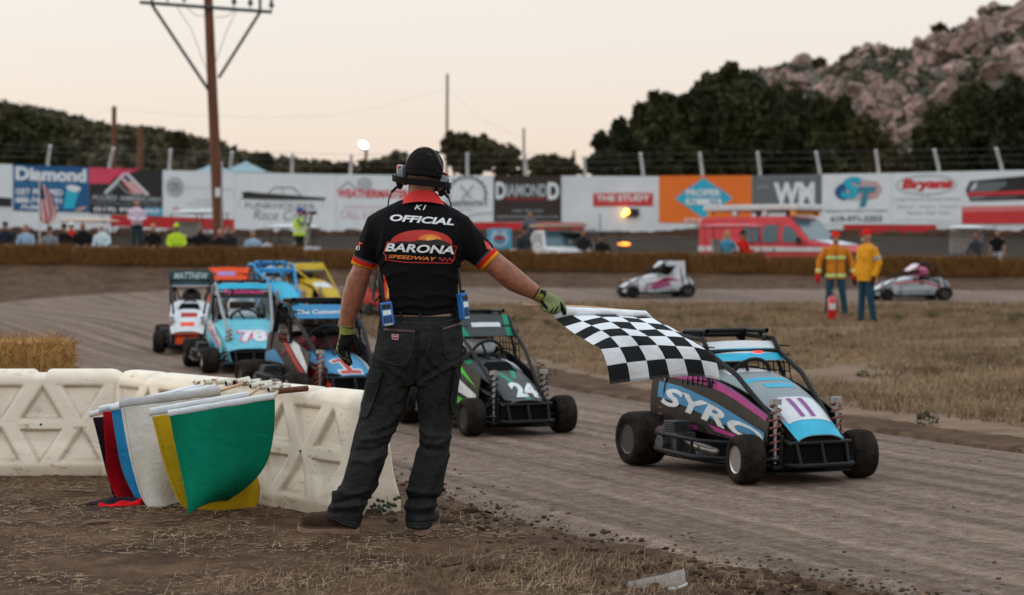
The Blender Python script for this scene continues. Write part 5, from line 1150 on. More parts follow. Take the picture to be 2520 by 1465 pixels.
for i in range(15):
    x=-16.2+2.24*i; o=bl[i%3] if i<3 else bl[i%3].copy()
    if i>=3: COL.objects.link(o)
    y=58.0; o.location=(x,y,terr(x,y)-.02+.015*math.sin(i*5)); o.rotation_euler=(0,R(.8)*-1,R(1.2*math.sin(i*3.3))); o.scale=(1,1,1+.05*math.sin(i*2.1))
    tag(o,'long straw bale in the continuous row along the far bank','straw bale','straw bales lined up on the far bank')
# ================================================================ outer wall with banners
WX=[-30,-22,-14,-6,2,10,18,26,34]; WY=[85.5,90,93.2,94.6,95,94.8,94,92.4,90]
def wallp(x): 
    k=max(0,min(len(WX)-2,int((x+30)//8))); u=(x-WX[k])/8; c=[(a,) for a in WY]; return crom(c,(k+u)/(len(WX)-1))[0]
ZB,ZT=2.28,5.06
def wz(px,py):  # pixel on the wall -> (x, y, z)
    Y=94
    for _ in range(6): p=at(px,py,Y); Y=wallp(p.x)
    return at(px,py,Y)
def onwall(e=.02):
    def f(px,py): 
        p=wz(px,py); r=(CAMP-p).normalized(); return p+Vector((0,-e,0))
    return f
m_wall=M('white_wall',(.64,.67,.69),.8,var=.10,scale=.6,bump=.1,bscale=6)
W=thing('track_wall','long white concrete wall carrying the advertising banners round the outer track','wall',(0,94,ZB)); wo=W.location.copy()
top=[(x_,wallp(x_)) for x_ in np.arange(-30,34.1,1.0)]
def wall_top(x): # the crest as seen: slightly higher to both ends
    return lin([(-30,5.3),(-24,5.32),(-20,5.22),(-14,5.10),(2,5.06),(12,5.06),(18,5.10),(26,5.16),(34,5.2)],x)
mb=MB(); rings=[[Vector((x,y,ZB-.8)),Vector((x,y,wall_top(x)+.012*math.sin(x*7))),Vector((x,y+.18,wall_top(x)+.012*math.sin(x*7))),Vector((x,y+.25,ZB-.8))] for x,y in top]
mb.loft(rings); mb.build('concrete',m_wall,W,off=wo)
mb=MB()
for x in np.arange(-28,33,4.6): 
    y=wallp(x); mb.box((x,y-.01,ZB+.45),(.035,.03,1.1))
mb.build('panel_joint',M('joint_dark',(.12,.12,.12),.9),W,off=wo)
m_rp=M('red_wall_paint',(.50,.008,.012),.6,var=.14,scale=.9)
for k,(x0,y0,x1,y1,yb0,yb1) in enumerate(((272,529,576,540,556,569),(1128,546,1438,549,568,575),(2075,553,2304,554,583,583))):
    mb=MB(); 
    for i in range(12):
        u0,u1=i/12,(i+1)/12; f=onwall(.012); mb.add([f(x0+(x1-x0)*u0,yb0+(yb1-yb0)*u0),f(x0+(x1-x0)*u1,yb0+(yb1-yb0)*u1),f(x0+(x1-x0)*u1,y0+(y1-y0)*u1),f(x0+(x1-x0)*u0,y0+(y1-y0)*u0)],[(0,1,2,3)])
    mb.build('painted_band',m_rp,W,off=wo)
def bmat(n,c): return M('banner_'+n,c,.55,var=.06,scale=1.5,spec=.3)
BW=bmat('white',(.68,.72,.745)); BK=bmat('black',(.022,.021,.021)); BG=bmat('grey_ink',(.28,.31,.33)); BRD=bmat('red',(.55,.035,.04)); BLT=bmat('pale_ink',(.40,.44,.46)); BBL=bmat('blue',(.012,.095,.24)); BCY=bmat('cyan',(.02,.42,.58)); BOR=bmat('orange',(.78,.17,.02)); BST=bmat('slate',(.13,.14,.15)); BPK=bmat('pink',(.65,.06,.12)); BDB=bmat('dark_brown',(.035,.026,.022)); BTE=bmat('teal',(.03,.22,.30)); BPR=bmat('pale_red',(.62,.18,.17)); BSK=bmat('sky_blue',(.06,.36,.55)); BFA=bmat('faint_pink',(.60,.34,.34))
def banner(label,quad,mat,items):
    """quad: four pixels tl,tr,br,bl"""
    (x0,y0),(x1,y1),(x2,y2),(x3,y3)=quad
    def f(e): 
        fw=onwall(e)
        def g(u,v): # v down
            xt,yt=x0+(x1-x0)*u,y0+(y1-y0)*u; xb,yb=x3+(x2-x3)*u,y3+(y2-y3)*u; return fw(xt+(xb-xt)*v,yt+(yb-yt)*v)
        return g
    c=f(0)(.5,.5); T=thing('banner',label,'banner',c,0,'advertising banners on the track wall')
    mb=MB(); mb.surf(f(.03),10,6,-.016); mb.build('sheet',mat,T,off=c)
    lv=.034
    for it in items:
        lv+=.0025; mb=MB(); k=it[0]; g_=f(lv)
        if k=='t': # text,(u0,v0,u1,v1),mat,bold,shear
            fn2=lambda u,v: g_(u,1-v); r=it[2]; text_on(mb,it[1],fn2,(r[0],1-r[3],r[2],1-r[1]),it[4] if len(it)>4 else .02,it[5] if len(it)>5 else 0)
            mb.build('lettering',it[3],T,off=c)
        elif k=='p': poly_on(mb,it[1],g_); mb.build('graphic',it[2],T,off=c)
        elif k=='l': 
            asp=(x1-x0)/max(1,(y3-y0)); pts=[(a*asp,b) for a,b in it[1]]
            line_on(mb,pts,it[2],lambda u,v: g_(u/asp,v),it[4] if len(it)>4 else False); mb.build('graphic',it[3],T,off=c)
    return T
banner('plain white panel with a black strip at the far left edge',[(-40,402),(31,405),(31,512),(-40,508)],BW,[('p',[(0,.77),(.98,.77),(.98,.98),(0,.98)],BK)])
banner('blue banner with big white Diamond lettering and a cyan cup',[(33,405),(219,412),(219,523),(33,519)],BBL,[('t','Diamond',(.03,.04,.97,.34),BW,.05),('t','Serving San Diego Since 1982',(.03,.38,.72,.47),BSK,.0),('t','GET PUMPED',(.03,.51,.66,.65),BW,.04),('t','888-744-7191',(.03,.70,.64,.83),BW,.04),('t','PUMPING',(.10,.87,.60,.96),BW,.04,.2),
 ('p',[(.71,.48),(.88,.50),(.80,.93),(.66,.93)],BCY),('p',[(.71,.50),(.70,.44),(.76,.40),(.85,.42),(.90,.47),(.88,.53),(.80,.56)],BW),('p',[(.82,.93),(.95,.86),(.97,.90),(.90,.97),(.82,.98)],bmat('skin',(.5,.32,.28)))])
banner('black banner with a striped roof emblem and ALLIED AMERICAN lettering',[(220,412),(400,419),(400,532),(220,525)],BK,[('p',[(0,0),(.72,0),(.35,.20),(.28,.34),(0,.36)],BPK),('p',[(.72,0),(.52,0),(.3,.16),(.45,.12)],bmat('dark_pink',(.3,.03,.06))),
 ('l',[(.22,.54),(.50,.08),(.80,.54)],.05,BW),('p',[(.42,.22),(.50,.11),(.77,.53),(.58,.53)],BPR),('l',[(.46,.22),(.65,.53)],.025,BW),('l',[(.50,.19),(.71,.53)],.025,BW),('p',[(.50,.13),(.58,.25),(.54,.29),(.47,.2)],BBL),('l',[(.26,.55),(.40,.33),(.50,.50),(.60,.55),(.78,.55)],.03,BG),
 ('t','ALLIED AMERICAN',(.03,.59,.97,.70),BLT,.02),('t','CONSTRUCTION & RESTORATION INC.',(.03,.74,.97,.80),BG,.0),('p',[(.76,.83),(1,.83),(1,1),(.76,1)],BSK),('t','(619) 992-1465',(.06,.85,.96,.97),BW,.03)])
banner('white banner with a round CPL seal and faint grey lines beside the power pole',[(401,419),(578,424),(578,540),(401,533)],BW,[('l',[(.17+.115*math.cos(a),.36+.20*math.sin(a)) for a in [2*PI*k/28 for k in range(28)]],.03,BG,True),('p',circ(.17,.36,.095,.165,24),bmat('seal_grey',(.36,.40,.43))),('t','CPL',(.09,.27,.25,.44),BST,.01),('t','CPL Paving & Concrete Supply',(.31,.33,.97,.39),BLT,.0),('t','THE LARGEST',(.42,.58,.78,.64),BLT,0),('t','CONTRACTORS SUPPLY',(.34,.67,.86,.73),BLT,0),('t','(888) 755-6781',(.40,.79,.80,.85),BLT,0),('p',circ(.19,.84,.05,.07,12),BFA)])
banner('white banner with a black finned car outline above Funkhouser Race Cars',[(579,425),(826,429),(826,574),(579,568)],BW,[('p',[(.08,.40),(.06,.34),(.12,.32),(.23,.34),(.30,.40),(.90,.405),(.90,.445),(.06,.45)],BK),('l',[(.31,.40),(.38,.26),(.40,.245),(.58,.245),(.66,.39)],.016,BK),('l',[(.47,.245),(.475,.40)],.010,BK),('l',[(.05,.44),(.035,.60)],.010,BG),('l',[(.86,.45),(.88,.55)],.010,BG),('t','FUNKHOUSER',(.10,.51,.80,.61),BST,.0),('t','Race Cars',(.18,.63,.72,.80),BST,-.01,.3)])
banner('white banner with red Weathermaster lettering, left of the official\'s head',[(828,429),(1005,432),(1005,575),(828,573)],BW,[('l',[(.02,.28),(.16,.13),(.30,.27)],.03,BG),('p',circ(.39,.16,.11,.12,20),bmat('pale_disc',(.42,.45,.47))),('t','WEATHERMASTER',(.02,.25,1.0,.40),BRD,.04,.15),('t','CONSTRUCTION & ROOFING',(.12,.53,.98,.58),BFA,0),('t','CALL 619-555-7663',(.06,.62,1.0,.76),BFA,0)])
banner('white banner with a black saw-blade emblem and CARPENTRY, right of the official\'s head',[(1060,432),(1214,432),(1214,547),(1060,547)],BW,[('l',[(.58+.30*math.cos(a),.40+.36*math.sin(a)) for a in [R(-200+220*k/26) for k in range(27)]],.03,BK),('l',[(.58+.26*math.cos(a),.40+.31*math.sin(a)) for a in [R(-200+220*k/26) for k in range(27)]],.008,BG)]+[('p',[(.58+.29*math.cos(R(a)),.40+.35*math.sin(R(a))),(.58+.35*math.cos(R(a+5)),.40+.42*math.sin(R(a+5))),(.58+.29*math.cos(R(a+10)),.40+.35*math.sin(R(a+10)))],BK) for a in range(-190,20,18)]+[('l',[(.48,.22),(.66,.50)],.03,BG),('l',[(.68,.22),(.50,.50)],.03,BG),('t','CARPENTRY',(.22,.54,.92,.66),BST,.02),('t','EST. 2017',(.45,.70,.68,.77),BLT,0),('l',[(.5,.95),(.7,.82),(.98,.80)],.02,BG)])
banner('dark brown banner with tall white DIAMOND D lettering',[(1215,432),(1381,433),(1381,546),(1215,545)],BDB,[('t','D',(.03,.14,.18,.52),BW,.04),('t','IAMOND',(.19,.18,.79,.46),BLT,.03),('t','D',(.80,.14,.97,.52),BW,.04),('t','FEED & SUPPLY',(.18,.48,.82,.54),BRD,.0),('t','(760) 789-2390',(.27,.74,.73,.81),BLT,0),('t','DIAMONDDFEEDSUPPLY.COM',(.05,.87,.95,.93),BLT,0)])
banner('red THE STUDY sign on a bare white stretch of wall',[(1460,476),(1607,475),(1607,507),(1460,508)],BRD,[('l',[(.02,.08),(.98,.08),(.98,.92),(.02,.92)],.03,BPR,True),('t','THE STUDY',(.05,.14,.95,.62),BW,.04),('t','RESTAURANT & BAR',(.2,.72,.8,.84),BPR,0)])
banner('bright orange banner with a blue diamond-shaped Proper sign',[(1622,433),(1849,432),(1849,549),(1622,548)],BOR,[('p',[(.16,.49),(.48,.02),(.81,.48),(.48,.93)],BPR),('p',[(.175,.49),(.48,.05),(.795,.48),(.48,.90)],BCY)]+[('p',[(.48,.48),(.48+.27*math.cos(R(a)),.48+.30*math.sin(R(a))),(.48+.27*math.cos(R(a+8)),.48+.30*math.sin(R(a+8)))],BSK) for a in range(-170,0,20)]+[('t','PROPER',(.29,.29,.67,.44),BW,.04),('p',[(.30,.49),(.66,.49),(.68,.55),(.66,.62),(.30,.62),(.28,.55)],BW),('t','PLUMBING',(.32,.51,.64,.60),BTE,.04),('t','619-286-8176',(.27,.90,.71,.985),BW,.03)])
banner('slate grey banner with large white WM letters',[(1850,432),(2022,429),(2022,522),(1850,524)],BST,[('t','The #1 Tow Service of the West',(.10,.03,.92,.10),BG,0),('t','WM',(.31,.20,.90,.80),BW,.05),('t','DARRYL',(.10,.27,.25,.35),BLT,0),('t','WASTE MANAGEMENT SERVICE',(.09,.90,.88,.97),BG,0)])
banner('white banner with blue interlocked ST letters on a striped oval',[(2023,429),(2194,426),(2194,552),(2023,553)],BW,[('p',circ(.53,.33,.34,.22,28),bmat('oval_pale',(.45,.47,.50))),('p',circ(.34,.36,.16,.17,20,90,270),BBL)]+[('l',[(.55,.19+.07*k),(.84-.02*abs(k-2),.19+.07*k)],.03,BPR) for k in range(5)]+[('t','S',(.25,.06,.56,.50),BTE,.06,.2),('t','T',(.50,.26,.78,.66),BTE,.07,.25),('t','S',(.27,.08,.55,.48),BCY,.02,.2),('t','Equipment Relocation & Transport',(.05,.70,.95,.77),BST,.01),('t','619-971-2353',(.12,.83,.86,.95),BST,.03)])
banner('white banner with red Bryans lettering in a thin oval',[(2195,426),(2366,422),(2366,553),(2195,552)],BW,[('l',[(.49+.44*math.cos(a),.25+.19*math.sin(a)) for a in [2*PI*k/32 for k in range(32)]],.012,BST,True),('l',[(.49+.40*math.cos(a),.25+.165*math.sin(a)) for a in [2*PI*k/32 for k in range(32)]],.008,BG,True),('t','Bryans',(.14,.12,.88,.37),BRD,.07,.15),('t','Local Parts & Service Source',(.03,.47,.97,.55),BG,.0),('t','Engines  Chassis  Wheels',(.08,.63,.94,.70),BG,0),('t','Shocks  Fuel  Tires',(.22,.74,.82,.81),BG,0),('t','619-443-4700  bryansracing.com',(.05,.90,.95,.96),BLT,0)])
banner('white banner with a black Accurate truck-style emblem above a red phone panel',[(2367,422),(2570,418),(2570,552),(2367,553)],BW,[('p',[(.04,.35),(.10,.18),(.75,.17),(.80,.10),(1,.09),(1,.54),(.10,.57)],BK),('p',[(.07,.33),(.12,.21),(.74,.20),(.74,.54),(.12,.545)],BST),('t','Accurate',(.10,.20,.74,.36),BW,.03,.1),('p',[(.05,.40),(.98,.37),(.98,.44),(.06,.47)],BRD),('l',[(.07,.51),(.75,.50)],.012,BG),('p',[(.0,.66),(1,.65),(1,.985),(.0,.99)],BPR),('p',[(.0,.76),(1,.75),(1,.985),(.0,.99)],BRD),('t','accuratehydrogearworks.com',(.05,.80,.98,.85),BPR,0),('t','(760) 789-8792',(.2,.88,.85,.96),BW,.02)])
# catch-fence posts on the wall, cables
m_post=M('galvanised_post',(.50,.52,.53),.6,0,var=.2,scale=3); m_cable=M('cable_grey',(.12,.12,.13),.5,var=0)
CF=thing('catch_fence','row of pale leaning posts with thin cables along the top of the wall','fence',(0,94.2,5)); co=CF.location.copy(); tops=[]
for bx,by,tx,ty in((-28,404,-20,353),(117,408,124,358),(268,414,280,364),(416,419,420,368),(566,424,571,374),(718,428,720,376),(862,431,865,380),(1006,433,1007,378),(1150,434,1150,377),(1296,434,1291,376),(1440,434,1437,385),(1583,434,1576,377),(1729,434,1722,376),(1871,432,1864,374),(2018,430,2008,373),(2163,428,2155,370),(2312,426,2299,368),(2467,422,2451,365),(2620,418,2602,360)):
    p=wz(bx,by)+Vector((0,.06,-.05)); q=at(tx,ty,p.y-.35); m_=p+(q-p)*.22+Vector(((p.x-q.x)*.10,.05,0)); m_.x=p.x+(q.x-p.x)*.08
    mb=MB(); mb.chain([p,m_,q],.075,8,flat=True); mb.build('post',m_post,CF,smooth=60,off=co); tops.append((p,q))
for k in range(3):
    mb=MB(); mb.chain([p+(q-p)*(.98-.28*k) for p,q in tops],.007,5,flat=True); mb.build('cable',m_cable,CF,off=co)
# amber lights on the wall
al=thing('warning_light','lit amber warning lamps beside a small black box on the white wall','light',wz(1548,523)); ao=al.location.copy()
mb=MB(); c=wz(1556,523)+Vector((0,-.12,0)); mb.box(c,(.62,.2,.36)); mb.build('housing',M('black_box',(.012,.008,.008),.6),al,bevel=.03,off=ao)
m_amb=M('amber_lamp',(1.0,.42,.06),.4,var=0,emit=6)
for x,y,r in((1541,522,.14),(1534,529,.085)):
    mb=MB(); mb.ell(wz(x,y)+Vector((0,-.30,0)),(r,r*.6,r),16,10); mb.build('lamp',m_amb,al,smooth=180,off=ao)
bc=thing('lamp_reflection','amber reflection of the wall lamps on the far track, added as a glowing disc','light',at(1536,601,80)); bo=bc.location.copy()  # added glowing piece standing in for the lamps' reflection on the wet track
mb=MB(); mb.lathe([(-.16,.16),(-.10,.17),(-.09,.05)],bo,'Z',14); mb.build('base',m_iron,bc,off=bo)
mb=MB(); mb.ell(bo,(.26,.12,.07),16,8); mb.build('lamp',M('amber_reflection',(1.0,.30,.03),.4,var=0,emit=2.2),bc,smooth=180,off=bo)  # glowing disc mimics the reflection, no lamp stands here
# ================================================================ power pole and distant poles
m_pole=M('brown_pole',(.115,.038,.016),.8,var=.3,scale=3,stretch=(3,3,.25),bump=.2,bscale=14); m_gst=M('dark_steel',(.05,.06,.062),.5,.4,var=.2)
PD=61.5
PO=thing('power_pole','tall brown wooden power pole leaning left with a steel crossarm and two braces','utility pole',at(541,600,PD)); po=PO.location.copy()
base=at(541,640,PD); top_=at(510,-60,PD); mb=MB(); mb.chain([base,(base+top_)/2,top_],[.175,.16,.135],16,flat=True); mb.build('pole',m_pole,PO,smooth=60,off=po)
mb=MB(); mb.chain([at(546,400,PD-.1),at(545,570,PD-.1)],.03,8); mb.build('conduit',M('conduit_grey',(.30,.28,.28),.5),PO,smooth=60,off=po)
mb=MB(); mb.box(at(536,474,PD-.2),(.16,.03,.28)); mb.build('notice',M('notice_white',(.6,.62,.63),.5),PO,off=po)
for dy in(-.16,.16):
    mb=MB(); a=at(344,6,PD+dy); b_=at(669,30,PD+dy); d=(b_-a); mb.bar(a,b_,.055,6); mb.build('crossarm',m_gst,PO,smooth=30,off=po)
for x,y,bx,by in((374,12,516,226),(640,30,538,192)):
    mb=MB(); mb.bar(at(x,y,PD-.12),at(bx,by,PD-.05),.055,6); mb.build('brace',m_gst,PO,smooth=30,off=po)
for x,y in((374,8),(640,27)): 
    mb=MB(); mb.bar(at(x,y,PD),at(x,y-70,PD),.05,6); mb.build('riser',m_gst,PO,off=po)
for x,y in((412,10),(453,13),(576,22),(616,25),(668,30)):
    mb=MB(); p=at(x,y,PD); mb.lathe([(0,.02),(.14,.02),(.15,.09),(.2,.07),(.22,.09),(.27,.06),(.30,.05),(.42,.04)],p,'Z',10); mb.build('insulator',m_gst,PO,smooth=50,off=po)
for pts in([(432,13),(470,70),(512,182)],[(455,13),(480,38),(512,40)],[(582,22),(560,40),(530,44)],[(584,22),(556,80),(532,150)]):
    mb=MB(); mb.chain([at(x,y,PD+.2) for x,y in pts],.012,5); mb.build('wire',M('thin_wire',(.30,.29,.28),.6,var=0),PO,off=po)
def upole(label,bx,by,tx,ty,Y,r,mat=m_pole,arm=None):
    b=at(bx,by,Y); b.z=min(b.z,terr(b.x,Y)+.0); t=thing('utility_pole',label,'utility pole',b); 
    mb=MB(); mb.chain([b,at(tx,ty,Y)],[r,r*.8],10,flat=True); mb.build('pole',mat,t,smooth=60,off=b)
    if arm: mb=MB(); mb.bar(at(tx-arm,ty+8,Y-.1),at(tx+arm,ty+8,Y-.1),.06,6); mb.build('crossarm',m_gst,t,off=b)
    return t
upole('slim brown pole on the left hillside, topped by a thin finial',277,420,281,262,112,.16)
upole('short stout brown pole behind the left banners',344,420,345,316,108,.20)
upole('tall thin grey-brown pole rising left of the middle trees',1098,440,1101,182,125,.10,M('grey_pole',(.16,.12,.10),.8))
upole('thin pale pole rising behind the dark brown banner',1291,440,1289,315,118,.09,M('pale_pole',(.25,.21,.19),.8))
upole('short thin brown pole between the middle trees',1412,440,1412,370,120,.10)
LT=upole('floodlight pole with a bright lit lamp left of the official\'s cap',900,440,901,368,128,.12)
fl=thing('floodlight','lit oval floodlight on the pole left of the official\'s cap','light',at(895,357,127.5)); mb=MB(); fo=fl.location.copy()
mb.ell(fo,(.30,.2,.22),18,10,Matrix.Rotation(R(30),3,'Y')); mb.build('lamp',M('white_lamp',(.9,.97,1),.4,var=0,emit=6),fl,smooth=180,off=fo)
mb=MB(); mb.lathe([(.16,.33),(.3,.3),(.42,.12)],fo,'Y',16); mb.build('hood',m_gst,fl,smooth=50,off=fo)
wr=thing('overhead_wire','thin sagging utility wire crossing the sky above the trees','wire',at(700,290,112)); 
mb=MB(); mb.chain([at(x,y,112) for x,y in((60,262),(180,300),(280,268),(450,283),(640,290),(800,287),(950,262),(1101,215),(1180,290),(1289,345))],.007,4); mb.build('wire',M('faint_wire',(.42,.38,.35),.8,var=0),wr,off=wr.location.copy())
# canopy tents behind the wall
m_tent=M('tent_blue',(.20,.31,.35),.7,var=.08,scale=2)
def tent(label,x,ytop,yb,hw_px,Y):
    a=at(x,ytop,Y); w_=hw_px*Y/F; zb=at(x,yb,Y).z; t=thing('canopy_tent',label,'tent',(a.x,Y,terr(a.x,Y))); o=t.location.copy(); mb=MB()
    def S(u,v):
        k=2*u-1; l=2*v-1; m=max(abs(k),abs(l)); return Vector((a.x+k*w_,Y+l*w_,zb+(a.z-zb)*(1-m)**1.25))
    mb.surf(S,16,16,.03); 
    for s,q in((-1,0),(1,0),(0,-1),(0,1)): 
        c=Vector((a.x+s*w_,Y+q*w_,zb-.15)); mb.box(c,(.03 if s else 2*w_,.03 if q else 2*w_,.3))
    mb.build('canopy',m_tent,t,smooth=40,off=o)
    for sx in(-1,1):
        for sy in(-1,1): mb=MB(); mb.bar((a.x+sx*w_*.97,Y+sy*w_*.97,o.z),(a.x+sx*w_*.97,Y+sy*w_*.97,zb),.03,6); mb.build('leg',m_gst,t,off=o)
tent('pale blue canopy tent behind the wall, right of the power pole',606,397,425,60,104)
tent('smaller pale blue canopy tent half hidden by the power pole',528,400,424,45,107)
# ================================================================ vegetation and hills
def leafmat(n,c,c2): return M(n,c,.75,var=.45,scale=.5,col2=c2,spec=.15)
m_leafD=leafmat('oak_leaves',(.023,.029,.012),(.074,.074,.031)); m_leafM=leafmat('shrub_leaves',(.034,.032,.015),(.100,.085,.044)); LV=[leafmat('olive_leaves',(.032,.032,.014),(.098,.083,.037)),leafmat('deep_leaves',(.016,.023,.011),(.050,.058,.027))]; m_bark=M('bark',(.05,.035,.025),.9,var=.3,scale=4)
def leaves(cl,per,size,seed,up=.3):
    rs=np.random.RandomState(seed); V=[];
    for (c,r,k) in cl:
        n=int(per*k); d=rs.normal(size=(n,3)); d/=np.linalg.norm(d,axis=1)[:,None]; rad=rs.uniform(.35,1.0,n)**.45
        rad*=1+.16*np.sin(d[:,0]*7+c[0])*np.cos(d[:,2]*6+c[1])
        p=np.array(c)+d*rad[:,None]*np.array(r); 
        a=rs.normal(size=(n,3)); a/=np.linalg.norm(a,axis=1)[:,None]; b=np.cross(a,rs.normal(size=(n,3))); b/=np.linalg.norm(b,axis=1)[:,None]
        s=size*rs.uniform(.5,1.5,n)[:,None]
        V.append(np.stack([p-a*s-b*s*.5,p+a*s*.2-b*s*.6,p+a*s+b*s*.4,p-a*s*.2+b*s*.6],1))
    V=np.concatenate(V).reshape(-1,3); n=len(V)//4
    me=bpy.data.meshes.new('foliage'); me.vertices.add(len(V)); me.vertices.foreach_set('co',V.ravel()); me.loops.add(4*n); me.loops.foreach_set('vertex_index',np.arange(4*n)); me.polygons.add(n); me.polygons.foreach_set('loop_start',np.arange(0,4*n,4)); me.polygons.foreach_set('loop_total',np.full(n,4)); me.update(); return me
def tree(label,pxs,Y,mat=m_leafD,size=.21,per=2600,group='trees beyond the wall',seed=0,depth=.8):
    """pxs: blobs (cx,cy,rx,ry) in pixels giving the crown's clumps"""
    x=pxs[0][0]; b=at(x,430,Y); gz=terr(b.x,Y); T=thing('oak_tree',label,'tree',(b.x,Y,gz),0,group); o=T.location.copy(); rs=random.Random(seed)
    cl=[]
    for cx,cy,rx,ry in pxs:
        p=at(cx,cy,Y); k=Y/F; cl.append(((p.x-o.x,rs.uniform(-.5,.5)*rx*k,p.z-o.z),(rx*k,rx*k*depth,ry*k),max(.25,(rx*ry)/3600)))
        for _ in range(max(4,int(rx*ry/420))):
            a=rs.uniform(0,2*PI); f=rs.uniform(.74,1.16); r2=rs.uniform(.12,.32)
            cl.append(((p.x-o.x+rx*k*f*math.cos(a),rs.uniform(-.7,.5)*rx*k,p.z-o.z+ry*k*f*math.sin(a)),(rx*k*r2,rx*k*r2,ry*k*r2*.9),max(.03,(rx*ry)/3600*r2*r2*(1.7 if f<1 else .8))))
    me=leaves(cl,per,size,seed); me.materials.append(mat if seed%3 else LV[(seed//3)%2]); ob=bpy.data.objects.new('crown',me); COL.objects.link(ob); ob.parent=T
    mb=MB(); h=cl[0][0][2]; mb.chain([(0,0,-.2),(.1,0,h*.4),(0,.1,h)],[.35,.28,.12],10)
    for s in range(5): c=cl[rs.randrange(min(len(cl),8))][0]; mb.chain([(0,0,h*.35),(c[0]*.5,c[1]*.5,h*.5+c[2]*.1),tuple(c)],[.18,.11,.04],6)
    mb.build('trunk',m_bark,T,smooth=60)
    return T
tree('tall dark oak whose peak stands highest in the right-hand clump',[(1785,310,110,120),(1760,235,60,52),(1850,330,90,110),(1720,370,100,90)],130,seed=1,per=2900)
tree('dark oak stepping down on the left of the big clump',[(1645,330,75,85),(1590,390,85,70),(1630,275,42,45),(1540,390,60,60)],128,seed=2)
tree('small ragged tree at the left end of the big clump',[(1490,405,42,40),(1478,350,16,24),(1525,330,25,30)],126,seed=3)
tree('broad dark oak right of the peak, in front of the rocky hill',[(1930,330,85,95),(1895,260,60,55),(1960,390,90,70)],132,seed=4)
tree('rounded oak with a bump at the foot of the rocks',[(2055,350,65,80),(2030,290,40,45),(2090,400,80,60)],127,seed=5)
tree('low oak at the right end of the big clump',[(2150,385,55,60),(2120,330,40,45),(2180,410,45,45)],125,seed=6)
tree('dark oak on the right filling the gap beside the rocks',[(2310,360,65,75),(2285,410,55,50),(2330,310,45,40)],126,seed=7)
tree('tall dark oak reaching up against the right edge rocks',[(2410,300,70,80),(2380,250,40,36),(2400,390,90,70)],130,seed=8)
tree('dark oak cut by the right edge of the photo',[(2510,300,70,90),(2490,240,40,36),(2530,400,90,70)],124,seed=9)
tree('bushy tree rising just right of the official\'s cap',[(1150,385,55,45),(1120,360,35,30),(1185,372,40,36)],122,seed=10,mat=m_leafM,size=.19)
tree('loose tree with sky showing through, beside the pale pole',[(1225,395,38,36),(1250,378,28,22),(1268,412,30,22)],124,seed=11,mat=m_leafM,size=.18,per=1200)
tree('low round tree between the pale pole and the big clump',[(1355,412,48,28),(1330,405,28,22),(1385,418,40,24)],120,seed=12,mat=m_leafM,size=.18)
tree('low shrubby trees left of the official\'s shoulder',[(940,412,45,22),(975,404,30,24),(905,420,35,16)],122,seed=13,mat=m_leafM,size=.18)
tree('row of low bushes above the weathered banner',[(800,418,35,14),(760,420,22,12),(835,416,28,14)],122,seed=14,mat=m_leafM,size=.17)
tree('small twiggy tree on the slope right of the tents',[(640,405,22,20),(655,392,14,12),(620,418,26,14)],118,seed=15,mat=m_leafM,size=.17,per=1200)
tree('large dark tree low on the left hillside',[(70,345,70,65),(20,370,70,60),(115,380,60,40)],130,seed=16,per=2600)
tree('single round-topped tree standing on the left hill crest',[(445,352,16,17),(437,362,14,12)],170,seed=17,mat=m_leafM,size=.34)
def heightpx(tab,px):
    return lin(tab,px)
m_hillL=soil('hill_soil',[(.035,.030,.018),(.06,.047,.03),(.10,.07,.05)],.12,bump=.4)
RL=[(-400,235),(0,258),(70,268),(150,300),(230,325),(330,342),(420,352),(480,370),(540,388),(610,398),(680,414),(760,425),(900,430),(1400,436)]
def lhill(px,t):  # t 0 foot .. 1 ridge
    Y=150+90*t; yr=heightpx(RL,px)+lin([(60,42),(280,18),(2000,14)],px); p=at(px,yr,240); z=2.9+(p.z-2.9)*sm(0,1,t)**.8
    x=(px-CX)/F*Y; return Vector((x,Y,z+1.2*noise.noise(Vector((x*.06,Y*.06,0)))*t))
mb=MB(); mb.surf(lambda u,v: lhill(-400+1500*u,v),80,24); mb.surf(lambda u,v: Vector(((-400+1500*u-CX)/F*(240+160*v),240+160*v,lhill(-400+1500*u,1).z*(1-.6*v))),40,6)
tag(mb.build('hill',m_hillL,smooth=180),kind='structure')
rs=random.Random(5); cl=[]
for _ in range(1100):
    px=rs.uniform(-60,760); t=rs.random()**.8; p=lhill(px,t); r=rs.uniform(.7,1.9)
    if 160<px<290 and t<.30 and rs.random()<.75: continue
    cl.append(((p.x,p.y,p.z+r*.4),(r*1.2,r,r*.85),.11*r))
me=leaves(cl,700,.42,77); me.materials.append(m_leafM); ob=bpy.data.objects.new('hill_brush',me); COL.objects.link(ob); tag(ob,kind='stuff',label='dark scrub covering the left hillside',cat='shrubs')
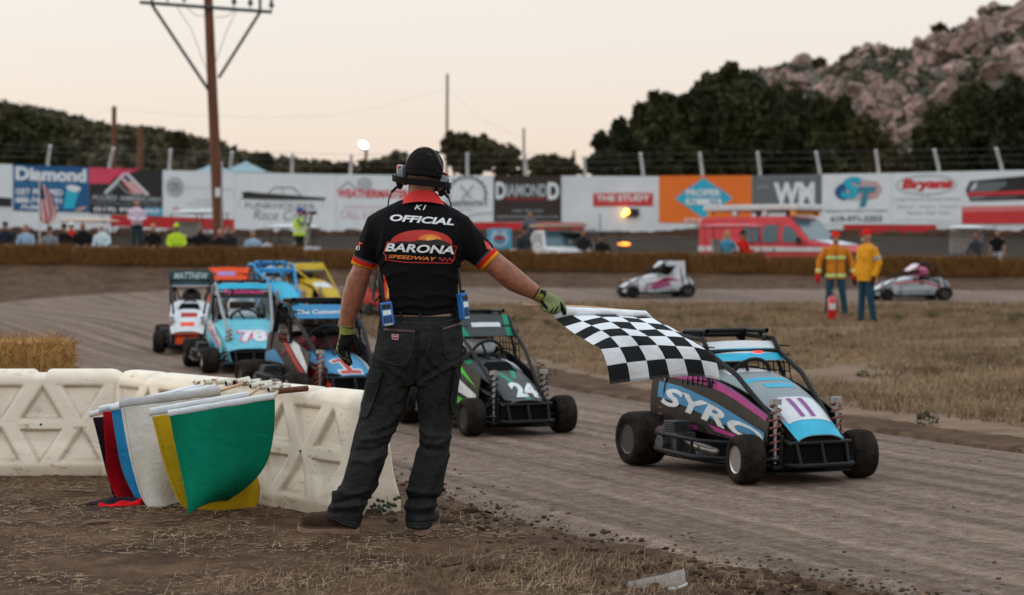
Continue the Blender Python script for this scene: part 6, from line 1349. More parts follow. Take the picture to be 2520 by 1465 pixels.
# rocky hill
RR=[(1500,330),(1700,260),(1800,215),(1850,184),(1900,172),(1990,170),(2060,160),(2100,140),(2125,118),(2145,118),(2200,130),(2260,112),(2290,98),(2330,98),(2370,70),(2400,48),(2440,22),(2465,10),(2500,18),(2560,-10),(2760,-90),(3100,-150)]
def rhill(px,t):
    Y=235+130*t; p=at(px,heightpx(RR,px),365); z=2.9+(p.z-2.9)*(sm(0,1,t)*.5+t*.5); x=(px-CX)/F*Y
    return Vector((x,Y,z+1.0*noise.noise(Vector((x*.07,Y*.07,5)))*(1-abs(2*t-1))))
m_hillR=soil('rock_hill_soil',[(.05,.045,.034),(.075,.066,.05),(.11,.09,.07)],.1,bump=.4)
mb=MB(); mb.surf(lambda u,v: rhill(1500+1600*u,v),90,30); mb.surf(lambda u,v: Vector(((1500+1600*u-CX)/F*(365+200*v),365+200*v,rhill(1500+1600*u,1).z*(1-.6*v))),40,6); tag(mb.build('rocky_hill',m_hillR,smooth=180),kind='structure')
m_rock=M('granite',(.22,.142,.116),.9,var=.5,scale=.30,bump=.8,bscale=1.0,col2=(.45,.32,.275),spec=.15)
_nt=m_rock.node_tree; _b=_nt.nodes['Principled BSDF']; _tc=_nt.nodes.new('ShaderNodeTexCoord'); _v=_nt.nodes.new('ShaderNodeTexVoronoi'); _v.feature='DISTANCE_TO_EDGE'; _v.inputs['Scale'].default_value=1.1; _nt.links.new(_tc.outputs['Object'],_v.inputs['Vector'])
_r=_nt.nodes.new('ShaderNodeValToRGB'); _r.color_ramp.elements[0].position=.015; _r.color_ramp.elements[0].color=(.30,.27,.25,1); _r.color_ramp.elements[1].position=.07; _nt.links.new(_v.outputs['Distance'],_r.inputs[0])
_m=_nt.nodes.new('ShaderNodeMix'); _m.data_type='RGBA'; _m.blend_type='MULTIPLY'; _m.inputs['Factor'].default_value=1; _nt.links.new(_b.inputs['Base Color'].links[0].from_socket,_m.inputs['A']); _nt.links.new(_r.outputs[0],_m.inputs['B']); _nt.links.new(_m.outputs['Result'],_b.inputs['Base Color'])
def rockmesh(seed):
    bm=bmesh.new(); bmesh.ops.create_icosphere(bm,subdivisions=3,radius=1); n=Vector((seed*7.7,seed*2.3,0)); rs=random.Random(seed)
    pl=[(Vector((rs.gauss(0,1),rs.gauss(0,1),rs.gauss(0,1))).normalized(),rs.uniform(.36,.74)) for _ in range(12)]
    for v in bm.verts:
        p=v.co.normalized(); k=1
        for d,h in pl:
            q=p.dot(d)
            if q>0: k=min(k,h/q+.015)
        v.co=p*(min(1,k)*(1+.13*noise.noise(p*1.7+n)+.05*noise.noise(p*5+n)))
    me=bpy.data.meshes.new('boulder'); bm.to_mesh(me); bm.free(); me.materials.append(m_rock); me.shade_smooth(); me.set_sharp_from_angle(angle=R(24)); return me
RM=[rockmesh(k) for k in range(7)]; rs=random.Random(9); sm_rocks=MB(); big=[]
HERO=[(2380,130,56),(2430,105,46),(2300,122,42),(2485,70,46),(2460,190,44),(2350,190,36),(2505,150,48),(2255,290,38),(2190,250,32),(2330,260,36),(2215,345,30),(2110,230,28),(2270,160,34),(2370,140,36),(2410,120,34),(2320,150,20),(2480,60,26),(2440,30,22),(2330,110,22),(2300,130,18),(2470,150,24),(2500,190,28),(2180,290,20),(2260,285,26),(2150,235,18),(2060,185,14),(2125,132,9),(2215,200,14),(2240,215,18),(2350,215,14),(1890,178,10),(1920,215,14),(2190,330,14),(2240,320,20),(2180,365,12),(2290,215,12),(2140,300,18),(2060,230,12),(2420,60,20),(2380,75,18),(2505,110,26)]
def hillpt(px,py):
    best=None
    for k in range(101):
        t=k/100; p=rhill(px,t); r=ray(px,py); zz=CAMP.z+r.z*p.y/r.y
        if p.z>=zz: best=p; break
    return best or rhill(px,1)
for px,py,r in HERO: big.append((hillpt(px,py),r*.074*rs.uniform(.9,1.15)))
while len(big)<270:
    px=rs.uniform(1760,2580); t=rs.random()**.75; p=rhill(px,t); big.append((p,rs.uniform(.55,1.6)*(1.6 if rs.random()<.2 else 1)))
for i,(p,r) in enumerate(big):
    o=bpy.data.objects.new('boulder',RM[i%7]); COL.objects.link(o); o.location=p+Vector((0,-.3*r,.25*r)); o.rotation_euler=(rs.uniform(-.5,.5),rs.uniform(-.9,.9),rs.uniform(0,6)); o.scale=(r*rs.uniform(.8,1.5),r,r*rs.uniform(.65,1.35))
    tag(o,'pale pinkish granite boulder heaped among scrub on the rocky hill','boulder','boulders on the rocky hill')
for _ in range(800):
    px=rs.uniform(1760,2600); t=rs.random()**.8; p=rhill(px,t); r=rs.uniform(.25,.75); m=RM[rs.randrange(7)]
    bm=MB(); rt=Matrix.Rotation(rs.uniform(0,6),3,Vector((rs.gauss(0,1),rs.gauss(0,1),rs.gauss(0,1))).normalized())
    bm.ell((0,0,0),(r*1.2,r,r*.8),7,5,rt); bm.v=[p+q+Vector((0,0,.2*r))+q*.25*noise.noise(q*3+p) for q in bm.v]; sm_rocks.add(bm.v,bm.f)
tag(sm_rocks.build('scree',m_rock,smooth=30),kind='stuff',label='small stones scattered between the boulders of the rocky hill',cat='stones')
cl=[]
for _ in range(900):
    px=rs.uniform(1740,2600); t=rs.random()**.9; p=rhill(px,t); r=rs.uniform(.6,1.6)
    if noise.noise(Vector((p.x*.09,p.y*.05,2)))<-.05: continue
    cl.append(((p.x,p.y,p.z+.2*r),(r*1.4,r,r*.6),.10*r))
me=leaves(cl,520,.4,78); me.materials.append(leafmat('hill_scrub',(.055,.06,.036),(.125,.125,.08))); ob=bpy.data.objects.new('rock_scrub',me); COL.objects.link(ob); tag(ob,kind='stuff',label='olive scrub between the boulders of the rocky hill',cat='shrubs')
for k,(x,y) in enumerate(((2312,75),(2015,160))): tree(('lone small tree on the skyline of the rocky hill','tiny tree on the lower left ridge of the rocky hill')[k],[(x,y,13,13),(x+8,y+8,9,8)],362,seed=30+k,mat=m_leafM,size=.6,per=900,group='skyline trees on the rocky hill')
# ================================================================ people in the background
def skinm(n,c): return M('skin_'+n,c,.6,var=.1,scale=12)
SKA=skinm('fair',(.36,.17,.11)); SKB=skinm('tan',(.25,.11,.065)); SKC=skinm('brown',(.13,.06,.035))
m_eye=M('eye_dark',(.02,.015,.012),.4,var=0); m_lip=M('lip',(.22,.07,.055),.6,var=0)
def fabric(n,c): return M('fabric_'+n,c,.85,var=.16,scale=9,bump=.15,bscale=60,spec=.06)
m_jean=fabric('denim',(.022,.055,.085)); m_dark=fabric('charcoal',(.018,.018,.02)); m_blk2=fabric('black',(.010,.010,.011))
def human(label,loc,rot,h,shirt,pants,skin=SKA,hair=None,hat=None,sit=False,arms=None,vox=.02,group=None,fat=1.0,sleeves='long',longhair=False,hood=False,legs=None,turn=0,glove=None,beard=None,jacket=0):
    k=h/1.76; T=thing('person',label,'person',loc,rot,group)
    hip=.50 if sit else .93
    dz=hip-.93
    V=lambda x,y,z: Vector((x*k,y*k,z*k))
    sh=1.43+dz; lean=.06 if sit else 0
    A=arms or {}
    def armpts(s):
        e,w_=A.get(s,((.27,.02,1.13),(.27,-.06,.88))) if not sit else A.get(s,((.26,-.04,1.15),(.14,-.30,1.05)))
        return [V(s*.185,lean,sh-.03),V(s*e[0],e[1],e[2]+dz),V(s*w_[0],w_[1],w_[2]+dz)]
    def legpts(s):
        if legs: l=legs[s]; return [V(s*.095,0,.90)]+[V(*q) for q in l]
        if sit: return [V(s*.10,0,.52),V(s*.15,-.42,.54),V(s*.14,-.40,.10)]
        return [V(s*.095,0,.90),V(s*.11,-.02,.50),V(s*.12,.03,.10)]
    hd=V(0,lean-.02,1.625+dz)
    # body: one continuous surface
    b=MB(); b.ell(hd,(.077*k,.097*k,.118*k),16,12); b.ell(hd+V(0,-.045,-.05),(.055*k,.055*k,.058*k),12,8); b.chain([hd+V(0,-.095,.012),hd+V(0,-.112,-.022)],[.010*k,.016*k],8)
    for s in(-1,1): b.ell(hd+V(s*.078,.01,-.01),(.012*k,.02*k,.032*k),8,6)
    b.chain([V(0,lean,1.38+dz),hd+V(0,.015,-.06)],[.058*k,.055*k],12)
    b.loft([ring(V(0,lean*q,z+dz),(wx*k*fat,0,0),(0,d*k*fat,0),16) for z,wx,d,q in((.90,.13,.09,0),(1.05,.12,.085,.3),(1.25,.14,.09,.7),(1.40,.13,.075,1),(1.46,.07,.06,1))])
    for s in(-1,1):
        a=armpts(s); b.chain(a,[.042*k,.036*k,.026*k],10); d=(a[2]-a[1]).normalized(); p=a[2]; sd=d.cross(Vector((0,0,1))); sd=sd.normalized() if sd.length>.2 else Vector((0,1,0)); cu=d.cross(sd)
        b.chain([p,p+d*.05*k,p+d*.085*k],[.027*k,.036*k,.036*k],10)
        for j in range(4): 
            q=p+d*.085*k+sd*(j-1.5)*.019*k; L_=(.07,.08,.075,.06)[j]*k; b.chain([q,q+d*L_*.55+cu*.008*k,q+d*L_*.9+cu*.03*k],[.0105*k,.010*k,.009*k],6)
        b.chain([p+d*.03*k+sd*.03*k,p+d*.07*k+sd*.055*k,p+d*.10*k+sd*.05*k+cu*.012*k],[.013*k,.0115*k,.0095*k],6)
        l=legpts(s); b.chain(l,[.07*k,.05*k,.036*k],10)
    fuse(b,vox*.8,2).build('body',skin,T,smooth=180)
    if glove:
        for s in(-1,1):
            a=armpts(s); p=a[2]; d=(a[2]-a[1]).normalized(); sd=d.cross(Vector((0,0,1))); sd=sd.normalized() if sd.length>.2 else Vector((0,1,0)); cu=d.cross(sd)
            b=MB(); b.chain([p-d*.04*k,p,p+d*.05*k,p+d*.085*k],[.036*k,.036*k,.044*k,.044*k],10)
            for j in range(4): 
                q=p+d*.085*k+sd*(j-1.5)*.022*k; b.chain([q,q+d*.05*k+cu*.01*k,q+d*.075*k+cu*.03*k],[.0145*k,.014*k,.013*k],6)
            b.chain([p+d*.02*k+sd*.03*k,p+d*.07*k+sd*.065*k,p+d*.10*k+sd*.06*k],[.017*k,.016*k,.014*k],6); fuse(b,.012,1).build('glove',glove,T,smooth=180)
    # clothes
    s_=MB(); fb=.02+jacket*.25
    bot=(.78 if jacket else .90)+dz
    s_.loft([ring(V(0,lean*q,z),(wx*k*fat,0,0),(0,d*k*fat,0),20,2.5) for z,wx,d,q in((bot,.165+jacket*.03,.125,0),(.95+dz,.165+jacket*.02,.13,.1),(1.08+dz,.155+jacket*.03,.12,.3),(1.25+dz,.175+jacket*.02,.13,.7),(1.38+dz,.185,.115,1),(1.45+dz,.12,.085,1),(1.49+dz,.075,.07,1))])
    for s in(-1,1):
        a=armpts(s); j=jacket*.012
        if sleeves=='long': s_.chain([a[0],a[1],a[2]],[(.068+j)*k,(.056+j)*k,(.044+j)*k],14,flat=True)
        elif sleeves=='short': s_.chain([a[0],a[0]+(a[1]-a[0])*.75],[.07*k,.06*k],12,flat=True)
    if hood: s_.chain([V(0,lean+.06,1.47+dz),V(0,lean+.02,1.50+dz)],[.10*k,.095*k],12)
    q=fuse(s_,vox,2); q.v=[p+Vector((1,1,0))*0+n*.006*noise.noise(p*9) for p,n in zip(q.v,q.n)]; S_=q.build('jacket' if jacket else 'shirt',shirt,T,smooth=180)
    p_=MB(); p_.loft([ring(V(0,.0,z),(wx*k*fat,0,0),(0,d*k*fat,0),18,2.4) for z,wx,d in((.86+dz,.165,.125),(.96+dz,.16,.12),(1.02+dz,.15,.11))])
    for s in(-1,1): l=legpts(s); p_.chain(l,[.098*k*fat**.5,.072*k,.062*k],14,flat=False)
    fuse(p_,vox,2).build('trousers',pants,T,smooth=180)
    for s in(-1,1):
        l=legpts(s)[2]; b=MB(); b.chain([l+V(0,.05,-.05),l+V(0,-.05,-.06),l+V(0,-.14,-.07)],[.048*k,.045*k,.036*k],10); fz=min(v.z for v in b.v); b.v=[Vector((v.x,v.y,max(v.z,0.0))) for v in b.v]; b.build('shoe',M('dark_shoe',(.02,.018,.018),.7),T,smooth=60)
    for s in(-1,1): b=MB(); b.ell(hd+V(s*.032,-.088,.008),(.012*k,.008*k,.007*k),8,6); b.build('eye',m_eye,T,smooth=180)
    b=MB(); b.ell(hd+V(0,-.094,-.062),(.022*k,.008*k,.006*k),8,6); b.build('mouth',m_lip,T,smooth=180)
    if beard: b=MB(); b.ell(hd+V(0,-.062,-.078),(.052*k,.05*k,.04*k),12,8); fuse(b,.01,1).build('beard',beard,T,smooth=180)
    if hair:
        b=MB(); b.ell(hd+V(0,.018,.030),(.086*k,.100*k,.108*k),16,10); 
        if longhair:
            for s in(-1,0,1): b.chain([hd+V(s*.06,.045,.02),hd+V(s*.085,.06-.03*abs(s),-.12),hd+V(s*.085,.05-.05*abs(s),-.26)],[.055*k,.05*k,.035*k],10)
        qq=fuse(b,.012,1); qq.v=[p if not((p-hd).y<-.045*k and (p-hd).z<.055*k) else p+Vector((0,.05*k,0)) for p in qq.v]; qq.build('hair',hair,T,smooth=180)
    if hood:
        b=MB(); b.ell(hd+V(0,.035,.005),(.100*k,.105*k,.135*k),16,10); b.build('hood',shirt,T,smooth=180)
    if hat:
        kind,hm=hat
        b=MB(); b.loft([ring(hd+V(0,.01,z),(x*k,0,0),(0,(x+.014)*k,0),20) for z,x in((.035,.087),(.07,.086),(.10,.072),(.125,.045),(.135,.012))])
        if kind=='cap': b.loft([ring(hd+V(0,-.09,.046),(.07*k,0,0),(0,.085*k,0),16),ring(hd+V(0,-.10,.036),(.072*k,0,0),(0,.09*k,0),16)])
        if kind=='helmet': b.loft([ring(hd+V(0,.0,.035),(.115*k,0,0),(0,.135*k,0),20),ring(hd+V(0,0,.052),(.10*k,0,0),(0,.12*k,0),20)])
        b.build('cap' if kind!='helmet' else 'helmet',hm,T,smooth=50)
        if kind=='helmet' or kind=='capset': 
            for s in(-1,1): b=MB(); b.ell(hd+V(s*.092,.0,-.005),(.026*k,.036*k,.045*k),12,8); b.build('ear_defender',m_pad,T,smooth=180)
    return T
def headat(px,py,Y,h,sit): # base location so that the head centre falls on a pixel
    p=at(px,py,Y); k=h/1.76; z=p.z-k*(1.625+((.50-.93) if sit else 0)); return (p.x,Y,z)
blond=M('blond_hair',(.34,.20,.09),.7,var=.3,scale=60); brownh=M('brown_hair',(.05,.025,.014),.7,var=.3,scale=60); greyh=M('dark_grey_hair',(.05,.045,.04),.7,var=.3)
c_navy=fabric('navy_cap',(.012,.014,.02)); c_blue=fabric('blue_cap',(.01,.07,.30)); c_red=fabric('red_cap',(.55,.015,.012)); c_lime=fabric('lime',(.42,.58,.035)); c_ltbl=fabric('light_blue',(.27,.38,.50)); c_grey=fabric('grey_knit',(.16,.18,.20)); c_pink=fabric('pale_pink',(.58,.47,.58)); c_pale=fabric('pale_ice',(.50,.60,.64)); c_redS=fabric('red_shirt',(.50,.02,.012)); c_teal=fabric('blue_top',(.06,.24,.36)); c_hi=fabric('hivis',(.50,.72,.05)); c_white=fabric('white_cap',(.6,.64,.68))
G='spectators behind the far straw bales'
SP=[(12,556,1.74,fabric('dark_navy',(.015,.02,.03)),brownh,('cap',c_navy),'seated man in dark navy clothes at the far left edge',{}),
(63,562,1.66,c_ltbl,M('auburn_hair',(.20,.09,.04),.7,var=.3),None,'seated woman with long auburn hair in a light blue top',dict(longhair=True)),
(121,567,1.70,c_grey,brownh,('cap',c_navy),'seated man in a grey sweater beside the striped flag pole',{}),
(156,561,1.78,m_blk2,brownh,('cap',c_navy),'seated man in black with a black cap, beside the man in the white cap',dict(fat=1.12)),
(175,556,1.74,c_redS,brownh,('cap',c_white),'man in a white cap and red top half hidden behind his neighbour in black',{}),
(203,556,1.80,m_blk2,None,None,'seated balding man in a black shirt with prints',dict(fat=1.1,skin=SKB)),
(250,562,1.70,c_pale,None,None,'seated person in a pale icy hooded sweatshirt with the hood up',dict(hood=True)),
(376,561,1.70,m_blk2,blond,None,'seated blond person in a black shirt with arms folded',{}),
(434,561,1.80,c_lime,brownh,('cap',c_lime),'seated man in a bright lime shirt and lime cap',dict(fat=1.18,skin=SKB,beard=brownh)),
(494,563,1.76,m_blk2,brownh,None,'person in black sitting under the white cart canopy',dict(skin=SKB)),
(540,573,1.50,m_blk2,blond,None,'blond child in front of the foot of the power pole',{}),
(561,566,1.76,m_dark,greyh,None,'seated dark-haired man in charcoal just right of the power pole',dict(skin=SKB)),
(622,576,1.66,c_ltbl,brownh,None,'dark-haired person in a light blue shirt sitting alone left of the photographer',{})]
for i,(x,y,h,sm_,hr,ht,lb,kw) in enumerate(SP):
    kw=dict(kw); sk=kw.pop('skin',SKA); Y=60.6+.5*math.sin(i*2.3)+(.9 if 'half hidden' in lb else 0)
    human(lb,headat(x,y,Y,h,True),R(8*math.sin(i*1.7)),h,sm_,m_jean,sk,hair=hr,hat=ht,sit=True,group=G,**kw)
WP=human('woman in a pale pink hoodie standing above the seated spectators, hands clasped',headat(337,500,61.5,1.66,False),R(12),1.66,c_pink,fabric('dark_jeans',(.02,.045,.055)),SKA,hair=M('tied_hair',(.10,.05,.03),.7),arms={-1:((.27,-.03,1.13),(.06,-.22,1.05)),1:((.27,-.03,1.13),(.05,-.24,1.03))},group=G,fat=1.08)
st=thing('step_stool','small wooden step stool under the woman in pink','stool',(WP.location.x,61.5,terr(WP.location.x,61.5))); hz_=WP.location.z-st.location.z
mb=MB(); mb.box((0,0,hz_-.015),(.6,.45,.03)); mb.build('top',M('stool_wood',(.2,.12,.06),.8),st,bevel=.005)
for sx in(-1,1):
    for sy in(-1,1): mb=MB(); mb.bar((sx*.28,sy*.2,-.05),(sx*.24,sy*.17,hz_-.03),.02,6); mb.build('leg',M('stool_wood',(0,0,0)),st)
PH=human('photographer in a hi-vis vest and blue cap aiming a long lens to the right',headat(737,522,59.6,1.76,False),R(75),1.76,c_grey,m_dark,SKA,hair=brownh,hat=('cap',c_blue),arms={-1:((.26,-.20,1.22),(.08,-.27,1.52)),1:((.22,-.22,1.20),(.05,-.36,1.50))},group=G,fat=1.12)
v=MB(); v.loft([ring((0,.0,z),(wx*1.14,0,0),(0,d*1.12,0),24,2.5) for z,wx,d in((.92,.19,.155),(1.08,.185,.15),(1.25,.20,.155),(1.38,.20,.135),(1.45,.13,.10))],False); v.build('vest',c_hi,PH,smooth=60)
for z in(1.02,1.12): v=MB(); v.loft([ring((0,0,zz),(.217,0,0),(0,.176,0),24,2.5) for zz in(z,z+.05)],False); v.build('reflective_strip',M('reflective',(.55,.58,.5),.4),PH,smooth=60)
cmr=thing('camera','black camera with a long lens held up by the photographer','camera',PH.location+Matrix.Rotation(R(75),3,'Z')@Vector((0,-.16,1.60)),R(75))
mb=MB(); mb.box((0,0,0),(.15,.07,.11)); mb.box((0,0,.065),(.06,.06,.03)); mb.build('body',m_pad,cmr,bevel=.012); mb=MB(); mb.lathe([(0,.04),(-.10,.045),(-.12,.05),(-.26,.055),(-.34,.055),(-.35,.048)],(0,-.03,0),'Y',18); mb.build('lens',m_rkey,cmr,smooth=50)
# people round the vehicles on the right
Z0=terr(5,66)
human('man in a dark cap and vest standing by the white pickup',(at(1290,600,64).x,64,Z0),R(40),1.78,fabric('vest_dark',(.03,.035,.04)),m_jean,SKB,hair=brownh,hat=('cap',c_navy),group='crew around the vehicles')
human('person in grey standing up on the bed of the white pickup',(at(1304,560,67.6).x,67.6,Z0+.72),R(10),1.62,fabric('slate_shirt',(.09,.11,.13)),m_jean,SKB,hair=brownh,group='crew around the vehicles')
human('dark-clothed passenger sitting in the black utility cart',headat(1437,573,65,1.74,True),R(30),1.74,m_dark,m_dark,SKB,hair=brownh,sit=True,group='crew around the vehicles')
human('second dark figure at the right side of the black utility cart',headat(1482,585,64.4,1.70,True),R(20),1.70,m_blk2,m_dark,SKB,hair=brownh,hat=('cap',c_navy),sit=True,group='crew around the vehicles')
human('woman with long blond hair and a blue top beside the red cart',headat(1791,578,62.6,1.66,True),R(150),1.66,c_teal,m_jean,SKA,hair=blond,longhair=True,sit=True,group='crew around the vehicles')
human('man in a red shirt and dark cap sitting in the red cart',headat(1832,577,62.8,1.80,True),R(60),1.80,c_redS,m_dark,SKB,hair=brownh,hat=('cap',c_navy),sit=True,group='crew around the vehicles',fat=1.1)
human('man in a dark shirt bending beside the cart with the windscreen',headat(2404,580,64,1.66,False),R(-60),1.66,fabric('slate_dark',(.03,.036,.045)),m_dark,SKB,hair=brownh,group='crew around the vehicles',arms={-1:((.27,-.1,1.15),(.22,-.28,.98)),1:((.27,-.1,1.15),(.22,-.28,.98))})
human('boy in a black T-shirt and pale shorts standing at the right',headat(2454,574,64,1.52,False),R(-30),1.52,m_blk2,fabric('pale_shorts',(.4,.42,.46)),SKA,hair=brownh,sleeves='short',group='crew around the vehicles')
# firefighters
m_turn=fabric('turnout_orange',(.50,.17,.018)); m_yelj=fabric('yellow_jacket',(.60,.27,.02)); m_strip=M('lime_strip',(.50,.62,.20),.45,var=.06); m_rgl=fabric('red_glove',(.40,.015,.02)); jn=fabric('work_jeans',(.02,.055,.085))
f1=kat(2056,781); FF=human('firefighter in an orange turnout jacket with lime stripes and a red helmet',f1,R(-3),1.80,m_turn,jn,SKA,hat=('helmet',c_red),vox=.014,group='firefighters',arms={-1:((.33,.03,1.14),(.36,-.06,.87)),1:((.33,.03,1.14),(.36,-.06,.87))},glove=m_rgl,jacket=.6,fat=1.06,beard=M('grey_moustache',(.16,.12,.10),.8),legs={-1:[(-.13,-.02,.5),(-.17,.0,.10)],1:[(.14,-.02,.5),(.20,.04,.10)]})
def hoop(par,z0,z1,wx,d,mat,name='reflective_stripe'):
    b=MB(); b.loft([ring((0,0.0,z),(wx,0,0),(0,d,0),26,2.5) for z in(z0,z1)],False); return b.build(name,mat,par,smooth=60)
k=1.80/1.76
hoop(FF,1.19*k,1.25*k,.204*k,.152*k,m_strip); hoop(FF,.82*k,.89*k,.207*k,.153*k,m_strip)
for s in(-1,1):
    e=Vector((s*.33,.03,1.14))*k; w_=Vector((s*.36,-.06,.87))*k; b=MB(); b.bar(e+(w_-e)*.62,e+(w_-e)*.82,.060,14); b.build('reflective_stripe',m_strip,FF,smooth=50)
b=MB(); b.bar((0,-.150,1.44),(0,-.165,.82),.008,6); b.build('zip',m_dseam,FF)
f2=kat(2133,794); FG=human('firefighter in a long yellow jacket and red cap turned towards his colleague',f2,R(-62),1.80,m_yelj,jn,SKA,hat=('cap',c_red),vox=.014,group='firefighters',arms={-1:((.29,.05,1.13),(.28,-.04,.86)),1:((.29,.06,1.12),(.26,-.03,.86))},glove=fabric('dark_glove',(.05,.012,.014)),jacket=.8,fat=1.16,beard=M('grey_beard',(.30,.24,.2),.8),legs={-1:[(-.12,-.02,.5),(-.14,-.03,.10)],1:[(.12,-.02,.5),(.14,.05,.10)]})
for s in(-1,1):
    e=Vector((s*.185,0,1.40)); w_=Vector((s*.29,.055,1.13)); b=MB(); b.bar((e+(w_-e)*.62)*k,(e+(w_-e)*.82)*k,.078,14); b.build('arm_band',M('grey_band',(.30,.27,.27),.6),FG,smooth=50)
fe=thing('fire_extinguisher','red fire extinguisher standing on the grass in front of the orange-jacketed firefighter','fire extinguisher',kat(2047,789)); fe.scale=(1.1,)*3
b=MB(); b.lathe([(0,.07),(.012,.08),(.36,.08),(.40,.068),(.43,.035),(.45,.028)],(0,0,0),'Z',24); b.build('cylinder',M('extinguisher_red',(.50,.008,.012),.3,var=.04,coat=.3),fe,smooth=40)
b=MB(); b.bar((0,0,.45),(0,0,.49),.02,8); b.box((0,-.03,.50),(.02,.10,.015)); b.box((0,-.035,.53),(.02,.11,.012),Matrix.Rotation(R(14),3,'X')); b.build('handle',m_rkey,fe)
b=MB(); b.chain([(.02,0,.47),(.07,.0,.46),(.10,0,.40),(.095,0,.25),(.09,0,.16)],[.010,.010,.010,.010,.016],8); b.build('hose',m_rkey,fe,smooth=60)
b=MB(); b.surf(lambda u,v: Vector((.0815*math.sin(R(-45+90*u)),-.0815*math.cos(R(-45+90*u)),.20+.11*v)),12,2); b.build('instruction_label',M('label_white',(.55,.57,.58),.5),fe)
# ================================================================ vehicles
m_glass=M('dark_glass',(.02,.028,.032),.12,var=0,coat=.3); m_glassB=M('teal_glass',(.05,.10,.12),.15,var=.1); m_amb2=M('amber_lens',(.75,.25,.02),.3,var=0); m_chr=M('chrome',(.5,.5,.5),.2)
def shell(mb,prof,wz_,mi=0):
    n=len(prof); L_=[Vector((-wz_(z),y,z)) for y,z in prof]; R_=[Vector((wz_(z),y,z)) for y,z in prof]
    mb.add(L_+R_,[tuple(range(n)),tuple(range(2*n-1,n-1,-1))]+[(i,n+i,n+(i+1)%n,(i+1)%n) for i in range(n)],mi)
def sidepoly(pts,wz_,s,e=.006): return [Vector((s*(wz_(z)+e),y,z)) for y,z in pts]
def vwheel(par,x,y,r,w,mat=None):
    W=rim(r,w).build('wheel',mat or m_alu,par,smooth=35); W.location=(x,y,r); tyre(r,w,m_tyre).build('tyre',m_tyre,W,smooth=50)
# ambulance van
m_van=paint('van_red',(.60,.06,.075)); m_vw=paint('van_white',(.60,.60,.61)); m_vp=paint('van_faded_red',(.48,.09,.10))
AM=thing('ambulance','red and white ambulance van with a white roof rack and amber lights','ambulance',(at(1925,600,67).x,67,Z0),R(50)); wv=lambda z: .99 if z<1.15 else .99-.13*(z-1.15)/1.0
b=MB(); shell(b,[(2.75,.42),(2.78,1.9),(2.68,2.12),(-.55,2.14),(-.85,2.08),(-1.62,1.30),(-2.55,1.14),(-2.74,1.0),(-2.78,.5),(-2.7,.42)],wv); body=b.build('body',m_van,AM,bevel=.05,seg=3)
for s in(-1,1):
    b=MB(); b.add(sidepoly([(2.74,.98),(2.74,1.16),(-2.6,1.10),(-2.7,.96)],wv,s,.012),[(0,1,2,3)]); b.build('white_stripe',m_vw,AM)
    for pts in([(-1.42,1.26),(-.92,1.78),(-.62,1.82),(-.60,1.28)],[(-.42,1.28),(-.42,1.86),(.18,1.86),(.18,1.28)],[(.32,1.28),(.32,1.86),(.92,1.86),(.92,1.28)]):
        b=MB(); b.add(sidepoly(pts,wv,s,.012),[(0,1,2,3)]); b.build('window',m_glassB,AM)
    b=MB(); b.box((s*1.08,-1.28,1.32),(.16,.10,.24)); b.build('mirror',m_pad,AM,bevel=.03)
    b=MB(); b.box((s*.995,-.30,1.02),(.02,.16,.04)); b.build('door_handle',m_pad,AM)
    vwheel(AM,s*.86,-1.75,.37,.24); vwheel(AM,s*.86,1.65,.37,.24)
    b=MB(); b.box((s*.78,-2.76,.86),(.26,.05,.17)); b.build('headlight',m_chr,AM,bevel=.02)
b=MB(); b.add([Vector((-.85,-1.60,1.335)),Vector((.85,-1.60,1.335)),Vector((.80,-.90,2.045)),Vector((-.80,-.90,2.045))],[(0,1,2,3)]); b.v=[p+Vector((0,-.012,.012)) for p in b.v]; b.build('windscreen',m_glassB,AM)
b=MB(); b.box((0,-2.78,.80),(1.15,.03,.26)); b.build('grille',m_pad,AM,bevel=.01)
b=MB(); b.box((0,-2.80,.50),(1.9,.12,.2)); b.build('bumper',m_chr,AM,bevel=.03)
b=MB(); b.surf(lambda u,v: Vector(((2*u-1)*.72,-1.72-.8*v,1.315-.155*v+.02)),6,6,.01); b.build('hood_panel',m_vw,AM)
b=MB(); b.box((0,.75,2.44),(1.66,3.8,.20)); b.build('roof_rack',m_vw,AM,bevel=.04)
for y in(-.9,.2,1.4,2.4):
    for s in(-1,1): b=MB(); b.box((s*.72,y,2.25),(.14,.18,.20)); b.build('roof_light',m_amb2 if (y in(-.9,2.4)) else m_vw,AM,bevel=.03)
b=MB(); b.box((0,-.78,2.24),(1.3,.22,.14)); b.build('light_bar',m_amb2,AM,bevel=.03)
# pickup
TK=thing('pickup_truck','white pickup truck with a tan board on its cab roof and yellow windscreen lettering','pickup truck',(at(1372,600,67).x,67,Z0),R(20)); wp=lambda z: .92 if z<1.0 else .92-.22*(z-1.0)/.7
b=MB(); shell(b,[(2.5,.45),(2.5,1.05),(.55,1.08),(.45,1.62),(.30,1.68),(-.50,1.68),(-1.02,1.12),(-2.35,1.00),(-2.5,.85),(-2.52,.45)],wp); b.build('body',m_vw,TK,bevel=.04,seg=3)
b=MB(); b.add([Vector((-.80,-1.0,1.13)),Vector((.80,-1.0,1.13)),Vector((.68,-.55,1.63)),Vector((-.68,-.55,1.63))],[(0,1,2,3)]); b.v=[p+Vector((0,-.015,.012)) for p in b.v]; ws=b.build('windscreen',m_glassB,TK)
b=MB(); b.add([Vector((-.55,-.69,1.475)),Vector((.55,-.69,1.475)),Vector((.55,-.64,1.535)),Vector((-.55,-.64,1.535))],[(0,1,2,3)]); b.build('sun_strip',M('yellow_strip',(.6,.5,.02),.5),ws)
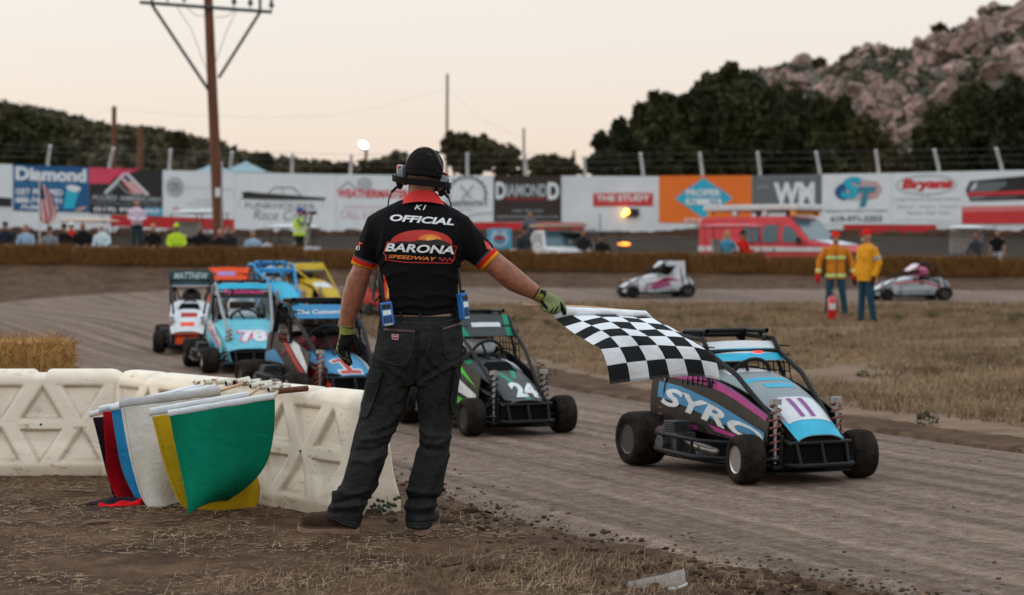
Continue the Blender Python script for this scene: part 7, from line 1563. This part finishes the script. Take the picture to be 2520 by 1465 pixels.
for s in(-1,1):
    b=MB(); b.add(sidepoly([(-.92,1.14),(-.50,1.58),(.25,1.60),(.32,1.14)],wp,s,.012),[(0,1,2,3)]); b.build('window',m_glass,TK)
    b=MB(); b.box((s*1.05,-.86,1.16),(.18,.08,.16)); b.build('mirror',m_vw,TK,bevel=.03)
    vwheel(TK,s*.80,-1.6,.36,.24); vwheel(TK,s*.80,1.5,.36,.24)
    b=MB(); b.box((s*.72,-2.51,.80),(.3,.04,.16)); b.build('headlight',m_chr,TK,bevel=.02)
b=MB(); b.box((0,-2.52,.80),(1.0,.03,.16)); b.build('grille',m_pad,TK,bevel=.01)
b=MB(); b.box((0,-.05,1.83),(1.5,1.5,.10)); b.build('roof_board',M('tan_board',(.34,.25,.18),.7),TK,bevel=.02)
for s in(-1,1):
    for y in(-.45,.35): b=MB(); b.bar((s*.6,y,1.66),(s*.6,y,1.80),.025,6); b.build('rack_foot',m_pad,TK)
# open carts
def cart(label,px,Y,rot,roof_m,body_m,post_m,roof_h=1.85,screen=False,z=None):
    x=at(px,600,Y).x; C=thing('golf_cart',label,'golf cart',(x,Y,terr(x,Y) if z is None else z),R(rot),'open carts behind the bales')
    b=MB(); shell(b,[(1.1,.28),(1.1,.75),(.35,.78),(.30,.38),(-.55,.38),(-.65,.85),(-.8,.9),(-1.15,.68),(-1.18,.28)],lambda z_: .58); b.build('body',body_m,C,bevel=.04)
    b=MB(); b.box((0,.38,.86),(1.06,.46,.12)); b.box((0,.64,1.14),(1.06,.10,.46),Matrix.Rotation(R(-12),3,'X')); b.build('seat',M('cart_seat',(.25,.23,.2),.7),C,bevel=.04)
    b=MB(); b.surf(lambda u,v: Vector(((2*u-1)*.62,-.85+1.95*v,roof_h+.07*(1-abs(2*u-1)**3)*(1-abs(2*v-1)**4))),12,12,-.05); b.build('canopy',roof_m,C,smooth=50)
    for sx in(-1,1):
        for (y,z_,yt) in((-.70,.85,-.62),(.85,.75,.90)): b=MB(); b.bar((sx*.55,y,z_),(sx*.56,yt,roof_h+.02),.018,8); b.build('post',post_m,C,smooth=60)
        for y in(-.78,.72): vwheel(C,sx*.50,y,.22,.18)
    b=MB(); c0=Vector((-.25,-.30,.98)); rt=Matrix.Rotation(R(-40),3,'X'); b.chain([c0+rt@Vector((.17*math.cos(2*PI*q/18),.17*math.sin(2*PI*q/18),0)) for q in range(19)],.014,6,flat=True); b.bar(c0,c0+Vector((0,-.3,-.25)),.015); b.build('steering_wheel',m_pad,C,smooth=60)
    if screen: b=MB(); b.add([Vector((-.55,-.72,.88)),Vector((.55,-.72,.88)),Vector((.55,-.64,roof_h)),Vector((-.55,-.64,roof_h))],[(0,1,2,3)]); b.build('windscreen',M('hazy_plastic',(.22,.20,.19),.3,var=.1,alpha=.40),C)
    return C
cart('cart with a tan canopy behind the seated spectators on the left',208,71,-62,M('tan_canopy',(.50,.38,.29),.6),paint('cart_cream',(.4,.36,.3)),m_pad,1.62)
cart('cart with a pale white canopy beside the power pole',497,66.5,50,M('white_canopy',(.55,.60,.60),.5),m_dark,m_pad,1.62)
cart('low cart with a small white roof behind the photographer',712,71,-80,M('white_canopy',(0,0,0)),m_vw,m_pad,1.42)
cart('black open utility cart with a thin dark roof beside the pickup',1463,66,40,m_pad,paint('cart_black',(.02,.02,.02)),m_pad,1.55)
cart('red open cart with a faded pink roof in front of the ambulance',1812,63.4,70,m_vp,m_redP,m_redP,1.72)
cart('cart with a tall hazy windscreen and white roof at the right',2377,65,-12,M('white_canopy',(0,0,0)),paint('cart_navy',(.03,.06,.12)),m_pad,1.70,True)
sb=thing('sponsor_board','rounded light blue board with a white and red emblem beside the pickup','board',(at(1229,588,65).x,65,Z0)); so=sb.location.copy()
def rr_(w_,h_,r): return [(sx*(w_-r)+r*math.cos(R(a0+a)),sy*(h_-r)+r*math.sin(R(a0+a))) for sx,sy,a0 in((1,1,0),(-1,1,90),(-1,-1,180),(1,-1,270)) for a in(0,30,60,90)]
cz=at(1229,588,65).z-so.z
b=MB(); b.prism([Vector((x,0,cz+z)) for x,z in rr_(.40,.34,.09)],(0,.04,0)); b.build('panel',M('board_blue',(.06,.30,.48),.4,var=.1),sb)
for pts,mt,e in((circ(0,0,.29,.24,26),M('board_white',(.45,.55,.6),.4),.006),(circ(0,-.02,.22,.17,24),M('board_ring',(.04,.22,.36),.4),.009),([(-.2,.0),(.0,.12),(.2,.0),(.0,-.06)],m_redP,.012),([(-.26,.2),(.26,.2),(.22,.27),(-.22,.27)],M('board_white',(0,0,0)),.006)):
    b=MB(); poly_on(b,pts,lambda x,z,e=e: Vector((x,-e,cz+z))); b.build('emblem',mt,sb)
for s in(-1,1): b=MB(); b.bar((s*.3,.03,-.05),(s*.3,.03,cz-.30),.025,6); b.build('leg',m_pad,sb)
# national flag on a pole
fp=thing('flag_pole','white flag pole with a drooping red and white striped flag among the spectators','flag',(at(97,600,62).x,62,terr(at(97,600,62).x,62))); fo=fp.location.copy()
b=MB(); b.bar(fo,at(97.5,436,62),.022,8); b.ell(at(97.5,434,62),(.04,.04,.04),10,6); b.build('pole',M('pole_white',(.5,.5,.5),.4),fp,smooth=60,off=fo)
LE=[(98,450),(97,480),(95,512),(97,532),(103,548)]; RE=[(112,458),(124,476),(133,505),(139,530),(122,556)]
def US(u,v): l=crom(LE,v); r=crom(RE,v); return at(l[0]+(r[0]-l[0])*u,l[1]+(r[1]-l[1])*u,62+.08*math.sin(9*u+2*v))
b=MB(); b.surf(US,26,26,.004); n=26
b.m=[(2 if (i<13 and j<9) else (i//4)%2) for i in range(n) for j in range(n)]*2+[0]*(len(b.f)-2*n*n)
b.build('striped_cloth',[fabric('flag_red',(.45,.05,.04)),fabric('flag_white',(.6,.56,.56)),fabric('flag_navy',(.06,.04,.10))],fp,smooth=180,off=fo)
# ================================================================ ground clutter
rs=np.random.RandomState(4)
def strips(n,xy,lo,hi,wlo,whi,lift,mat,name,label,stand=0):
    V=[];Fc=[];k=0
    for i in range(n):
        x,y=xy[i]; z=terr(x,y)+.003+rs.uniform(0,.008); a=rs.uniform(0,2*PI); L_=rs.uniform(lo,hi); w_=rs.uniform(wlo,whi); el=rs.uniform(0,lift) if rs.rand()>stand else rs.uniform(.5,1.4)
        d=Vector((math.cos(a)*math.cos(el),math.sin(a)*math.cos(el),math.sin(el))); p=Vector((-d.y,d.x,.25)).normalized()*w_; b0=Vector((x,y,z)); bend=Vector((rs.normal()*.2,rs.normal()*.2,rs.uniform(-.25,.05)))*L_*.5
        m_=b0+d*L_*.5; e_=b0+d*L_+bend
        if e_.z<terr(x,y)+.004: e_.z=terr(x,y)+.004+.004*rs.rand()
        V+=[b0-p,b0+p,m_+p,m_-p,e_+p*.4,e_-p*.4]; Fc+=[(k,k+1,k+2,k+3),(k+3,k+2,k+4,k+5)]; k+=6
    b=MB(); b.v=V; b.f=Fc; b.m=[0]*len(Fc); return tag(b.build(name,mat),kind='stuff',label=label,cat='straw')
m_litter=M('straw_litter',(.13,.08,.045),.85,var=.5,scale=2.2,col2=(.46,.33,.21),spec=.06)
pts=[]
while len(pts)<19000:
    x=rs.uniform(-3.6,2.2); y=7.3+rs.rand()**.8*5.2
    e=np.interp(y,[7.3,8.45,9.72,11.66,13],[1.7,.85,.0,-.75,-1.5])
    if x>e+.15*rs.normal(): continue
    if noise.noise(Vector((x*1.6,y*1.6,4)))<-.25+.4*(x>.2): continue
    pts.append((x,y))
strips(len(pts),pts,.008,.060,.0008,.0020,.10,m_litter,'straw_litter','broken straw littering the dirt in the foreground',.05)
pts=[]
while len(pts)<3000:
    cx,cy=[(-.05,7.9),(.35,7.85),(-.45,8.1),(.1,8.35),(.6,7.75),(-.8,7.7),(.3,8.2)][rs.randint(7)]; pts.append((cx+rs.normal()*.26,cy+rs.normal()*.17))
strips(len(pts),pts,.02,.09,.0007,.0015,.5,m_litter,'dry_grass_tufts','tufts of bleached dry grass in the bottom middle foreground',.55)
# clods and stones
def clodmesh(n,fn,name,label,mat,lo,hi):
    b=MB()
    for i in range(n):
        x,y=fn(); r=lo+(hi-lo)*rs.rand()**4; z=terr(x,y)+.002; o=Vector((rs.rand()*50,0,0))
        t=MB(); t.ell((0,0,0),(r*rs.uniform(.8,1.5),r*rs.uniform(.8,1.5),r*rs.uniform(.55,.9)),7,5,Matrix.Rotation(rs.uniform(0,6),3,'Z')); t.v=[Vector((x,y,z+r*.25))+q*(1+.5*noise.noise(q/r*1.3+o)) for q in t.v]; b.add(t.v,t.f)
    return tag(b.build(name,mat,smooth=35),kind='stuff',label=label,cat='dirt')
m_clod=M('clod',(.060,.036,.025),.95,var=.4,scale=9,bump=.6,bscale=60,col2=(.10,.062,.042),spec=.05)
EDG=resample(OUT[1:7],200)
def edgept():
    p=EDG[rs.randint(len(EDG))]; s=rs.normal()*.28-.12; return p[0]+s*.85,p[1]+s*.5
clodmesh(3200,edgept,'dirt_clods','dark crumbs of dirt along the near edge of the track',m_clod,.002,.013)
def heap():
    c=[(.55,7.95),(.85,7.8),(.25,8.25),(1.05,7.7),(-.1,8.3),(-.35,9.9),(.75,8.1)][rs.randint(7)]; return c[0]+rs.normal()*.22,c[1]+rs.normal()*.12
clodmesh(420,heap,'earth_lumps','lumps of dark earth in the bottom middle foreground',m_clod,.005,.034)
def trackpt():
    while True:
        y=8+rs.rand()**1.5*14; x=rs.uniform(-3,5.5)
        if inside(np.array([x]),np.array([y]),TRK[::4])[0]: return x,y
clodmesh(650,trackpt,'track_crumbs','small dark crumbs scattered on the packed clay',m_clod,.003,.011)
# infield
INF=np.array(INN+[(40,8)])
m_dry=M('dry_grass',(.16,.100,.056),.9,var=.45,scale=.6,col2=(.35,.245,.145),spec=.05)
pts=[]
while len(pts)<70000:
    y=11+rs.rand()**1.25*37; x=rs.uniform(-4,y*.275)
    if x>y*.27 or x<-y*.12: continue
    pts.append((x,y))
pa=np.array(pts); ok=inside(pa[:,0],pa[:,1],INF); dens=np.array([noise.noise(Vector((x*.45,y*.3,9)))+.5*noise.noise(Vector((x*1.7,y*1.1,2))) for x,y in pts])
edge=np.interp(pa[:,1],[9,13.3,15.2,19.4,26,33,38],[6.3,3.6,2.8,.9,-.7,-2.3,-3.1])
ok&=(dens>-.42)|(pa[:,1]>40); ok&=~((pa[:,0]-edge<.7*(1+.6*dens))&(pa[:,1]<30))
pts=pa[ok]
V=[];Fc=[];k=0
for x,y in pts:
    z=terr(x,y); tall=1.5 if y>41 else 1.0
    for _ in range(2):
        a=rs.uniform(0,PI); L_=rs.uniform(.03,.10)*tall*(1+.4*max(0,noise.noise(Vector((x*.8,y*.8,1))))); w_=rs.uniform(.004,.009)*(1+y/45); p=Vector((math.cos(a),math.sin(a),0))*w_; l=Vector((rs.normal()*.5,rs.normal()*.4,1)).normalized()*L_; b0=Vector((x+rs.normal()*.03,y+rs.normal()*.03,z-.005))
        V+=[b0-p,b0+p,b0+l+p*.2,b0+l-p*.2]; Fc.append((k,k+1,k+2,k+3)); k+=4
b=MB(); b.v=V; b.f=Fc; b.m=[0]*len(Fc); tag(b.build('dry_grass',m_dry),kind='stuff',label='short bleached grass covering the infield',cat='grass')
m_weed=M('weed_green',(.05,.05,.024),.8,var=.4,scale=3,col2=(.11,.10,.045),spec=.15)
cl=[]
for x,y in [(1450,772),(1560,770),(1660,793),(1840,800),(1250,792),(1345,800),(2470,782),(2480,795),(2360,770),(1500,790),(1730,775),(1920,772),(2200,790),(2010,765),(1210,815),(1400,812),(1790,815),(2300,782),(2420,775),(1330,925),(1880,830),(1990,835)]:
    p=kat(x,y); n=rs.randint(2,5)
    for _ in range(n): cl.append(((p.x+rs.normal()*.25,p.y+rs.normal()*.6,p.z+.06),(rs.uniform(.10,.28),rs.uniform(.1,.25),rs.uniform(.05,.10)),.16))
for _ in range(70):
    y=14+rs.rand()*32; x=rs.uniform(-3,y*.27)
    if not inside(np.array([x]),np.array([y]),INF)[0]: continue
    cl.append(((x,y,terr(x,y)+.04),(rs.uniform(.05,.15),rs.uniform(.05,.15),.05),.08))
me=leaves(cl,520,.016,91); me.materials.append(m_weed); ob=bpy.data.objects.new('weeds',me); COL.objects.link(ob); tag(ob,kind='stuff',label='dull green weed patches dotted over the infield grass',cat='weeds')
# dark dirt berm under the wall
b=MB()
for x_ in np.arange(-30,34,.22):
    y=wallp(x_)-.55; r=rs.uniform(.12,.32); t=MB(); t.ell((x_,y+rs.normal()*.2,2.2),(r*1.8,r,r*rs.uniform(.7,1.4)),8,6); t.v=[q+Vector((.06*noise.noise(q*5),0,.08*noise.noise(q*4))) for q in t.v]; b.add(t.v,t.f)
tag(b.build('dirt_berm',m_clod,smooth=60),kind='stuff',label='lumpy dark dirt heaped along the foot of the white wall',cat='dirt')
# litter in the foreground
cup=thing('plastic_cup','crushed clear plastic cup lying on the dirt at the bottom edge','plastic cup',gnd(1620,1447),R(0)); co=cup.location.copy()
m_clear=M('clear_plastic',(.62,.60,.57),.22,var=.25,scale=5,alpha=.13,coat=.6)
def cupS(u,v):
    a=PI*(.02+.96*v); x=-.12+.22*u; r=.040+.030*u; r*=1+.06*noise.noise(Vector((u*6,v*4,3)))
    return co+Vector((x,-.01+.02*u-r*math.cos(a)*.9,.006+r*.95*math.sin(a)*(.55+.45*u)))
b=MB(); b.surf(cupS,26,18,.0012); b.build('cup_wall',m_clear,cup,smooth=180,off=co)
b=MB(); b.surf(lambda u,v: cupS(1,u)+Vector((.004*math.cos(2*PI*v),0,.004*math.sin(2*PI*v))),24,8); b.build('rim',m_clear,cup,smooth=180,off=co)
b=MB(); b.surf(lambda u,v: co+Vector((.035+.075*u,-.078+.006*u,.003+.011*v+.020*u*u)),10,3,.001); b.build('label_strip',M('label_white',(0,0,0)),cup,smooth=180,off=co)
for i,(x0,y0,x1,y1,r) in enumerate(((205,1288,300,1283,.010),(150,1206,232,1212,.008),(385,1286,445,1281,.006))):
    t=thing('stick',('brown broken stick lying below the white flag','short weathered stick near the left barrier','thin stick beside the longer broken one')[i],'stick',gnd((x0+x1)/2,y0)); o=t.location.copy(); b=MB(); a_=gnd(x0,y0,.012);c_=gnd(x1,y1,.012); b.chain([a_,(a_+c_)/2+Vector((0,0,.003)),c_],[r*.7,r,r*.6],8); b.build('wood',M('stick_brown',(.13,.07,.04),.8,var=.3,scale=20),t,smooth=50,off=o)
for i,(x,y,s) in enumerate(((163,1170,1.0),(1055,1290,.6),(905,1262,.8))):
    pass
wd=thing('weed','small green weed sprouting at the end of the barrier','weed',gnd(938,1272)); wo2=wd.location.copy(); b=MB(); lf_=MB(); r2=random.Random(3)
for i in range(6):
    a=r2.uniform(-.05,.10); h=r2.uniform(.02,.12); p0=wo2+Vector((r2.uniform(-.02,.03),r2.uniform(-.03,.02),0)); p1=p0+Vector((a*.5,r2.uniform(-.03,.03),h)); b.chain([p0,(p0+p1)/2+Vector((.006,0,0)),p1],[.0018,.0016,.001],5)
    for j in range(3): q=p0+(p1-p0)*r2.uniform(.3,1); lf_.ell(q+Vector((r2.gauss(0,.01),r2.gauss(0,.01),.004)),(.012,.008,.010),8,5,Matrix.Rotation(r2.uniform(-1,1),3,'Y'))
b.build('stem',m_weed,wd,off=wo2); lf_.build('leaf_cluster',M('weed_leaf',(.018,.038,.012),.6,var=.3),wd,smooth=180,off=wo2); wd.children[1]['kind']='stuff'
